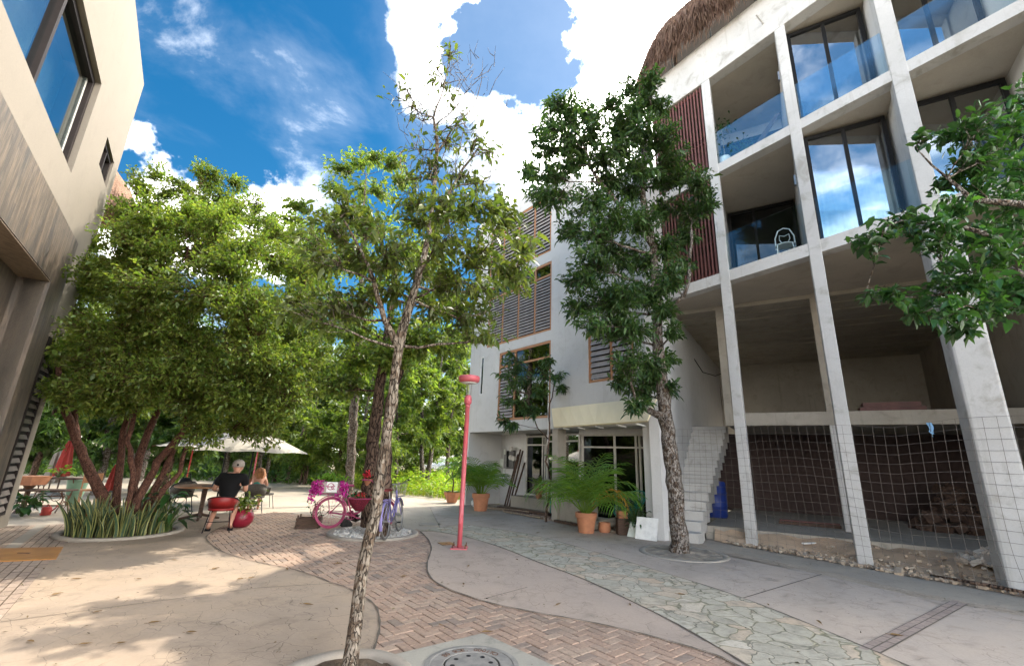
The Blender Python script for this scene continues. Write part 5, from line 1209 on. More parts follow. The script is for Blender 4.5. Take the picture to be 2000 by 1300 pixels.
for k in range(16):
    mb = MB(); b = (.05, 0, 1.33) if k < 9 else (-.22, 0, 1.28); frond_mesh(mb, b, rr.uniform(0, 6.28), R(rr.uniform(0, 60)), rr.uniform(.4, .7), 10, .16, rr, 1.2); part(mb, 'frond', 'palm', t)
mb = MB(); V, F, k = leaf_arrays(np.array([(.18*math.cos(a), .18*math.sin(a), .36) for a in np.linspace(0, 6.2, 30)]), np.array([(math.cos(a), math.sin(a), .3) for a in np.linspace(0, 6.2, 30)]), np.tile((0, 0, 1.0), (30, 1)), np.full(30, .16), np.full(30, .08)); mesh_leaves('foliage', V+np.array(t.location), F, k, M['leaf_deep'], t)
# stool and red pot by the door
p = fM(2.62, 1.2, .40); t = thing('potted_plant', p, 'spiky plant in a red clay pot by the glass door', 'potted plant'); pot(t, .13, .27, 'terracotta'); rr = random.Random(6)
p2 = fM(2.86, 1.12, .40); t2 = thing('stool', p2, 'small orange wooden stool beside the glass door', 'stool')
mb = MB(); mb.box(-.16, .16, -.14, .14, .43, .47); part(mb, 'seat', 'orange_wood', t2)
for x in (-1, 1):
    for y in (-1, 1): mb = MB(); mb.tube([(x*.14, y*.12, 0), (x*.12, y*.10, .43)], .016, 6); part(mb, 'leg', 'orange_wood', t2)
for k in range(10): mb = MB(); frond_mesh(mb, (0, 0, .25), rr.uniform(0, 6.28), R(rr.uniform(50, 88)), rr.uniform(.35, .6), 9, .1, rr, .8); part(mb, 'frond', 'palm', t)

# ---- things at the white house
mw = thing('electric_meters', fM(.9, 1.49, 1.45), 'cluster of round electric meters and grey boxes on the carport wall', 'electric meters')
for k, (s, z, w, h, m) in enumerate(((.52, 1.52, .09, .26, 'steel'), (.68, 1.62, .10, .30, 'black_metal'), (.86, 1.60, .13, .34, 'rubber'))):
    mb = MB(); gb(mb, fM, s-w, s+w, 1.38, 1.498, z-h, z+h*.9); mb.build('meter_box', M[m], mw, bevel=.01)
for s, z in ((.95, 1.95), (.95, 1.65), (1.12, 1.62)):
    mb = MB(); c = fM(s, 1.36, z); dz = (fM(s, 1.3, z)-c).normalized(); mb.tube([c+dz*.0, c+dz*.1], .085, 16); mb.build('meter_dial', M['alu'], mw)
mb = MB(); mb.tube([fM(.38, 1.45, .9), fM(.38, 1.45, 1.95)], .035, 8); mb.build('conduit', M['curtain'], mw)
mb = MB(); gb(mb, fM, .16, .34, 1.40, 1.498, 1.30, 1.60); mb.build('notice_box', M['curtain'], mw)
pos4 = ['leftmost, tallest', 'second', 'third', 'rightmost, shortest']
for k in range(4):
    s = 1.02+k*.13; t = thing('timber_plank', fM(s, 1.2, 0), pos4[k]+' of the four dark timber planks leaning by the meters', 'plank', 'planks leaning in the carport')
    mb = MB(); a, b = fM(s-.10, 1.12, .0), fM(s+.12, 1.485, (1.78, 1.95, 1.9, 1.5)[k]); e = Vector((.018, .012, 0)); f_ = Vector((-.010, .014, 0))*1.2
    mb.hexa([a-e-f_, a+e-f_, a+e+f_, a-e+f_, b-e-f_, b+e-f_, b+e+f_, b-e+f_]); mb.build('board', M['dark_wood'], t)
t = thing('water_meter', fM(3.55, .9, 0), 'grey meter box with green pipes standing by the low white wall', 'meter box')
mb = MB(); gb(mb, fM, 3.4, 3.62, .86, .98, .52, .78); mb.build('box', M['alu'], t, bevel=.01)
for s in (3.47, 3.55): mb = MB(); mb.tube([fM(s, .92, 0), fM(s, .92, .53)], .018, 8); mb.build('pipe', M['teal'], t)
t = thing('meter_cabinet', fM(3.95, .8, 0), 'tall weathered wooden meter cabinet left of the concrete pillar', 'cabinet')
mb = MB(); gb(mb, fM, 3.8, 4.15, .78, 1.0, .05, .85); mb.build('cabinet_body', M['concrete_dark'], t, bevel=.01); mb = MB(); gb(mb, fM, 3.78, 4.17, .76, 1.02, .85, .89); mb.build('lid', M['dark_wood'], t); mb = MB(); gb(mb, fM, 3.78, 4.17, .74, 1.0, .0, .10); mb.build('base_board', M['dark_wood'], t)
# debris bed before the house: soil, planks, stones
bedp = gp((905, 984), (952, 986), (1000, 997), (1060, 1014), (1134, 1028), (1195, 1040), (1254, 1048), (1300, 1055)); back = [fM(s, .6, 0).xy for s in (7.4, 5, 3, 1.5, .2)]
sheet('debris_bed', bedp+back, .012, mat('debris_soil', (.16, .115, .085), (.30, .235, .18), 3.5, .95, 0, 1, 25, .2, bdist=.04))
mb = MB(); rg = random.Random(14)
for _ in range(900):
    s = rg.uniform(.8, 7.4); d = rg.uniform(-.35, .55); c = fM(s, d, .02)
    if not inside((c.x, c.y), bedp+back): continue
    q = rg.uniform(.012, .05); mb.obox(c, (q*rg.uniform(.6, 2.2), q*.6, q*.45), rg.uniform(0, 3), rg.uniform(-.3, .3), rg.uniform(-.3, .3))
o = mb.build('rubble_chips', islandmat('rubble_chip', [(.28, .20, .15), (.42, .36, .30), (.16, .11, .085), (.36, .24, .18)], .95)); o['kind'] = 'stuff'
for k, (s0, d0, s1, d1, w) in enumerate([(1.0, .15, 3.3, .25, .07), (1.2, -.05, 3.1, .42, .06), (1.6, .35, 3.9, .5, .08), (2.4, -.02, 4.2, -.1, .06), (4.8, -.15, 5.7, -.25, .05), (1.7, .55, 3.6, .68, .07)]):
    t = thing('ground_plank', fM((s0+s1)/2, (d0+d1)/2, .02), ['long grey plank lying nearest the left potted palm', 'thin plank crossing the others under the glass door', 'wide dark plank beside the door step', 'plank lying in front of the meter boxes', 'short plank lying beside the concrete pillar', 'brown plank right against the door step'][k], 'plank', 'planks lying before the white house')
    a, b = fM(s0, d0, .02), fM(s1, d1, .03); e = (b-a).normalized(); n_ = Vector((-e.y, e.x, 0))*w; mb = MB()
    mb.hexa([a-n_, b-n_, b+n_, a+n_]+[q+Vector((0, 0, .035+.02*(k % 3))) for q in (a-n_, b-n_, b+n_, a+n_)]); mb.build('board', M['grey_wood' if k % 2 else 'dark_wood'], t)
t = thing('log', fM(6.45, .12, .03), 'short grey driftwood log behind the large terracotta pot', 'log'); mb = MB(); mb.tube([(-.45, -.05, .06), (-.1, .02, .12), (.25, .08, .2), (.4, .16, .34)], [.09, .11, .09, .06], 10); part(mb, 'log_body', 'concrete_dark', t, True)
# teal cord chair
t = thing('cord_chair', fM(6.85, .42, .03), 'round teal corded lounge chair by the shop window', 'chair', rz=.3)
rim = [Vector((.42*math.cos(a), .30*math.sin(a)+.02, .62+.26*math.cos(a-.1)+.10*math.sin(a))) for a in np.linspace(0, 2*math.pi, 28, endpoint=False)]
mb = MB(); mb.tube(rim, .014, 6, closed=True); part(mb, 'rim', 'teal', t, True)
mb = MB(); ctr = Vector((-.05, 0, .30))
for p in rim+[(a+b)/2 for a, b in zip(rim, rim[1:]+rim[:1])]: mb.tube([p, p.lerp(ctr, .55)+Vector((0, 0, -.06)), ctr+(p-ctr)*.12], .005, 4, cap=False)
part(mb, 'cord_seat', 'teal', t)
for x, y in ((.3, .2), (-.3, .2), (0, -.3)): mb = MB(); mb.tube([(x*.4, y*.4, .30), (x, y, 0)], .009, 6); part(mb, 'leg', 'black_metal', t)
t = thing('planter_box', fM(7.02, -.12, 0), 'dark wooden box topped by a grey block near the white board', 'box'); mb = MB(); mb.box(-.13, .13, -.12, .12, 0, .36); part(mb, 'box_body', 'dark_wood', t, bevel=.01); mb = MB(); mb.box(-.11, .11, -.10, .10, .36, .52); part(mb, 'block', 'terracotta', t, bevel=.01)
leafy('shrub', fM(7.35, -.02, .02), 'scruffy small leaved shrub growing beside the white leaning board', 120, (.07, .13), .5, .75, M['leaf_deep'], 15, .38)
for (px, py, w, h, lab, rz) in [(7.78, -.30, .24, .44, 'large blank white board leaning before the white pier', .12), (7.38, -.28, .11, .30, 'smaller grey board half hidden by the shrub', -.1)]:
    t = thing('white_board', fM(px, py, .012), lab, 'board', rz=rz-.75); mb = MB(); mb.hexa([Vector(q) for q in ((-w, 0, 0), (w, 0, 0), (w, .02, 0), (-w, .02, 0), (-w, .16, h), (w, .16, h), (w, .18, h), (-w, .18, h))]); part(mb, 'panel', 'white_paint' if w > .2 else 'curtain', t)
t = thing('white_sack', fM(1.05, -.12, .02), 'crumpled white plastic sack behind the left potted palm', 'sack'); mb = MB(); rr = random.Random(3)
mb.lathe([(.0, .0), (.16, .01), (.22, .08), (.20, .17), (.12, .24), (.05, .27), (0, .27)], 12); o = part(mb, 'sack_body', 'white_paint', t); 
for v_ in o.data.vertices: v_.co += Vector((rr.uniform(-.035, .035), rr.uniform(-.035, .035), rr.uniform(-.02, .02)))

# ---- building site of the grey building
sandp = [fR(s, -.03+.02*math.sin(s*5), 0) for s in np.linspace(-.75, 8.2, 30)]
rows = 10; mb = MB(); vs = []
for i, s in enumerate(np.linspace(-.78, 8.2, 46)):
    dmax = PLK-1.38+.42*(s-2.13)+.05
    for j in range(rows):
        u = j/(rows-1); d = -.16+.05*math.sin(s*6.3)+(dmax+.16)*u; z = .002+.26*max(0, u-.22)**.8*(1 if u < 1 else 1)+.03*math.sin(s*4.1+u*7)*min(1, u*2)+.022*rng.normal()*min(1, u*2); z = min(z, .262)
        q = fR(s, d, z); vs.append(q)
mb.add(vs, [(i*rows+j, (i+1)*rows+j, (i+1)*rows+j+1, i*rows+j+1) for i in range(45) for j in range(rows-1)])
struct('sand_lot', mb, M['sand'], smooth=True)
mb = MB(); rg = random.Random(24)
for _ in range(1300):
    s = rg.uniform(-.6, 8); d = -.2+abs(rg.gauss(0, .26)) if rg.random() < .7 else rg.uniform(0, 1.3); q = rg.uniform(.008, .03)*(1.8 if rg.random() < .04 else 1)
    mb.obox(fR(s, d, .02+max(0, d)*.14), (q*rg.uniform(.7, 1.6), q, q*.7), rg.uniform(0, 3), rg.uniform(-.4, .4), rg.uniform(-.4, .4))
o = mb.build('site_pebbles', islandmat('site_pebble', [(.36, .26, .18), (.48, .39, .29), (.24, .17, .115), (.54, .47, .38)], .95)); o['kind'] = 'stuff'
hp = fR(4.15, 1.55, .2); t = thing('rubble_heap', hp, 'heap of broken pale plaster and stones beside the thick front column', 'rubble heap'); rg = random.Random(5)
chunk = MB(); 
for _ in range(170):
    a, q = rg.uniform(0, 6.28), rg.random()**.6; c = Vector((.62*q*math.cos(a), .42*q*math.sin(a), .26*(1-q)*rg.uniform(.5, 1.1))); s = rg.uniform(.02, .085)
    chunk.obox(c, (s, s*rg.uniform(.5, 1), s*rg.uniform(.35, .7)), rg.uniform(0, 3), rg.uniform(-.6, .6), rg.uniform(-.6, .6))
o = part(chunk, 'rubble', islandmat('plaster_chunk', [(.40, .36, .30), (.52, .48, .42), (.30, .25, .20), (.47, .40, .32)], .95), t); o['kind'] = 'stuff'
# wire mesh fence
wf = thing('wire_fence', fR(3, -.14, 0), 'sagging square wire mesh fence strung across the open ground floor', 'fence')
rw = np.random.default_rng(6); ns, nz = 62, 16; ss = np.linspace(-1.75, 7.6, ns); 
def wpt(i, j):
    s = ss[i]; u = j/(nz-1); top_ = 2.42+.02*math.sin(s*2.1)-.10*max(0, 1-abs(s-2.8)/.8)
    bow = .015*math.sin(s*3.1+1)+.03*math.sin(s*1.3)*(1-u); fl_ = -.45*max(0, .22-u)**1.0*(1.2+.5*math.sin(s*2)) 
    return fR(s+.03*math.sin(u*3+s)+.08*(1-u)**2*math.sin(s*1.7), -.15+bow*.5+fl_, .02+top_*u+.012*math.sin(s*3.3+j*.4))
for nm, rng_ in (('mesh_wire', 'h'), ('mesh_wire', 'v')):
    mb = MB()
    if rng_ == 'h':
        for j in range(nz): mb.tube([wpt(i, j) for i in range(ns)], .0026, 3, cap=False)
    else:
        for i in range(ns): mb.tube([wpt(i, j) for j in range(nz)], .0026, 3, cap=False)
    mb.build(nm, M['wire'], wf)
def cloth_scrap(loc, label, m, s, seed):
    t = thing('rag', loc, label, 'rag'); r = random.Random(seed); mb = MB(); vs = []
    for i in range(6):
        for j in range(4): vs.append(((j-1.5)*s*.5*(1-.5*i/5)+r.uniform(-.3, .3)*s*.3, r.uniform(-.5, .5)*s*.5, -i*s*.45+r.uniform(-.1, .1)*s))
    mb.add(vs, [(i*4+j, i*4+j+1, (i+1)*4+j+1, (i+1)*4+j) for i in range(5) for j in range(3)]); mb.tube([(0, 0, 0), (.01, .02, -s*1.5), (.0, 0, -s*2.9)], .006, 4); part(mb, 'cloth', m, t, True)
M['pale_blue'] = plain('pale_blue_plastic', (.10, .22, .36), .6)
cloth_scrap(wpt(33, 15)+Vector((0, 0, -.0)), 'crumpled pale blue plastic rag tied to the top of the mesh', 'pale_blue', .08, 3)
t = thing('string', wpt(50, 7), 'knotted loop of white string tied to the mesh on the thick column', 'string'); mb = MB()
mb.tube([(0, -.02, .12), (.01, -.02, 0), (-.05, -.02, -.10), (-.08, -.02, -.12)], .006, 5); mb.tube([(.01, -.02, .02), (.06, -.02, -.06), (.07, -.02, -.14)], .006, 5); mb.tube([(.0, -.02, .05), (.035, -.025, .03), (.02, -.02, -.01)], .006, 5); part(mb, 'cord', 'white_paint', t)
t = thing('string', wpt(40, 14), 'thin white string hanging from the mesh behind the blue rag', 'string'); mb = MB(); mb.tube([(0, .0, .1), (.02, .0, -.2), (.0, 0, -.45)], .005, 4); mb.tube([(-.05, 0, -.43), (.05, 0, -.40)], .010, 4); part(mb, 'cord', 'white_paint', t)
# inside the shell
bq = st0+v*.90+wv*3.0; t = thing('barrel', (bq.x, bq.y, .27), 'blue plastic barrel standing behind the concrete stairs', 'barrel'); mb = MB(); mb.lathe([(.27, 0), (.30, .05), (.30, .28), (.315, .30), (.30, .32), (.30, .62), (.315, .64), (.30, .66), (.29, .90), (.25, .93), (0, .93)], 24); part(mb, 'barrel_body', 'blue_plastic', t, True)
def inr(s, d, z): return fR(s, PLK+d+.42*(s-2.13), z)
labs = ['lowest red-brown timber in the pile on the mezzanine', 'second timber up in the mezzanine pile', 'third timber up in the mezzanine pile', 'topmost timber of the mezzanine pile']
for k in range(4):
    t = thing('timber_beam', inr(3.6, 2.2, BZ1+.1*k), labs[k], 'timber', 'timbers piled on the mezzanine'); mb = MB(); mb.hexa([inr(s, d, z) for z in (BZ1-.05+.115*k, BZ1+.06+.115*k) for s, d in ((2.75+.08*k, 1.9), (4.6-.1*k, 1.9), (4.6-.1*k, 2.4), (2.75+.08*k, 2.4))]); mb.build('beam', M['slat'], t)
t = thing('cement_sacks', inr(5.2, .5, BZ1-.06), 'pale torn cement sack slumped on the mezzanine edge', 'sack'); mb = MB(); mb.lathe([(0, 0), (.22, .02), (.26, .10), (.2, .2), (.08, .30), (.05, .42), (0, .43)], 10); o = part(mb, 'sack', 'sand', t, True)
for v_ in o.data.vertices: v_.co += Vector((rg.uniform(-.03, .03), rg.uniform(-.03, .03), rg.uniform(-.02, .02)))
t = thing('debris_pile', inr(4.6, 2.3, .27), 'dark heap of building debris in the gloom under the mezzanine', 'debris pile'); mb = MB(); rg = random.Random(9)
for _ in range(90):
    a, q = rg.uniform(0, 6.28), rg.random()**.6; s = rg.uniform(.05, .2); mb.obox((.8*q*math.cos(a), .6*q*math.sin(a), 1.1*(1-q)), (s, s*.7, s*.6), rg.uniform(0, 3), rg.uniform(-.6, .6), rg.uniform(-.6, .6))
o = part(mb, 'debris', 'dark_wood', t); o['kind'] = 'stuff'
labs = ['front dark board lying on the slab under the mezzanine', 'rear reddish board lying on the slab under the mezzanine']
for k in range(2):
    t = thing('floor_board', inr(1.2, .4+.5*k, .28), labs[k], 'plank', 'boards on the ground slab'); mb = MB(); mb.hexa([inr(s, d, z) for z in (.275, .34) for s, d in ((.55, .4+.5*k), (1.95, .45+.5*k), (1.95, .58+.5*k), (.55, .53+.5*k))]); mb.build('board', M['slat' if k else 'dark_wood'], t)
t = thing('tile_offcut', fR(1.2, .62, .14), 'white broken tile strip lying on the sand between the columns', 'tile'); mb = MB(); mb.obox((0, 0, .02), (.17, .03, .012), .35); part(mb, 'tile_strip', 'white_paint', t)
t = thing('driftwood', fR(3.6, -.18, .05), 'long dark twisted branch lying along the edge of the sand', 'branch'); mb = MB(); mb.tube([fR(2.95, -.05, .05)-t.location, fR(3.3, -.2, .07)-t.location, fR(3.6, -.16, .06)-t.location, fR(3.95, -.28, .07)-t.location, fR(4.3, -.22, .05)-t.location], [.010, .022, .028, .02, .010], 7); part(mb, 'branch', 'bark_dark', t, True)
# balcony furniture
t = thing('garden_chair', fR(1.55, .75, S1b), 'white scrolled metal chair on the lower glass balcony', 'chair', rz=-.6); 
mb = MB(); mb.lathe([(.20, .43), (.21, .44), (.20, .455), (0, .455)], 20); part(mb, 'seat', 'white_paint', t)
mb = MB(); mb.tube([(-.2, .16, .44), (-.2, .2, .75), (-.12, .21, .95), (0, .21, 1.0), (.12, .21, .95), (.2, .2, .75), (.2, .16, .44)], .014, 6); mb.tube([(0, .2, .5), (-.11, .2, .7), (-.1, .2, .82), (0, .2, .78), (.1, .2, .82), (.11, .2, .7), (0, .2, .5)], .010, 5); part(mb, 'backrest', 'white_paint', t)
for x in (-1, 1):
    for y in (-1, 1): mb = MB(); mb.tube([(x*.15, y*.15, .43), (x*.2, y*.2, 0)], .013, 6); part(mb, 'leg', 'white_paint', t)
t = thing('potted_plant', fR(.38, .22, S2b), 'white balcony pot with a tall thin plant behind the upper railing', 'potted plant'); pot(t, .13, .22, 'white_paint', False)
st = MB(); st.tube([(0, 0, .18), (.01, .02, .8), (-.03, 0, 1.1)], [.014, .012, .008], 5); part(st, 'stem', 'grey_wood', t)
r_ = np.random.default_rng(4); n = 70; pz = np.concatenate([r_.normal(0, .14, (n, 3))+(0, 0, 1.15), r_.normal(0, .12, (30, 3))+(0, 0, .35)]); V, F, k = leaf_arrays(pz, unit(100, r_), np.tile((0, 0, 1.0), (100, 1))+r_.normal(0, .3, (100, 3)), np.full(100, .11), np.full(100, .05)); mesh_leaves('foliage', V+np.array(t.location), F, k, M['leaf_deep'], t)
leafy('balcony_shrub', fR(.85, .3, S2b), 'low bushy plant in the corner of the upper balcony next to the white pot', 60, (.09, .15), .45, .5, M['leaf_deep'], 77, .28)
labs = ['left one of two timbers leaning on the upper balcony wall', 'right one of two timbers leaning on the upper balcony wall']
for k in range(2):
    t = thing('leaning_timber', fR(1.3+.12*k, .4, S2b), labs[k], 'timber', 'timbers on the upper balcony'); mb = MB(); a, b = fR(1.12+.12*k, .2, S2b+.01), fR(1.78+.06*k, .95, S2b+1.15); e = Vector((.03, -.02, 0)); f_ = Vector((.01, .02, 0)); mb.hexa([a-e-f_, a+e-f_, a+e+f_, a-e+f_, b-e-f_, b+e-f_, b+e+f_, b-e+f_]); mb.build('board', M['dark_wood'], t)
# fallen leaves
M['dry_leaf'] = leafmat('dry_leaf', [(.13, .065, .03), (.20, .12, .05), (.07, .04, .025)], .1, .8)
lm_ = None; rl = random.Random(8)
spots_l = [(235, 1255), (60, 1252), (165, 1257), (85, 1110), (340, 1093), (470, 1130), (490, 1128), (515, 1097), (560, 1111), (150, 1130), (110, 1160), (230, 1166), (372, 1234), (650, 1075), (790, 1125), (660, 1100), (915, 1105), (905, 1140), (1010, 1092), (950, 1234), (700, 1010), (190, 1194), (600, 1180), (300, 1215), (1090, 1180), (1230, 1180), (1600, 1215), (1500, 1180), (1050, 1040), (420, 1110), (270, 1130), (1330, 1160), (860, 1220), (1750, 1240)]
for k, (x, y) in enumerate(spots_l):
    q = G(x, y, .016)
    if lm_ is None:
        mb = MB(); w = .022; mb.add([(-.06, 0, .004), (-.02, w, .014), (.03, w*.9, .012), (.075, 0, .008), (.03, -w*.9, .016), (-.02, -w, .012), (0, 0, .002)], [(0, 6, 1), (1, 6, 2), (2, 6, 3), (3, 6, 4), (4, 6, 5), (5, 6, 0)]); mb.tube([(-.06, 0, .004), (-.09, .006, .006)], .0018, 4)
        o = lm_ = mb.build('fallen_leaf', M['dry_leaf'])
    else: o = lm_.copy(); C.objects.link(o)
    tag(o, 'small dry brown leaf lying flat on the '+('left stamped pavement' if inside(q, Apts) else 'flagstone path' if inside(q, DC+DE[::-1]) else 'brick path' if inside(q, zone) else 'pale slabs right of the bricks' if q.x > -1.2 else 'far pale clearing'), 'leaf', 'fallen leaves on the paving'); o.location = q; s = rl.uniform(.5, 1.05); o.scale = (s, s*rl.uniform(.6, 1), s); o.rotation_euler = (rl.uniform(-.1, .1), rl.uniform(-.1, .1), rl.uniform(0, 6.28))

# fine litter: leaf crumbs, twigs and grit over the paving
lr = np.random.default_rng(91); n = 1500; pos = np.zeros((n, 3)); k = 0
while k < n:
    x, y = lr.uniform(-7.5, 6), lr.uniform(3.2, 13)
    if lr.random() > .25+.75*math.exp(-((x+1.2)**2+(y-4.5)**2)/6)+.6*math.exp(-((x-3.2)**2+(y-9)**2)/3)+.6*math.exp(-((x+6)**2+(y-8)**2)/4): continue
    pos[k] = (x, y, .018); k += 1
dr = lr.normal(0, 1, (n, 3)); dr[:, 2] *= .12; up_ = np.tile((0, 0, 1.0), (n, 1))+lr.normal(0, .2, (n, 3)); ll = lr.uniform(.008, .032, n)*np.clip(lr.lognormal(0, .4, n), .5, 2)
V, F, q_ = leaf_arrays(pos, dr, up_, ll, ll*lr.uniform(.12, .6, n), 0, .0); o = mesh_leaves('litter', V, F, q_, leafmat('litter', [(.10, .06, .035), (.16, .11, .06), (.05, .035, .025), (.20, .17, .08)], .1, .85), None); o['kind'] = 'stuff'
mb = MB(); mb.box(-.022, .022, -.047, -.0435, .42, .58); part(mb, 'access_hatch', 'lamp_red', lp, bevel=.002)
# dark cable hanging in the shell
t = thing('cable', fR(-.9, 3.2, 4.0), 'black cable drooping from the wall above the concrete stairs', 'cable'); mb = MB(); mb.tube([fR(-1.55, 3.0, 4.9), fR(-1.3, 3.1, 4.45), fR(-.9, 3.2, 4.3), fR(-.5, 3.25, 4.4), fR(-.35, 3.0, 4.6)], .014, 5); mb.build('cord', M['black_metal'], t)
# ------------------------------------------------------------------ bicycles
def wheel(root, cx, r, tyre, rimm, seed=0, n=18):
    w = MB(); ring_ = [(cx+r*math.cos(a), 0, r+.0+r*math.sin(a)) for a in np.linspace(0, 2*math.pi, 40, endpoint=False)]
    w.tube([(cx+(r-.022)*math.cos(a), 0, r+.012+(r-.022)*math.sin(a)) for a in np.linspace(0, 2*math.pi, 40, endpoint=False)], .020, 8, closed=True)
    wo = part(w, 'wheel', tyre, root, True)
    mb = MB(); mb.tube([(cx+(r-.05)*math.cos(a), 0, r+.012+(r-.05)*math.sin(a)) for a in np.linspace(0, 2*math.pi, 40, endpoint=False)], .013, 6, closed=True); part(mb, 'rim', rimm, wo, True)
    mb = MB()
    for k in range(n):
        a = 2*math.pi*k/n+.1; b = a+(.35 if k % 2 else -.35); mb.tube([(cx+.025*math.cos(b), .03*(1 if k % 2 else -1), r+.012+.025*math.sin(b)), (cx+(r-.05)*math.cos(a), 0, r+.012+(r-.05)*math.sin(a))], .0022, 3, cap=False)
    part(mb, 'spokes', rimm, wo)
    mb = MB(); mb.tube([(cx, -.05, r+.012), (cx, .05, r+.012)], .022, 10); part(mb, 'hub', rimm, wo); return wo
def bicycle(name, loc, rz, lean, label, m, saddle_m, grip_m, tyre, rimm, fender_m):
    t = thing(name, loc, label, 'bicycle'); t.rotation_euler = (lean, 0, rz); r = .33; hz = r+.012
    f = MB(); BB = (.44, 0, .29); hd0, hd1 = (.90, 0, .66), (.86, 0, .86); st_ = (.30, 0, .74)
    f.tube([hd0, hd1], .021, 8); f.tube([BB, st_], .018, 8); f.tube([hd0, (.74, 0, .48), (.58, 0, .34), BB], .020, 8); f.tube([(.89, 0, .74), (.72, 0, .58), (.54, 0, .47), (.40, 0, .44)], .016, 8)
    for y in (-.045, .045): f.tube([(.31, y*.4, .70), (0, y, hz)], .010, 6); f.tube([(.42, y*.6, .29), (0, y, hz)], .011, 6)
    part(f, 'frame', m, t, True)
    mb = MB()
    for y in (-.05, .05): mb.tube([(.905, y*.7, .64), (.97, y, .50), (1.08, y, hz)], .012, 6)
    mb.tube([(.90, -.04, .645), (.90, .04, .645)], .014, 6); part(mb, 'fork', m, t, True)
    wheel(t, 0, r, tyre, rimm); wheel(t, 1.08, r, tyre, rimm)
    mb = MB(); mb.tube([(.86, 0, .86), (.84, 0, .98)], .014, 8); mb.tube([(.70, -.30, 1.06), (.80, -.26, 1.05), (.84, -.08, .98), (.84, .08, .98), (.80, .26, 1.05), (.70, .30, 1.06)], .011, 8); hb = part(mb, 'handlebar', 'steel' if m != 'pink_paint' else m, t, True)
    for y in (-1, 1): mb = MB(); mb.tube([(.60, y*.31, 1.06), (.71, y*.30, 1.06)], .017, 8); part(mb, 'grip', grip_m, hb)
    mb = MB(); mb.tube([st_, (.285, 0, .88)], .013, 8); part(mb, 'seat_post', 'steel', t)
    mb = MB(); pr_ = [(-.13, .105, .0), (-.05, .11, .01), (.05, .05, .012), (.15, .022, .0)]; vs = []
    for x, w, z in pr_: vs += [(.285+x, -w, .89+z), (.285+x, -w*.5, .925+z), (.285+x, w*.5, .925+z), (.285+x, w, .89+z), (.285+x, 0, .875+z)]
    mb.add(vs, [(i*5+j, (i+1)*5+j, (i+1)*5+(j+1) % 5, i*5+(j+1) % 5) for i in range(3) for j in range(5)]+[(4, 3, 2, 1, 0), (15, 16, 17, 18, 19)]); part(mb, 'saddle', saddle_m, t, True)
    for cx, a0_, a1_ in ((0, .15, 3.5), (1.08, .45, 2.9)):
        mb = MB(); vs = []; n = 18
        for k in range(n+1):
            a = a0_+(a1_-a0_)*k/n
            for y, q in ((-.032, r+.012), (-.02, r+.03), (.02, r+.03), (.032, r+.012)): vs.append((cx+q*math.cos(a), y, hz+q*math.sin(a)))
        mb.add(vs, [(i*4+j, (i+1)*4+j, (i+1)*4+j+1, i*4+j+1) for i in range(n) for j in range(3)]); part(mb, 'fender', fender_m, t, True)
    cr = MB(); cr.tube([(.44+.085*math.cos(a), -.05, .29+.085*math.sin(a)) for a in np.linspace(0, 2*math.pi, 24, endpoint=False)], .007, 5, closed=True)
    for k in range(5): a = k*1.2566; cr.tube([(.44, -.05, .29), (.44+.085*math.cos(a), -.05, .29+.085*math.sin(a))], .006, 4)
    cr.tube([(.44, -.06, .29), (.60, -.07, .25)], .010, 6); cr.tube([(.44, .06, .29), (.28, .07, .33)], .010, 6); ck = part(cr, 'crank', m if m == 'pink_paint' else 'steel', t)
    for x, y, z in ((.60, -.11, .25), (.28, .11, .33)): mb = MB(); mb.obox((x, y, z), (.045, .035, .010)); part(mb, 'pedal', grip_m, ck)
    mb = MB(); mb.tube([(0, -.05, hz+.035), (.44, -.05, .375)], .004, 4); mb.tube([(0, -.05, hz-.035), (.44, -.05, .205)], .004, 4); part(mb, 'chain', 'rust' if m != 'pink_paint' else m, t)
    mb = MB(); mb.tube([(.78, .2, 1.04), (.95, .1, 1.0), (.93, .02, .8), (.90, .03, .68)], .004, 4); mb.tube([(.78, -.2, 1.04), (.97, -.1, .98), (.92, -.02, .76), (.6, -.03, .40)], .004, 4); part(mb, 'brake_cable', 'black_metal', t)
    mb = MB()
    for y in (-.06, .06): mb.tube([(-.28, y, .73), (.22, y, .73)], .006, 5); mb.tube([(-.02, y*.8, .36), (-.10, y, .73)], .005, 5)
    for x in (-.26, -.1, .06, .2): mb.tube([(x, -.06, .73), (x, .06, .73)], .005, 5)
    part(mb, 'rack', m, t); return t
pk = bicycle('bicycle', Gv(641, 1033, .005), .22, .03, 'pink painted bicycle turned into a flower planter, with a sign on its rear box', 'pink_paint', 'pink_paint', 'pink_paint', 'pink_paint', 'pink_paint', 'pink_paint')
M['fuchsia'] = leafmat('fuchsia_petal', [(.32, .006, .16), (.48, .012, .27), (.56, .04, .34), (.22, .005, .11)], .2, .6)
M['red_flower'] = leafmat('red_petal', [(.50, .01, .03), (.60, .05, .06), (.40, .01, .05)], .2, .6)
bx = thing('planter_crate', (0, 0, 0), 'white planter crate with fuchsia blossom and green plants on the pink bicycle rack', 'planter')
bx.location = pk.location+Vector((-.03, -.0, .77)); bx.rotation_euler = pk.rotation_euler
mb = MB(); w_, d_, h_ = .28, .14, .2
for a in ((-w_, w_, -d_, -d_+.015), (-w_, w_, d_-.015, d_), (-w_, -w_+.015, -d_+.016, d_-.016), (w_-.015, w_, -d_+.016, d_-.016)): mb.box(a[0], a[1], a[2], a[3], 0, h_)
mb.box(-w_, w_, -d_, d_, -.014, -.001); part(mb, 'crate', 'cream_canvas', bx)
mb = MB(); mb.box(-.10, .12, -d_-.012, -d_-.002, .005, .215); sg = part(mb, 'sign', 'white_paint', bx)
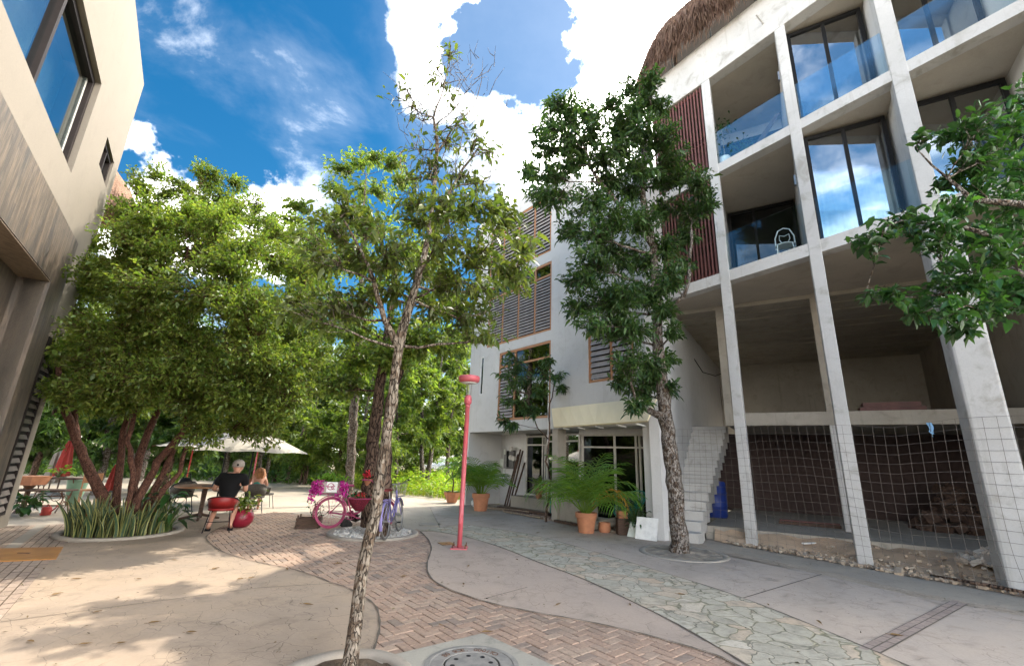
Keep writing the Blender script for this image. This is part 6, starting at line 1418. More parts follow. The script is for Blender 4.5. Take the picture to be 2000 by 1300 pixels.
def ring2d(cx, cz, r, wd, y, n=26, a0=0, a1=6.283):
    mb = MB(); vs = []
    for k in range(n+1):
        a = a0+(a1-a0)*k/n
        for q in (r-wd, r+wd): vs.append((cx+q*math.cos(a), y, cz+q*math.sin(a)))
    mb.add(vs, [(2*i, 2*i+1, 2*i+3, 2*i+2) for i in range(n)]); return mb
part(ring2d(-.015, .12, .065, .008, -d_-.014), 'emblem', 'pink_paint', sg)
mb = ring2d(.045, .10, .038, .007, -d_-.0145, 14, .8, 5.6); mb.cur = 0; part(mb, 'emblem', 'pink_paint', sg)
mb = MB(); 
for k in range(4): mb.box(-.07+k*.027, -.052+k*.027, -d_-.016, -d_-.0145, .10, .135)
part(mb, 'emblem', 'pink_paint', sg)
def blossom(root, c, rad, n, m, L, seed, nm='blossom', asp=.8):
    r = np.random.default_rng(seed); p = np.array(c)+unit(n, r)*np.array(rad)*r.uniform(.35, 1, (n, 1)); d = unit(n, r); u = unit(n, r); ll = r.uniform(L*.6, L*1.2, n)
    V, F, k = leaf_arrays(p, d, u, ll, ll*asp, 0, .1); return mesh_leaves(nm, V+np.array(rootloc(root)), F, k, m, root)
blossom(bx, (-.27, -.10, .10), (.17, .11, .16), 700, M['fuchsia'], .05, 1); blossom(bx, (.23, -.11, .10), (.13, .10, .15), 480, M['fuchsia'], .05, 2)
blossom(bx, (-.38, -.12, -.08), (.08, .07, .22), 130, M['fuchsia'], .045, 3); blossom(bx, (.2, -.12, -.07), (.16, .06, .14), 130, M['fuchsia'], .045, 4)
r_ = np.random.default_rng(3); n = 90; p = r_.normal(0, 1, (n, 3))*(.13, .06, .02)+(0, 0, .2); d = np.stack([r_.normal(0, .5, n), r_.normal(0, .4, n), np.ones(n)], 1); ll = r_.uniform(.16, .30, n); V, F, k = leaf_arrays(p, d, unit(n, r_), ll, ll*.22, 1, .25); mesh_leaves('foliage', V+np.array(bx.location), F, k, M['palm'], bx)
bk = thing('flower_basket', (0, 0, 0), 'dark red wicker basket of flowers hung in the pink bicycle frame', 'basket'); bk.location = pk.location; bk.rotation_euler = pk.rotation_euler
mb = MB(); mb.lathe([(.07, .38), (.13, .44), (.20, .56), (.22, .64), (.20, .64), (.18, .56), (.0, .5)], 20, (.60, -.02, 0), 1.15, .6); part(mb, 'basket', mat('red_wicker', (.20, .012, .03), (.07, .006, .015), 60, .8, 0, .6, 70), bk)
mb = MB(); mb.tube([(.60+.26*math.cos(a), -.02+.13*math.sin(a), .645) for a in np.linspace(0, 6.283, 24, endpoint=False)], .014, 6, closed=True); part(mb, 'rim', 'pink_paint', bk)
blossom(bk, (.60, -.02, .70), (.22, .12, .07), 120, M['red_flower'], .05, 6); blossom(bk, (.55, -.02, .70), (.2, .12, .07), 110, M['leaf_deep'], .08, 7, 'foliage', .5)
fp = thing('flower_pot', (0, 0, 0), 'terracotta pot of red flowers on the pink bicycle handlebar', 'flower pot'); fp.location = pk.location+Matrix.Rotation(pk.rotation_euler.z, 3, 'Z') @ Vector((.72, -.05, 0)); 
mb = MB(); mb.lathe([(.055, .90), (.09, 1.03), (.095, 1.06), (.08, 1.06), (0, 1.03)], 16); part(mb, 'pot', 'terracotta', fp); blossom(fp, (0, 0, 1.14), (.11, .10, .09), 170, M['red_flower'], .06, 8); blossom(fp, (0, 0, 1.07), (.12, .11, .05), 60, M['leaf_deep'], .08, 9, 'foliage', .5)
a_, b_ = Gv(752, 1056, .02), Gv(776, 1036, .02); dv2 = b_-a_
pv = bicycle('bicycle', a_+dv2.normalized()*.02, math.atan2(dv2.y, dv2.x)-.06, -.10, 'violet city bicycle with a wire basket leaning against the twin-trunked tree', 'violet_paint', mat('maroon_saddle', (.14, .02, .02), None, 8, .6), 'black_metal', 'rubber', 'steel', 'violet_paint')
mb = MB(); B0, B1 = [(1.0, -.10, .72), (1.20, -.10, .72), (1.20, .10, .72), (1.0, .10, .72)], [(.93, -.15, .98), (1.28, -.15, .98), (1.28, .15, .98), (.93, .15, .98)]
for k in range(4):
    for u in np.linspace(0, 1, 6): a = Vector(B0[k]).lerp(Vector(B0[(k+1) % 4]), u); b = Vector(B1[k]).lerp(Vector(B1[(k+1) % 4]), u); mb.tube([a, b], .003, 3, cap=False)
for u in (0, .33, .66, 1): mb.tube([Vector(B0[k]).lerp(Vector(B1[k]), u) for k in range(4)], .005 if u in (0, 1) else .003, 4, closed=True)
part(mb, 'basket', 'steel', pv)
mb = MB(); mb.tube([(.10, .06, .30), (.04, .16, .0)], .008, 6); part(mb, 'kickstand', 'steel', pv)
# crate with a spiky plant, rock and bromeliad in the gravel ring
t = thing('wooden_crate', Gv(602, 1030), 'low dark wooden slat crate with a twiggy plant beside the pink bicycle wheel', 'crate', rz=.18); mb = MB()
for z in (.015, .085, .155):
    for y in (-.14, .14): mb.box(-.24, .24, y-.01, y+.01, z, z+.055)
    for x in (-.24, .24): mb.box(x-.01, x+.01, -.128, .128, z+.002, z+.053)
part(mb, 'slat', 'dark_wood', t)
for x in (-.215, .215):
    for y in (-.115, .115): mb = MB(); mb.box(x-.014, x+.014, y-.014, y+.014, 0, .27); part(mb, 'corner_post', 'dark_wood', t)
mb = MB(); mb.box(-.22, .22, -.125, .125, .02, .17); part(mb, 'soil', 'soil', t)
r_ = np.random.default_rng(13); st = MB(); pp = []
for _ in range(9):
    a = Vector((r_.uniform(-.05, .2), r_.uniform(-.08, .08), .17)); b = a+Vector((r_.normal(0, .1), r_.normal(0, .08), r_.uniform(.22, .42))); st.tube([a, a.lerp(b, .5)+Vector((.02, 0, 0)), b], [.005, .004, .002], 4); pp += [np.array(a.lerp(b, u)) for u in np.linspace(.3, 1, 6)]
part(st, 'stem', 'dark_wood', t); n = len(pp); V, F, k = leaf_arrays(np.array(pp), unit(n, r_), np.tile((0, 0, 1.0), (n, 1))+r_.normal(0, .3, (n, 3)), np.full(n, .07), np.full(n, .035)); mesh_leaves('foliage', V+np.array(t.location), F, k, M['leaf_deep'], t)
t = thing('bromeliad', Gv(694, 1022, .03), 'dark spiky bromeliad in the gravel ring at the foot of the twin trunks', 'plant'); r_ = np.random.default_rng(14); n = 24; a = r_.uniform(0, 6.28, n); d = np.stack([np.cos(a), np.sin(a), r_.uniform(.4, 1.6, n)], 1); ll = r_.uniform(.28, .48, n); V, F, k = leaf_arrays(np.zeros((n, 3))+(0, 0, .03), d, np.tile((0, 0, 1.0), (n, 1)), ll, ll*.16, 1, .25); mesh_leaves('foliage', V+np.array(t.location), F, k, leafmat('bromeliad_leaf', [(.05, .012, .02), (.03, .03, .02), (.02, .012, .015)], .1, .4), t)
t = thing('stone', Gv(675, 1030, .01), 'rough dark stone lying in the gravel left of the bromeliad', 'stone'); mb = MB(); mb.lathe([(0, 0), (.10, .01), (.13, .07), (.10, .14), (.05, .19), (0, .20)], 11); o = part(mb, 'stone_body', 'concrete_dark', t); rr = random.Random(2)
o.data.materials[0] = mat('dark_stone', (.035, .035, .033), (.02, .02, .018), 9, .9, 0, .6, 20)
for v_ in o.data.vertices: v_.co += Vector((rr.uniform(-.025, .025), rr.uniform(-.025, .025), rr.uniform(-.015, .015)))

# ------------------------------------------------------------------ terrace furniture
def umbrella(loc, ze, za, rad, label, cm, pm, tilt=0, rz=0.2, n=8):
    t = thing('umbrella', loc, label, 'umbrella', 'garden umbrellas on the plaza', rz); mb = MB(); vs = []; K = 7
    for i in range(n*2):
        a = math.pi*i/n; mid = i % 2
        for k in range(K):
            u = k/(K-1); q = rad*u*(1 if not mid else .925-.0*u); z = za-(za-ze)*u**1.12-(.05*math.sin(math.pi*u)*mid)+(.03*u if mid else 0); vs.append((q*math.cos(a), q*math.sin(a), z+tilt*q*math.cos(a)))
    m2 = n*2
    fs = [(i*K+k, ((i+1) % m2)*K+k, ((i+1) % m2)*K+k+1, i*K+k+1) for i in range(m2) for k in range(K-1)]; mb.add(vs, fs)
    part(mb, 'canopy', cm, t, False)
    for i in range(n): a = 2*math.pi*i/n; mb = MB(); mb.tube([(0, 0, za-.03), (rad*.98*math.cos(a), rad*.98*math.sin(a), ze-.01+tilt*rad*math.cos(a))], .008, 4); part(mb, 'rib', pm, t)
    mb = MB(); mb.tube([(0, 0, 0), (0, 0, za-.01)], .022, 10); part(mb, 'pole', pm, t)
    mb = MB(); mb.lathe([(.03, za), (.035, za+.03), (0, za+.06)], 10); part(mb, 'finial', pm, t); 
    mb = MB(); mb.lathe([(.24, 0), (.22, .05), (.05, .07), (.04, .16), (.0, .16)], 20); part(mb, 'base', 'rubber', t); return t
ul = Gv(472, 1009); 
def zat(px, py, y): return P(px, py, y).z
umbrella(ul, zat(520, 884, ul.y), zat(497, 838, ul.y), 1.36, 'large cream umbrella on a black pole beside the seated man', 'cream_canvas', 'black_metal', 0, .1)
u2 = P(438, 900, 14.2); umbrella(Vector((u2.x, u2.y, 0)), 1.66, 2.28, 1.35, 'second cream umbrella on a thin black pole, just left of the large one', 'cream_canvas', 'black_metal', 0, .3)
u3 = P(500, 900, 15.2); umbrella(Vector((u3.x, u3.y, 0)), 1.58, 2.1, 1.3, 'cream umbrella on a bright red pole, peeping out behind the large one', 'cream_canvas', 'lamp_red', 0, .2)
u4 = P(372, 900, 16.5); umbrella(Vector((u4.x, u4.y, 0)), 1.62, 2.0, 1.2, 'small cream umbrella farthest left behind the bushy tree stems', 'cream_canvas', 'red_fabric', 0, .5)
def closed_umbrella(px, py, label, m, h, y):
    q = P(px, py, y); t = thing('closed_umbrella', (q.x, q.y, 0), label, 'umbrella', 'closed umbrellas on the left'); mb = MB(); vs = []; n = 16; pr_ = [(.05, h), (.09, h-.15), (.13, h-.5), (.19, h-1.0), (.17, h-1.12)]
    for r, z in pr_:
        for k in range(n): a = 2*math.pi*k/n; q = r*(1+.28*(1 if k % 2 else -1)); vs.append((q*math.cos(a), q*math.sin(a), z))
    mb.add(vs, [(i*n+k, i*n+(k+1) % n, (i+1)*n+(k+1) % n, (i+1)*n+k) for i in range(4) for k in range(n)]); part(mb, 'canopy', m, t); mb = MB(); mb.tube([(0, 0, 0), (0, 0, h+.05)], .02, 8); part(mb, 'pole', 'dark_wood', t); mb = MB(); mb.lathe([(.22, 0), (.2, .06), (.03, .08), (0, .08)], 16); part(mb, 'base', 'rubber', t)
closed_umbrella(110, 960, 'folded red umbrella standing left of the bushy tree', 'red_fabric', 1.7, 15.5)
closed_umbrella(93, 960, 'folded cream umbrella beside the folded red one', 'cream_canvas', 1.45, 15.8)
closed_umbrella(218, 950, 'small folded red umbrella seen between the bushy tree stems', 'red_fabric', .95, 17)
# round table
tc_ = P(402, 948, 11.4); tb = thing('round_table', (tc_.x, tc_.y, 0), 'round orange-brown wooden table before the man in black', 'table')
mb = MB(); mb.lathe([(.0, .715), (.60, .715), (.62, .725), (.62, .745), (.60, .755), (0, .755)], 36); part(mb, 'tabletop', 'orange_wood', tb)
mb = MB(); mb.lathe([(.05, .03), (.045, .3), (.06, .68), (.16, .714), (0, .715)], 14); part(mb, 'pedestal', 'dark_wood', tb)
for k in range(4): a = k*1.57+.5; mb = MB(); mb.tube([(0, 0, .12), (.22*math.cos(a), .22*math.sin(a), .06), (.40*math.cos(a), .40*math.sin(a), .02)], [.035, .03, .025], 6); part(mb, 'foot', 'dark_wood', tb)
t = thing('laptop', (tc_.x+.30, tc_.y-.30, .757), 'dark open notebook computer on the round table', 'laptop', rz=-.5); mb = MB(); mb.box(-.16, .16, -.11, .11, 0, .016); part(mb, 'keyboard_half', 'rubber', t, bevel=.004); mb = MB(); mb.hexa([Vector(q) for q in ((-.16, .11, .012), (.16, .11, .012), (.16, .118, .012), (-.16, .118, .012), (-.16, .18, .2), (.16, .18, .2), (.16, .188, .2), (-.16, .188, .2))]); part(mb, 'screen_half', 'black_metal', t)
def tub_chair(loc, rz, label, sm, lm2, woven=False, h=.78, seat=.43):
    t = thing('tub_chair', loc, label, 'chair', rz=rz); mb = MB(); vs = []; n = 17
    for k in range(n):
        a = math.pi*1.5-1.9+3.8*k/(n-1); hh = seat+.06+(h-seat)*(.35+.65*math.cos((k/(n-1)-.5)*2.6)**2) if False else seat+.10+(h-seat-.1)*max(.25, math.cos((k/(n-1)-.5)*2.9))
        for q, z in ((.235, seat), (.27, hh), (.255, hh+.012), (.225, seat+.02)): vs.append((q*math.cos(a), q*math.sin(a), z))
    mb.add(vs, [(i*4+j, (i+1)*4+j, (i+1)*4+(j+1) % 4, i*4+(j+1) % 4) for i in range(n-1) for j in range(4)]+[(3, 2, 1, 0), tuple((n-1)*4+j for j in range(4))]); part(mb, 'backrest', sm, t, True)
    mb = MB(); mb.lathe([(0, seat-.03), (.235, seat-.03), (.25, seat), (.235, seat+.02), (0, seat+.01)], 24); part(mb, 'seat', sm, t, True)
    mb = MB(); mb.tube([(.272*math.cos(a), .272*math.sin(a), seat+.115+(h-seat-.1)*max(.25, math.cos((a-math.pi*1.5)/3.8*2.9))) for a in np.linspace(math.pi*1.5-1.9, math.pi*1.5+1.9, 17)], .011, 6); part(mb, 'back_frame', lm2, t, True)
    for x in (-1, 1):
        for y in (-1, 1): mb = MB(); mb.tube([(x*.17, y*.17, seat-.02), (x*.23, y*.24, 0)], .010, 6); part(mb, 'leg', lm2, t)
    mb = MB(); mb.tube([(-.2, -.2, .2), (.2, -.2, .2)], .007, 5); part(mb, 'stretcher', lm2, t); return t
cm_ = (G(401, 1041)+G(449, 1040))/2
mc_ = Vector((cm_.x-.13, cm_.y+.2, .004)); tub_chair(mc_, .42, 'red plastic tub chair on thin metal legs holding the man in black', 'red_plastic', 'black_metal', h=.66)
M['wicker'] = mat('dark_wicker', (.10, .09, .075), (.045, .04, .034), 70, .8, 0, .5, 90)
lc = Gv(347, 1003); tub_chair(lc, .9, 'dark wire tub chair with a black bag beside the snake plants', 'wicker', 'black_metal')
t = thing('black_bag', lc+Vector((.05, -.03, .45)), 'black bag lying on the dark wire chair', 'bag'); mb = MB(); mb.lathe([(0, 0), (.17, .01), (.20, .10), (.18, .26), (.12, .38), (.05, .42), (0, .42)], 14, sy=.75); o = part(mb, 'bag_body', 'black_cloth', t, True); mb = MB(); mb.tube([(-.1, 0, .38), (-.06, .02, .52), (.06, .02, .52), (.1, 0, .38)], .012, 6); part(mb, 'strap', 'black_cloth', t)
wc = Gv(492, 1000); tub_chair(wc, .5, 'dark grey woven tub chair holding the woman with long hair', 'wicker', 'rubber', h=.72, seat=.40)
tub_chair(Gv(512, 992), -.9, 'dark grey tub chair standing empty to the right of the woman', 'wicker', 'rubber', h=.75, seat=.40)
t = thing('planter_ball', Gv(468, 1029, .004), 'glossy red ball planter with a leafy plant behind the red chair', 'planter'); mb = MB(); mb.lathe([(.10, 0), (.17, .03), (.225, .11), (.24, .20), (.22, .29), (.17, .36), (.15, .36), (.14, .33), (0, .33)], 28); part(mb, 'pot', mat('red_glaze', (.22, .01, .028), (.17, .01, .022), 5, .35, 0, .05, 40), t, True)
r_ = np.random.default_rng(17); n = 190; p = r_.normal(0, 1, (n, 3))*(.15, .15, .075)+(0, 0, .49); V, F, k = leaf_arrays(p, unit(n, r_)+(0, 0, .25), np.tile((0, 0, 1.0), (n, 1))+r_.normal(0, .3, (n, 3)), r_.uniform(.08, .15, n), r_.uniform(.045, .08, n), 1, .2); mesh_leaves('foliage', V+np.array(t.location), F, k, M['leaf_bush'], t)
# ---- people (skin over a joint skeleton)
def skinned(name, nodes, edges, m, root, sub=1, rootidx=0):
    me = bpy.data.meshes.new(name); keys = list(nodes); ix = {k: i for i, k in enumerate(keys)}
    me.from_pydata([nodes[k][0] for k in keys], [(ix[a], ix[b]) for a, b in edges], []); me.materials.append(m)
    o = bpy.data.objects.new(name, me); C.objects.link(o); o.parent = root
    o.modifiers.new('skin', 'SKIN').use_smooth_shade = True
    if not me.skin_vertices: me.skin_vertices.new()
    for k in keys:
        r = nodes[k][1]; sv = me.skin_vertices[0].data[ix[k]]; sv.radius = r if isinstance(r, tuple) else (r, r); sv.use_root = ix[k] == rootidx
    s = o.modifiers.new('sub', 'SUBSURF'); s.levels = s.render_levels = sub
    return o
def figure(loc, rz, label, J, cloth, extra_hands=True):
    t = thing('person', loc, label, 'person', rz=rz)
    n = dict(J); e = [('pelvis', 'spine'), ('spine', 'chest'), ('chest', 'neck'), ('neck', 'chin'), ('chin', 'head'), ('head', 'crown')]
    for s in 'LR':
        e += [('chest', 'sh'+s), ('sh'+s, 'el'+s), ('el'+s, 'wr'+s), ('pelvis', 'hip'+s), ('hip'+s, 'kn'+s), ('kn'+s, 'an'+s), ('an'+s, 'to'+s)]
        w = Vector(n['wr'+s][0]); d = (w-Vector(n['el'+s][0])).normalized(); sd2 = d.cross(Vector((0, 0, 1))).normalized(); pm = w+d*.075
        n['pa'+s] = (tuple(pm), (.036, .018)); e.append(('wr'+s, 'pa'+s))
        for f in range(4):
            l = (.075, .085, .08, .06)[f]; b = pm+d*.02+sd2*(f-1.5)*.021; n[f'f{f}{s}'] = (tuple(b), .009); n[f'g{f}{s}'] = (tuple(b+d*l*.6+Vector((0, 0, -.012))), .008); n[f'h{f}{s}'] = (tuple(b+d*l+Vector((0, 0, -.035))), .007)
            e += [('pa'+s, f'f{f}{s}'), (f'f{f}{s}', f'g{f}{s}'), (f'g{f}{s}', f'h{f}{s}')]
        tq = w+d*.035+sd2*(-.03 if s == 'R' else .03); n['t1'+s] = (tuple(tq), .010); n['t2'+s] = (tuple(tq+d*.04+sd2*(-.02 if s == 'R' else .02)), .009); e += [('wr'+s, 't1'+s), ('t1'+s, 't2'+s)]
    hd = Vector(n['head'][0]); fw = (Vector(n['head'][0])-Vector(n['chin'][0])); fdir = Vector((0, 1, -.15)).normalized()
    n['nose'] = (tuple(hd+fdir*.105-Vector((0, 0, .03))), .014); e.append(('head', 'nose'))
    for s, x in (('L', -1), ('R', 1)): n['ear'+s] = (tuple(hd+Vector((x*.098, -.005, -.025))), .020); e.append(('head', 'ear'+s))
    b = skinned('body', n, e, M['skin'], t, 2)
    for nm, keys, ed, grow, mm in cloth:
        q = {k: (J[k][0], tuple(v+grow for v in J[k][1]) if isinstance(J[k][1], tuple) else J[k][1]+grow) for k in keys if k in J}
        for k, v_ in keys.items():
            if v_: q[k] = v_
        skinned(nm, q, ed, mm, t, 2)
    return t
tee_e = [('pelvis', 'spine'), ('spine', 'chest'), ('chest', 'neckb'), ('chest', 'shL'), ('shL', 'slL'), ('chest', 'shR'), ('shR', 'slR')]
man = {'pelvis': ((.03, -.06, .56), (.17, .13)), 'spine': ((.05, -.04, .76), (.165, .12)), 'chest': ((.08, .03, .98), (.175, .12)), 'neck': ((.11, .08, 1.12), .062), 'chin': ((.125, .11, 1.185), .075), 'head': ((.125, .11, 1.255), .095), 'crown': ((.125, .10, 1.315), .075),
       'shL': ((-.12, .02, 1.05), .078), 'elL': ((-.24, .10, .79), .048), 'wrL': ((-.16, .34, .77), .032), 'shR': ((.28, .02, 1.03), .078), 'elR': ((.35, .06, .78), .048), 'wrR': ((.27, .30, .78), .032),
       'hipL': ((-.08, .0, .53), .105), 'knL': ((-.15, .36, .52), .068), 'anL': ((-.20, .06, .09), .042), 'toL': ((-.22, .19, .035), .036), 'hipR': ((.14, .0, .53), .105), 'knR': ((.20, .36, .52), .068), 'anR': ((.17, .10, .09), .042), 'toR': ((.19, .23, .035), .036)}
pm_ = figure(Vector((mc_.x+.02, mc_.y, .004)), .42, 'man in a black t-shirt and pale backwards cap sitting with his back to us', man,
   [('t_shirt', {'pelvis': None, 'spine': None, 'chest': None, 'neckb': ((.10, .06, 1.085), .075), 'shL': None, 'slL': ((-.205, .07, .87), .075), 'shR': None, 'slR': ((.335, .045, .86), .075)}, tee_e, .022, M['black_cloth']),
    ('shorts', {'pelvis': ((.03, -.03, .53), .12), 'hipL': None, 'thL': ((-.13, .25, .52), .09), 'hipR': None, 'thR': ((.18, .25, .52), .09)}, [('pelvis', 'hipL'), ('hipL', 'thL'), ('pelvis', 'hipR'), ('hipR', 'thR')], .012, plain('khaki_cloth', (.20, .165, .11), .9))])
mb = MB(); c = Vector((.125, .10, 1.275)); mb.lathe([(.112, -.035), (.118, .0), (.112, .05), (.085, .095), (.04, .118), (0, .122)], 24, c); cap_ = part(mb, 'cap', plain('pale_grey_cap', (.30, .265, .235), .9), pm_, True)
mb = MB(); vs = []
for k in range(9):
    a = math.pi/2+(k/8-.5)*2.0; vs += [(c.x+.112*math.cos(a), c.y+.112*math.sin(a), c.z-.03), (c.x+.115*math.cos(a), c.y+(.19)*math.sin(a)**2*.98, c.z-.05)]
mb.add(vs, [(2*i, 2*i+1, 2*i+3, 2*i+2) for i in range(8)]); part(mb, 'bill', plain('pale_grey_bill', (.42, .37, .32), .9), cap_)
mb = MB(); q = c+Vector((0, -.1165, .012)); mb.tube([q, q+Vector((0, -.006, .001))], .022, 12); part(mb, 'cap_opening', 'black_cloth', cap_)
for s, (x, y) in (('L', (-.21, .13)), ('R', (.18, .17))): mb = MB(); mb.obox((x, y, .012), (.05, .13, .012), .1); part(mb, 'sandal', 'black_cloth', pm_, bevel=.008)
wom = {'pelvis': ((.0, -.06, .50), (.155, .12)), 'spine': ((.0, -.03, .66), (.12, .095)), 'chest': ((.0, .07, .82), (.135, .095)), 'neck': ((.02, .16, .93), .048), 'chin': ((.03, .20, .975), .064), 'head': ((.03, .205, 1.035), .086), 'crown': ((.03, .20, 1.09), .066),
       'shL': ((-.15, .07, .87), .055), 'elL': ((-.22, .20, .68), .038), 'wrL': ((-.12, .38, .72), .027), 'shR': ((.16, .07, .87), .055), 'elR': ((.25, .16, .67), .038), 'wrR': ((.18, .36, .70), .027),
       'hipL': ((-.09, .0, .48), .09), 'knL': ((-.12, .38, .48), .06), 'anL': ((-.12, .36, .08), .036), 'toL': ((-.12, .50, .03), .03), 'hipR': ((.09, .0, .48), .09), 'knR': ((.12, .38, .48), .06), 'anR': ((.12, .36, .08), .036), 'toR': ((.12, .5, .03), .03)}
pw = figure(wc+Vector((0, .02, .004)), .5, 'woman with long wavy ginger hair and a teal top seated beyond the man', wom,
   [('top', {'pelvis': ((.0, -.05, .55), .125), 'spine': None, 'chest': ((.0, .05, .79), (.135, .098))}, [('pelvis', 'spine'), ('spine', 'chest')], .012, M['teal']),
    ('shorts', {'pelvis': ((.0, -.04, .49), .12), 'hipL': None, 'thL': ((-.11, .26, .48), .078), 'hipR': None, 'thR': ((.11, .26, .48), .078)}, [('pelvis', 'hipL'), ('hipL', 'thL'), ('pelvis', 'hipR'), ('hipR', 'thR')], .010, plain('denim_cloth', (.06, .075, .10), .9))])
M['hair'] = mat('ginger_hair', (.36, .16, .055), (.20, .08, .03), 22, .6, 0, .5, 60, .4, (1, 1, .25))
mb = MB(); rr = random.Random(3)
for k in range(60):
    a = rr.uniform(2.6, 6.8); p0 = Vector((.03+.085*math.cos(a), .195+.085*math.sin(a), 1.04+rr.uniform(-.03, .06))); p1 = p0+Vector((.03*math.cos(a)+rr.uniform(-.02, .02), .03*math.sin(a)-.05, -.10)); p2 = Vector((.03+.13*math.cos(a)+rr.uniform(-.03, .03), min(.10+.10*math.sin(a), .1), .76+rr.uniform(-.04, .06)))
    mb.tube([p0, p1, p1.lerp(p2, .6)+Vector((rr.uniform(-.02, .02), -.02, 0)), p2], [.02, .022, .018, .005], 5)
mb.lathe([(.094, -.02), (.096, .02), (.085, .06), (.05, .09), (0, .10)], 16, (.03, .195, 1.04)); part(mb, 'hair', 'hair', pw, True)
# ---- left corner: ornate iron tables, pots
def iron_table(loc, rz, label, w, d, h):
    t = thing('iron_table', loc, label, 'table', 'ornate iron tables by the cream building', rz); mb = MB(); mb.box(-w, w, -d, d, h-.035, h); part(mb, 'tabletop', 'dark_wood', t, bevel=.006)
    for x in (-1, 1):
        mb = MB(); X = x*w*.82
        for y in (-1, 1): mb.tube([(X, y*d*.8, h-.04), (X, y*d*.35, h*.62), (X, y*d*.55, h*.35), (X, y*d*.95, .02)], .014, 6)
        for z in (h*.62, h*.30): mb.tube([(X, .09*math.cos(a), z+.07*math.sin(a)) for a in np.linspace(0, 6.283, 14, endpoint=False)], .009, 5, closed=True)
        mb.tube([(X, -d*.7, h*.45), (X, d*.7, h*.45)], .01, 5); part(mb, 'leg', 'rust', t)
    mb = MB(); mb.tube([(-w*.82, 0, h*.3), (w*.82, 0, h*.3)], .012, 6); mb.tube([(.12*math.cos(a), 0, h*.3+.12*math.sin(a)) for a in np.linspace(0, 6.283, 16, endpoint=False)], .008, 5, closed=True); part(mb, 'stretcher', 'rust', t); return t
lt = Gv(78, 1000); iron_table(lt, .25, 'lower ornate iron table with scrolled legs, nearest the cream building', .52, .25, .52)
lt2 = Gv(105, 985); iron_table(lt2, .2, 'taller ornate iron table behind the lower one, holding a leafy plant', .5, .25, .70)
leafy('table_plant', lt2+Vector((-.1, 0, .70)), 'lime green plant on the taller ornate iron table', 18, (.14, .24), .7, .3, M['leaf_lime'], 31, .22)
t = thing('pedestal_planter', Gv(42, 1000), 'square terracotta planter on a rusty pedestal beside the cream building', 'planter'); mb = MB(); mb.hexa([Vector(q) for q in ((-.2, -.2, .62), (.2, -.2, .62), (.2, .2, .62), (-.2, .2, .62), (-.25, -.25, .82), (.25, -.25, .82), (.25, .25, .82), (-.25, .25, .82))]); part(mb, 'planter_bowl', 'terracotta', t); mb = MB(); mb.lathe([(.16, 0), (.14, .05), (.06, .1), (.05, .5), (.13, .62), (0, .62)], 12); part(mb, 'pedestal', 'rust', t)
leafy('broad_leaf_plant', Gv(42, 1008), 'broad leaved plant low against the cream building wall', 26, (.2, .34), .7, .5, M['leaf_deep'], 33, .25)
t = thing('tall_vase', Gv(140, 985), 'tall tapered pale green glazed vase left of the bushy tree', 'vase'); mb = MB(); mb.lathe([(.13, 0), (.15, .02), (.23, .62), (.235, .66), (.21, .66), (.20, .60), (0, .55)], 24); part(mb, 'vase_body', 'green_glaze', t, True)
t = thing('red_can', Gv(88, 1005), 'small red watering can under the lower iron table', 'watering can'); mb = MB(); mb.lathe([(.09, 0), (.10, .02), (.09, .16), (.07, .18), (0, .18)], 18); part(mb, 'can_body', 'red_fabric', t, True); mb = MB(); mb.tube([(.08, 0, .05), (.18, 0, .14), (.24, 0, .22)], .012, 6); part(mb, 'spout', 'red_fabric', t); mb = MB(); mb.tube([(-.08, 0, .04), (-.16, 0, .10), (-.10, 0, .2), (.04, 0, .22), (.06, 0, .17)], .009, 6); part(mb, 'handle', 'red_fabric', t)
t = thing('marker_stake', Gv(155, 1048), 'thin red stake leaning at the left edge of the snake plant ring', 'stake'); mb = MB(); mb.tube([(0, 0, 0), (.04, .0, .55)], .012, 6); mb.tube([(.02, 0, .26), (-.17, -.02, .34)], .009, 5); part(mb, 'stake_rod', 'red_fabric', t)
tc2 = thing('wooden_chair', Gv(168, 990), 'small brown wooden chair half hidden behind the bushy tree', 'chair', rz=.8); mb = MB(); mb.box(-.2, .2, -.2, .2, .42, .45); part(mb, 'seat', 'orange_wood', tc2); mb = MB(); mb.box(-.2, .2, .18, .2, .6, .85); part(mb, 'backrest', 'orange_wood', tc2)
for x in (-1, 1):
    for y in (-1, 1): mb = MB(); mb.tube([(x*.18, y*.18, 0), (x*.18, y*.18, .42 if y < 0 else .86)], .017, 6); part(mb, 'leg', 'orange_wood', tc2)
# lantern on the corner of the cream building
lq = fL(-.47, -.12, 2.95); t = thing('wall_lantern', lq, 'round wire cage lantern with a white top on the cream building corner', 'lantern'); mb = MB()
for k in range(6): a0 = k*math.pi/6; mb.tube([(.17*math.cos(a)*math.cos(a0), .17*math.cos(a)*math.sin(a0), .17*math.sin(a)-.1) for a in np.linspace(0, 6.283, 18, endpoint=False)], .006, 4, closed=True)
for z in (-.08, 0, .08): q = math.sqrt(.17**2-z*z); mb.tube([(q*math.cos(a), q*math.sin(a), z-.1) for a in np.linspace(0, 6.283, 20, endpoint=False)], .005, 4, closed=True)
part(mb, 'cage', 'alu', t); mb = MB(); mb.lathe([(.10, .07), (.09, .10), (.03, .16), (0, .17)], 14); part(mb, 'cap', 'white_paint', t); mb = MB(); mb.tube([(0, 0, .15), (-.02, .06, .24), (-.10, .10, .24)], .012, 6); part(mb, 'bracket', 'rust', t)
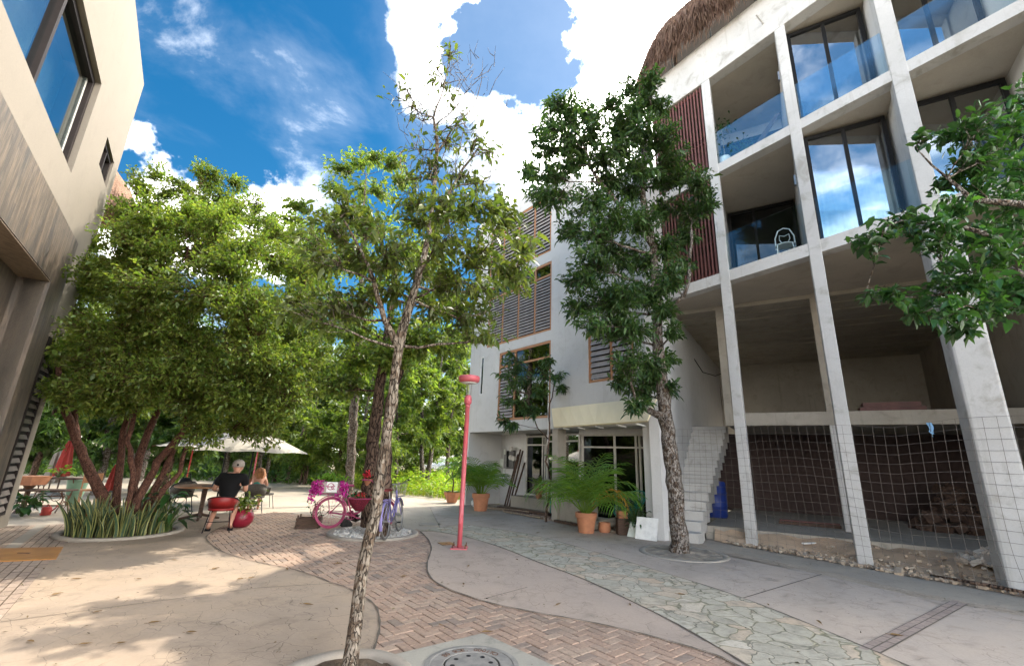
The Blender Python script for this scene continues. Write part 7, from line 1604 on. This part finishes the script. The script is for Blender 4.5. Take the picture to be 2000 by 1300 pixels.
# thatched eave of a hut behind the cream building
q = P(226, 366, 11.6); t = thing('thatched_hut', (q.x, q.y, 0), 'ragged thatched eave of a hut showing past the cream building corner', 'hut'); mb = MB(); mb.lathe([(1.15, q.z-.55), (1.05, q.z-.2), (.75, q.z+.4), (.3, q.z+.95), (0, q.z+1.2)], 22, (-1.0, .5, 0)); part(mb, 'thatch_shell', 'thatch', t)
def hfn(): a = tr.uniform(0, 6.28); u = tr.random(); rr_ = 1.22-.5*u; return Vector((-1.0+rr_*math.cos(a), .5+rr_*math.sin(a), q.z-.5+.9*u)), Vector((math.cos(a)*.5, math.sin(a)*.5, -1))
mb = MB(); straw(mb, 1500, hfn, (.25, .5), .012); o = part(mb, 'thatch_fringe', bpy.data.materials['thatch_straw'], t); o['kind'] = 'stuff'
mb = MB(); mb.tube([(-1.0, .5, 0), (-1.0, .5, q.z)], .12, 8); part(mb, 'post', 'dark_wood', t)
# far side: dark wall, cars, posts
t = thing('boundary_wall', P(470, 905, 31), 'long dark grey wall behind the umbrellas at the far side of the clearing', 'wall'); t.location.z = 0; a, b = P(300, 900, 28), P(640, 900, 33); e = (b-a); e.z = 0; e.normalize(); n_ = Vector((-e.y, e.x, 0))*.12; a.z = b.z = 0; up2 = Vector((0, 0, 2.1))
mb = MB(); mb.hexa([a-n_, b-n_, b+n_, a+n_, a-n_+up2, b-n_+up2, b+n_+up2, a+n_+up2]); mb.build('panel', concrete('dark_grey_render', (.075, .075, .075), (.06, .06, .06), (.04, .04, .04), 0, .5), t)
mb = MB(); z3 = Vector((0, 0, 2.10)); mb.hexa([p_+z3+Vector((0, 0, q_)) for q_ in (.0, .07) for p_ in (a-n_*1.4, b-n_*1.4, b+n_*1.4, a+n_*1.4)]); mb.build('coping', M['concrete_dark'], t)
t = thing('bollard', Gv(526, 934), 'short faded pink post in front of the dark far wall', 'bollard'); mb = MB(); mb.lathe([(.10, 0), (.10, .62), (.08, .66), (0, .67)], 14); part(mb, 'post', mat('faded_pink', (.42, .24, .20), None, 6), t)
t = thing('bollard', Gv(776, 962), 'short grey concrete post by the weeds right of the violet bicycle', 'bollard'); mb = MB(); mb.lathe([(.11, 0), (.10, .42), (.09, .44), (0, .44)], 12); part(mb, 'post', 'kerb', t)
t = thing('marker_post', Gv(731, 975), 'black and white banded post seen between the twin trunks', 'post'); mb = MB(); mb.tube([(0, 0, 0), (0, 0, 1.0)], .07, 10); part(mb, 'post', 'black_metal', t)
for k in range(4): mb = MB(); mb.lathe([(.074, .38+.15*k), (.074, .46+.15*k)], 12); part(mb, 'band', 'white_paint', t)
M['car_white'] = plain('white_car_paint', (.75, .75, .75), .3)
def car(loc, rz, label, van=0):
    t = thing('parked_car', loc, label, 'car', 'cars parked beyond the field', rz); z = [.35, .55, .85, .95, 1.45+.25*van, 1.5+.3*van]
    sec = [(-2.1, .45, .80), (-2.05, .35, .95), (-1.7, .32, 1.0), (-1.25 if not van else -1.9, .32, 1.0), (1.0, .32, .98), (1.9, .33, .82), (2.1, .42, .66)]
    mb = MB(); vs = []
    for x, z0, z1 in sec: vs += [(x, -.82, z0), (x, -.86, (z0+z1)/2), (x, -.76, z1), (x, .76, z1), (x, .86, (z0+z1)/2), (x, .82, z0)]
    n = len(sec); mb.add(vs, [(i*6+j, (i+1)*6+j, (i+1)*6+(j+1) % 6, i*6+(j+1) % 6) for i in range(n-1) for j in range(6)]+[(5, 4, 3, 2, 1, 0), tuple((n-1)*6+j for j in range(6))]); part(mb, 'body', 'car_white', t, bevel=.03)
    r0, r1 = (-1.9, .85) if van else (-1.55, .75); h = 1.75 if van else 1.45
    mb = MB(); mb.hexa([Vector(p) for p in ((r0, -.74, .985), (r1+.25, -.74, .985), (r1+.25, .74, .985), (r0, .74, .985), (r0+.25, -.6, h-.04), (r1-.45, -.6, h-.04), (r1-.45, .6, h-.04), (r0+.25, .6, h-.04))]); part(mb, 'window', 'glass_L', t)
    mb = MB(); mb.box(r0+.24, r1-.44, -.62, .62, h-.04, h+.03); part(mb, 'roof', 'car_white', t, bevel=.02)
    for x in (-1.3, 1.3):
        for y in (-.78, .78): mb = MB(); mb.tube([(x, y-.1, .32), (x, y+.1, .32)], .32, 18); w = part(mb, 'wheel', 'black_metal', t); mb = MB(); mb.tube([(x, y-.105, .32), (x, y+.105, .32)], .19, 14); part(mb, 'rim', 'steel', w)
    for y in (-.6, .6): mb = MB(); mb.obox((2.06, y, .68), (.03, .14, .07)); part(mb, 'headlight', 'alu', t)
for px, y, rz, lab, van in ((852, 52, -1.2, 'white van parked farthest left beyond the sunlit weeds', 1), (878, 54, -1.1, 'white car parked beside the white van beyond the weeds', 0), (897, 50, -1.0, 'white car nearest the red lamp post beyond the weeds', 0)):
    q = P(px, 900, y); car(Vector((q.x, q.y, -.05)), rz, lab, van)
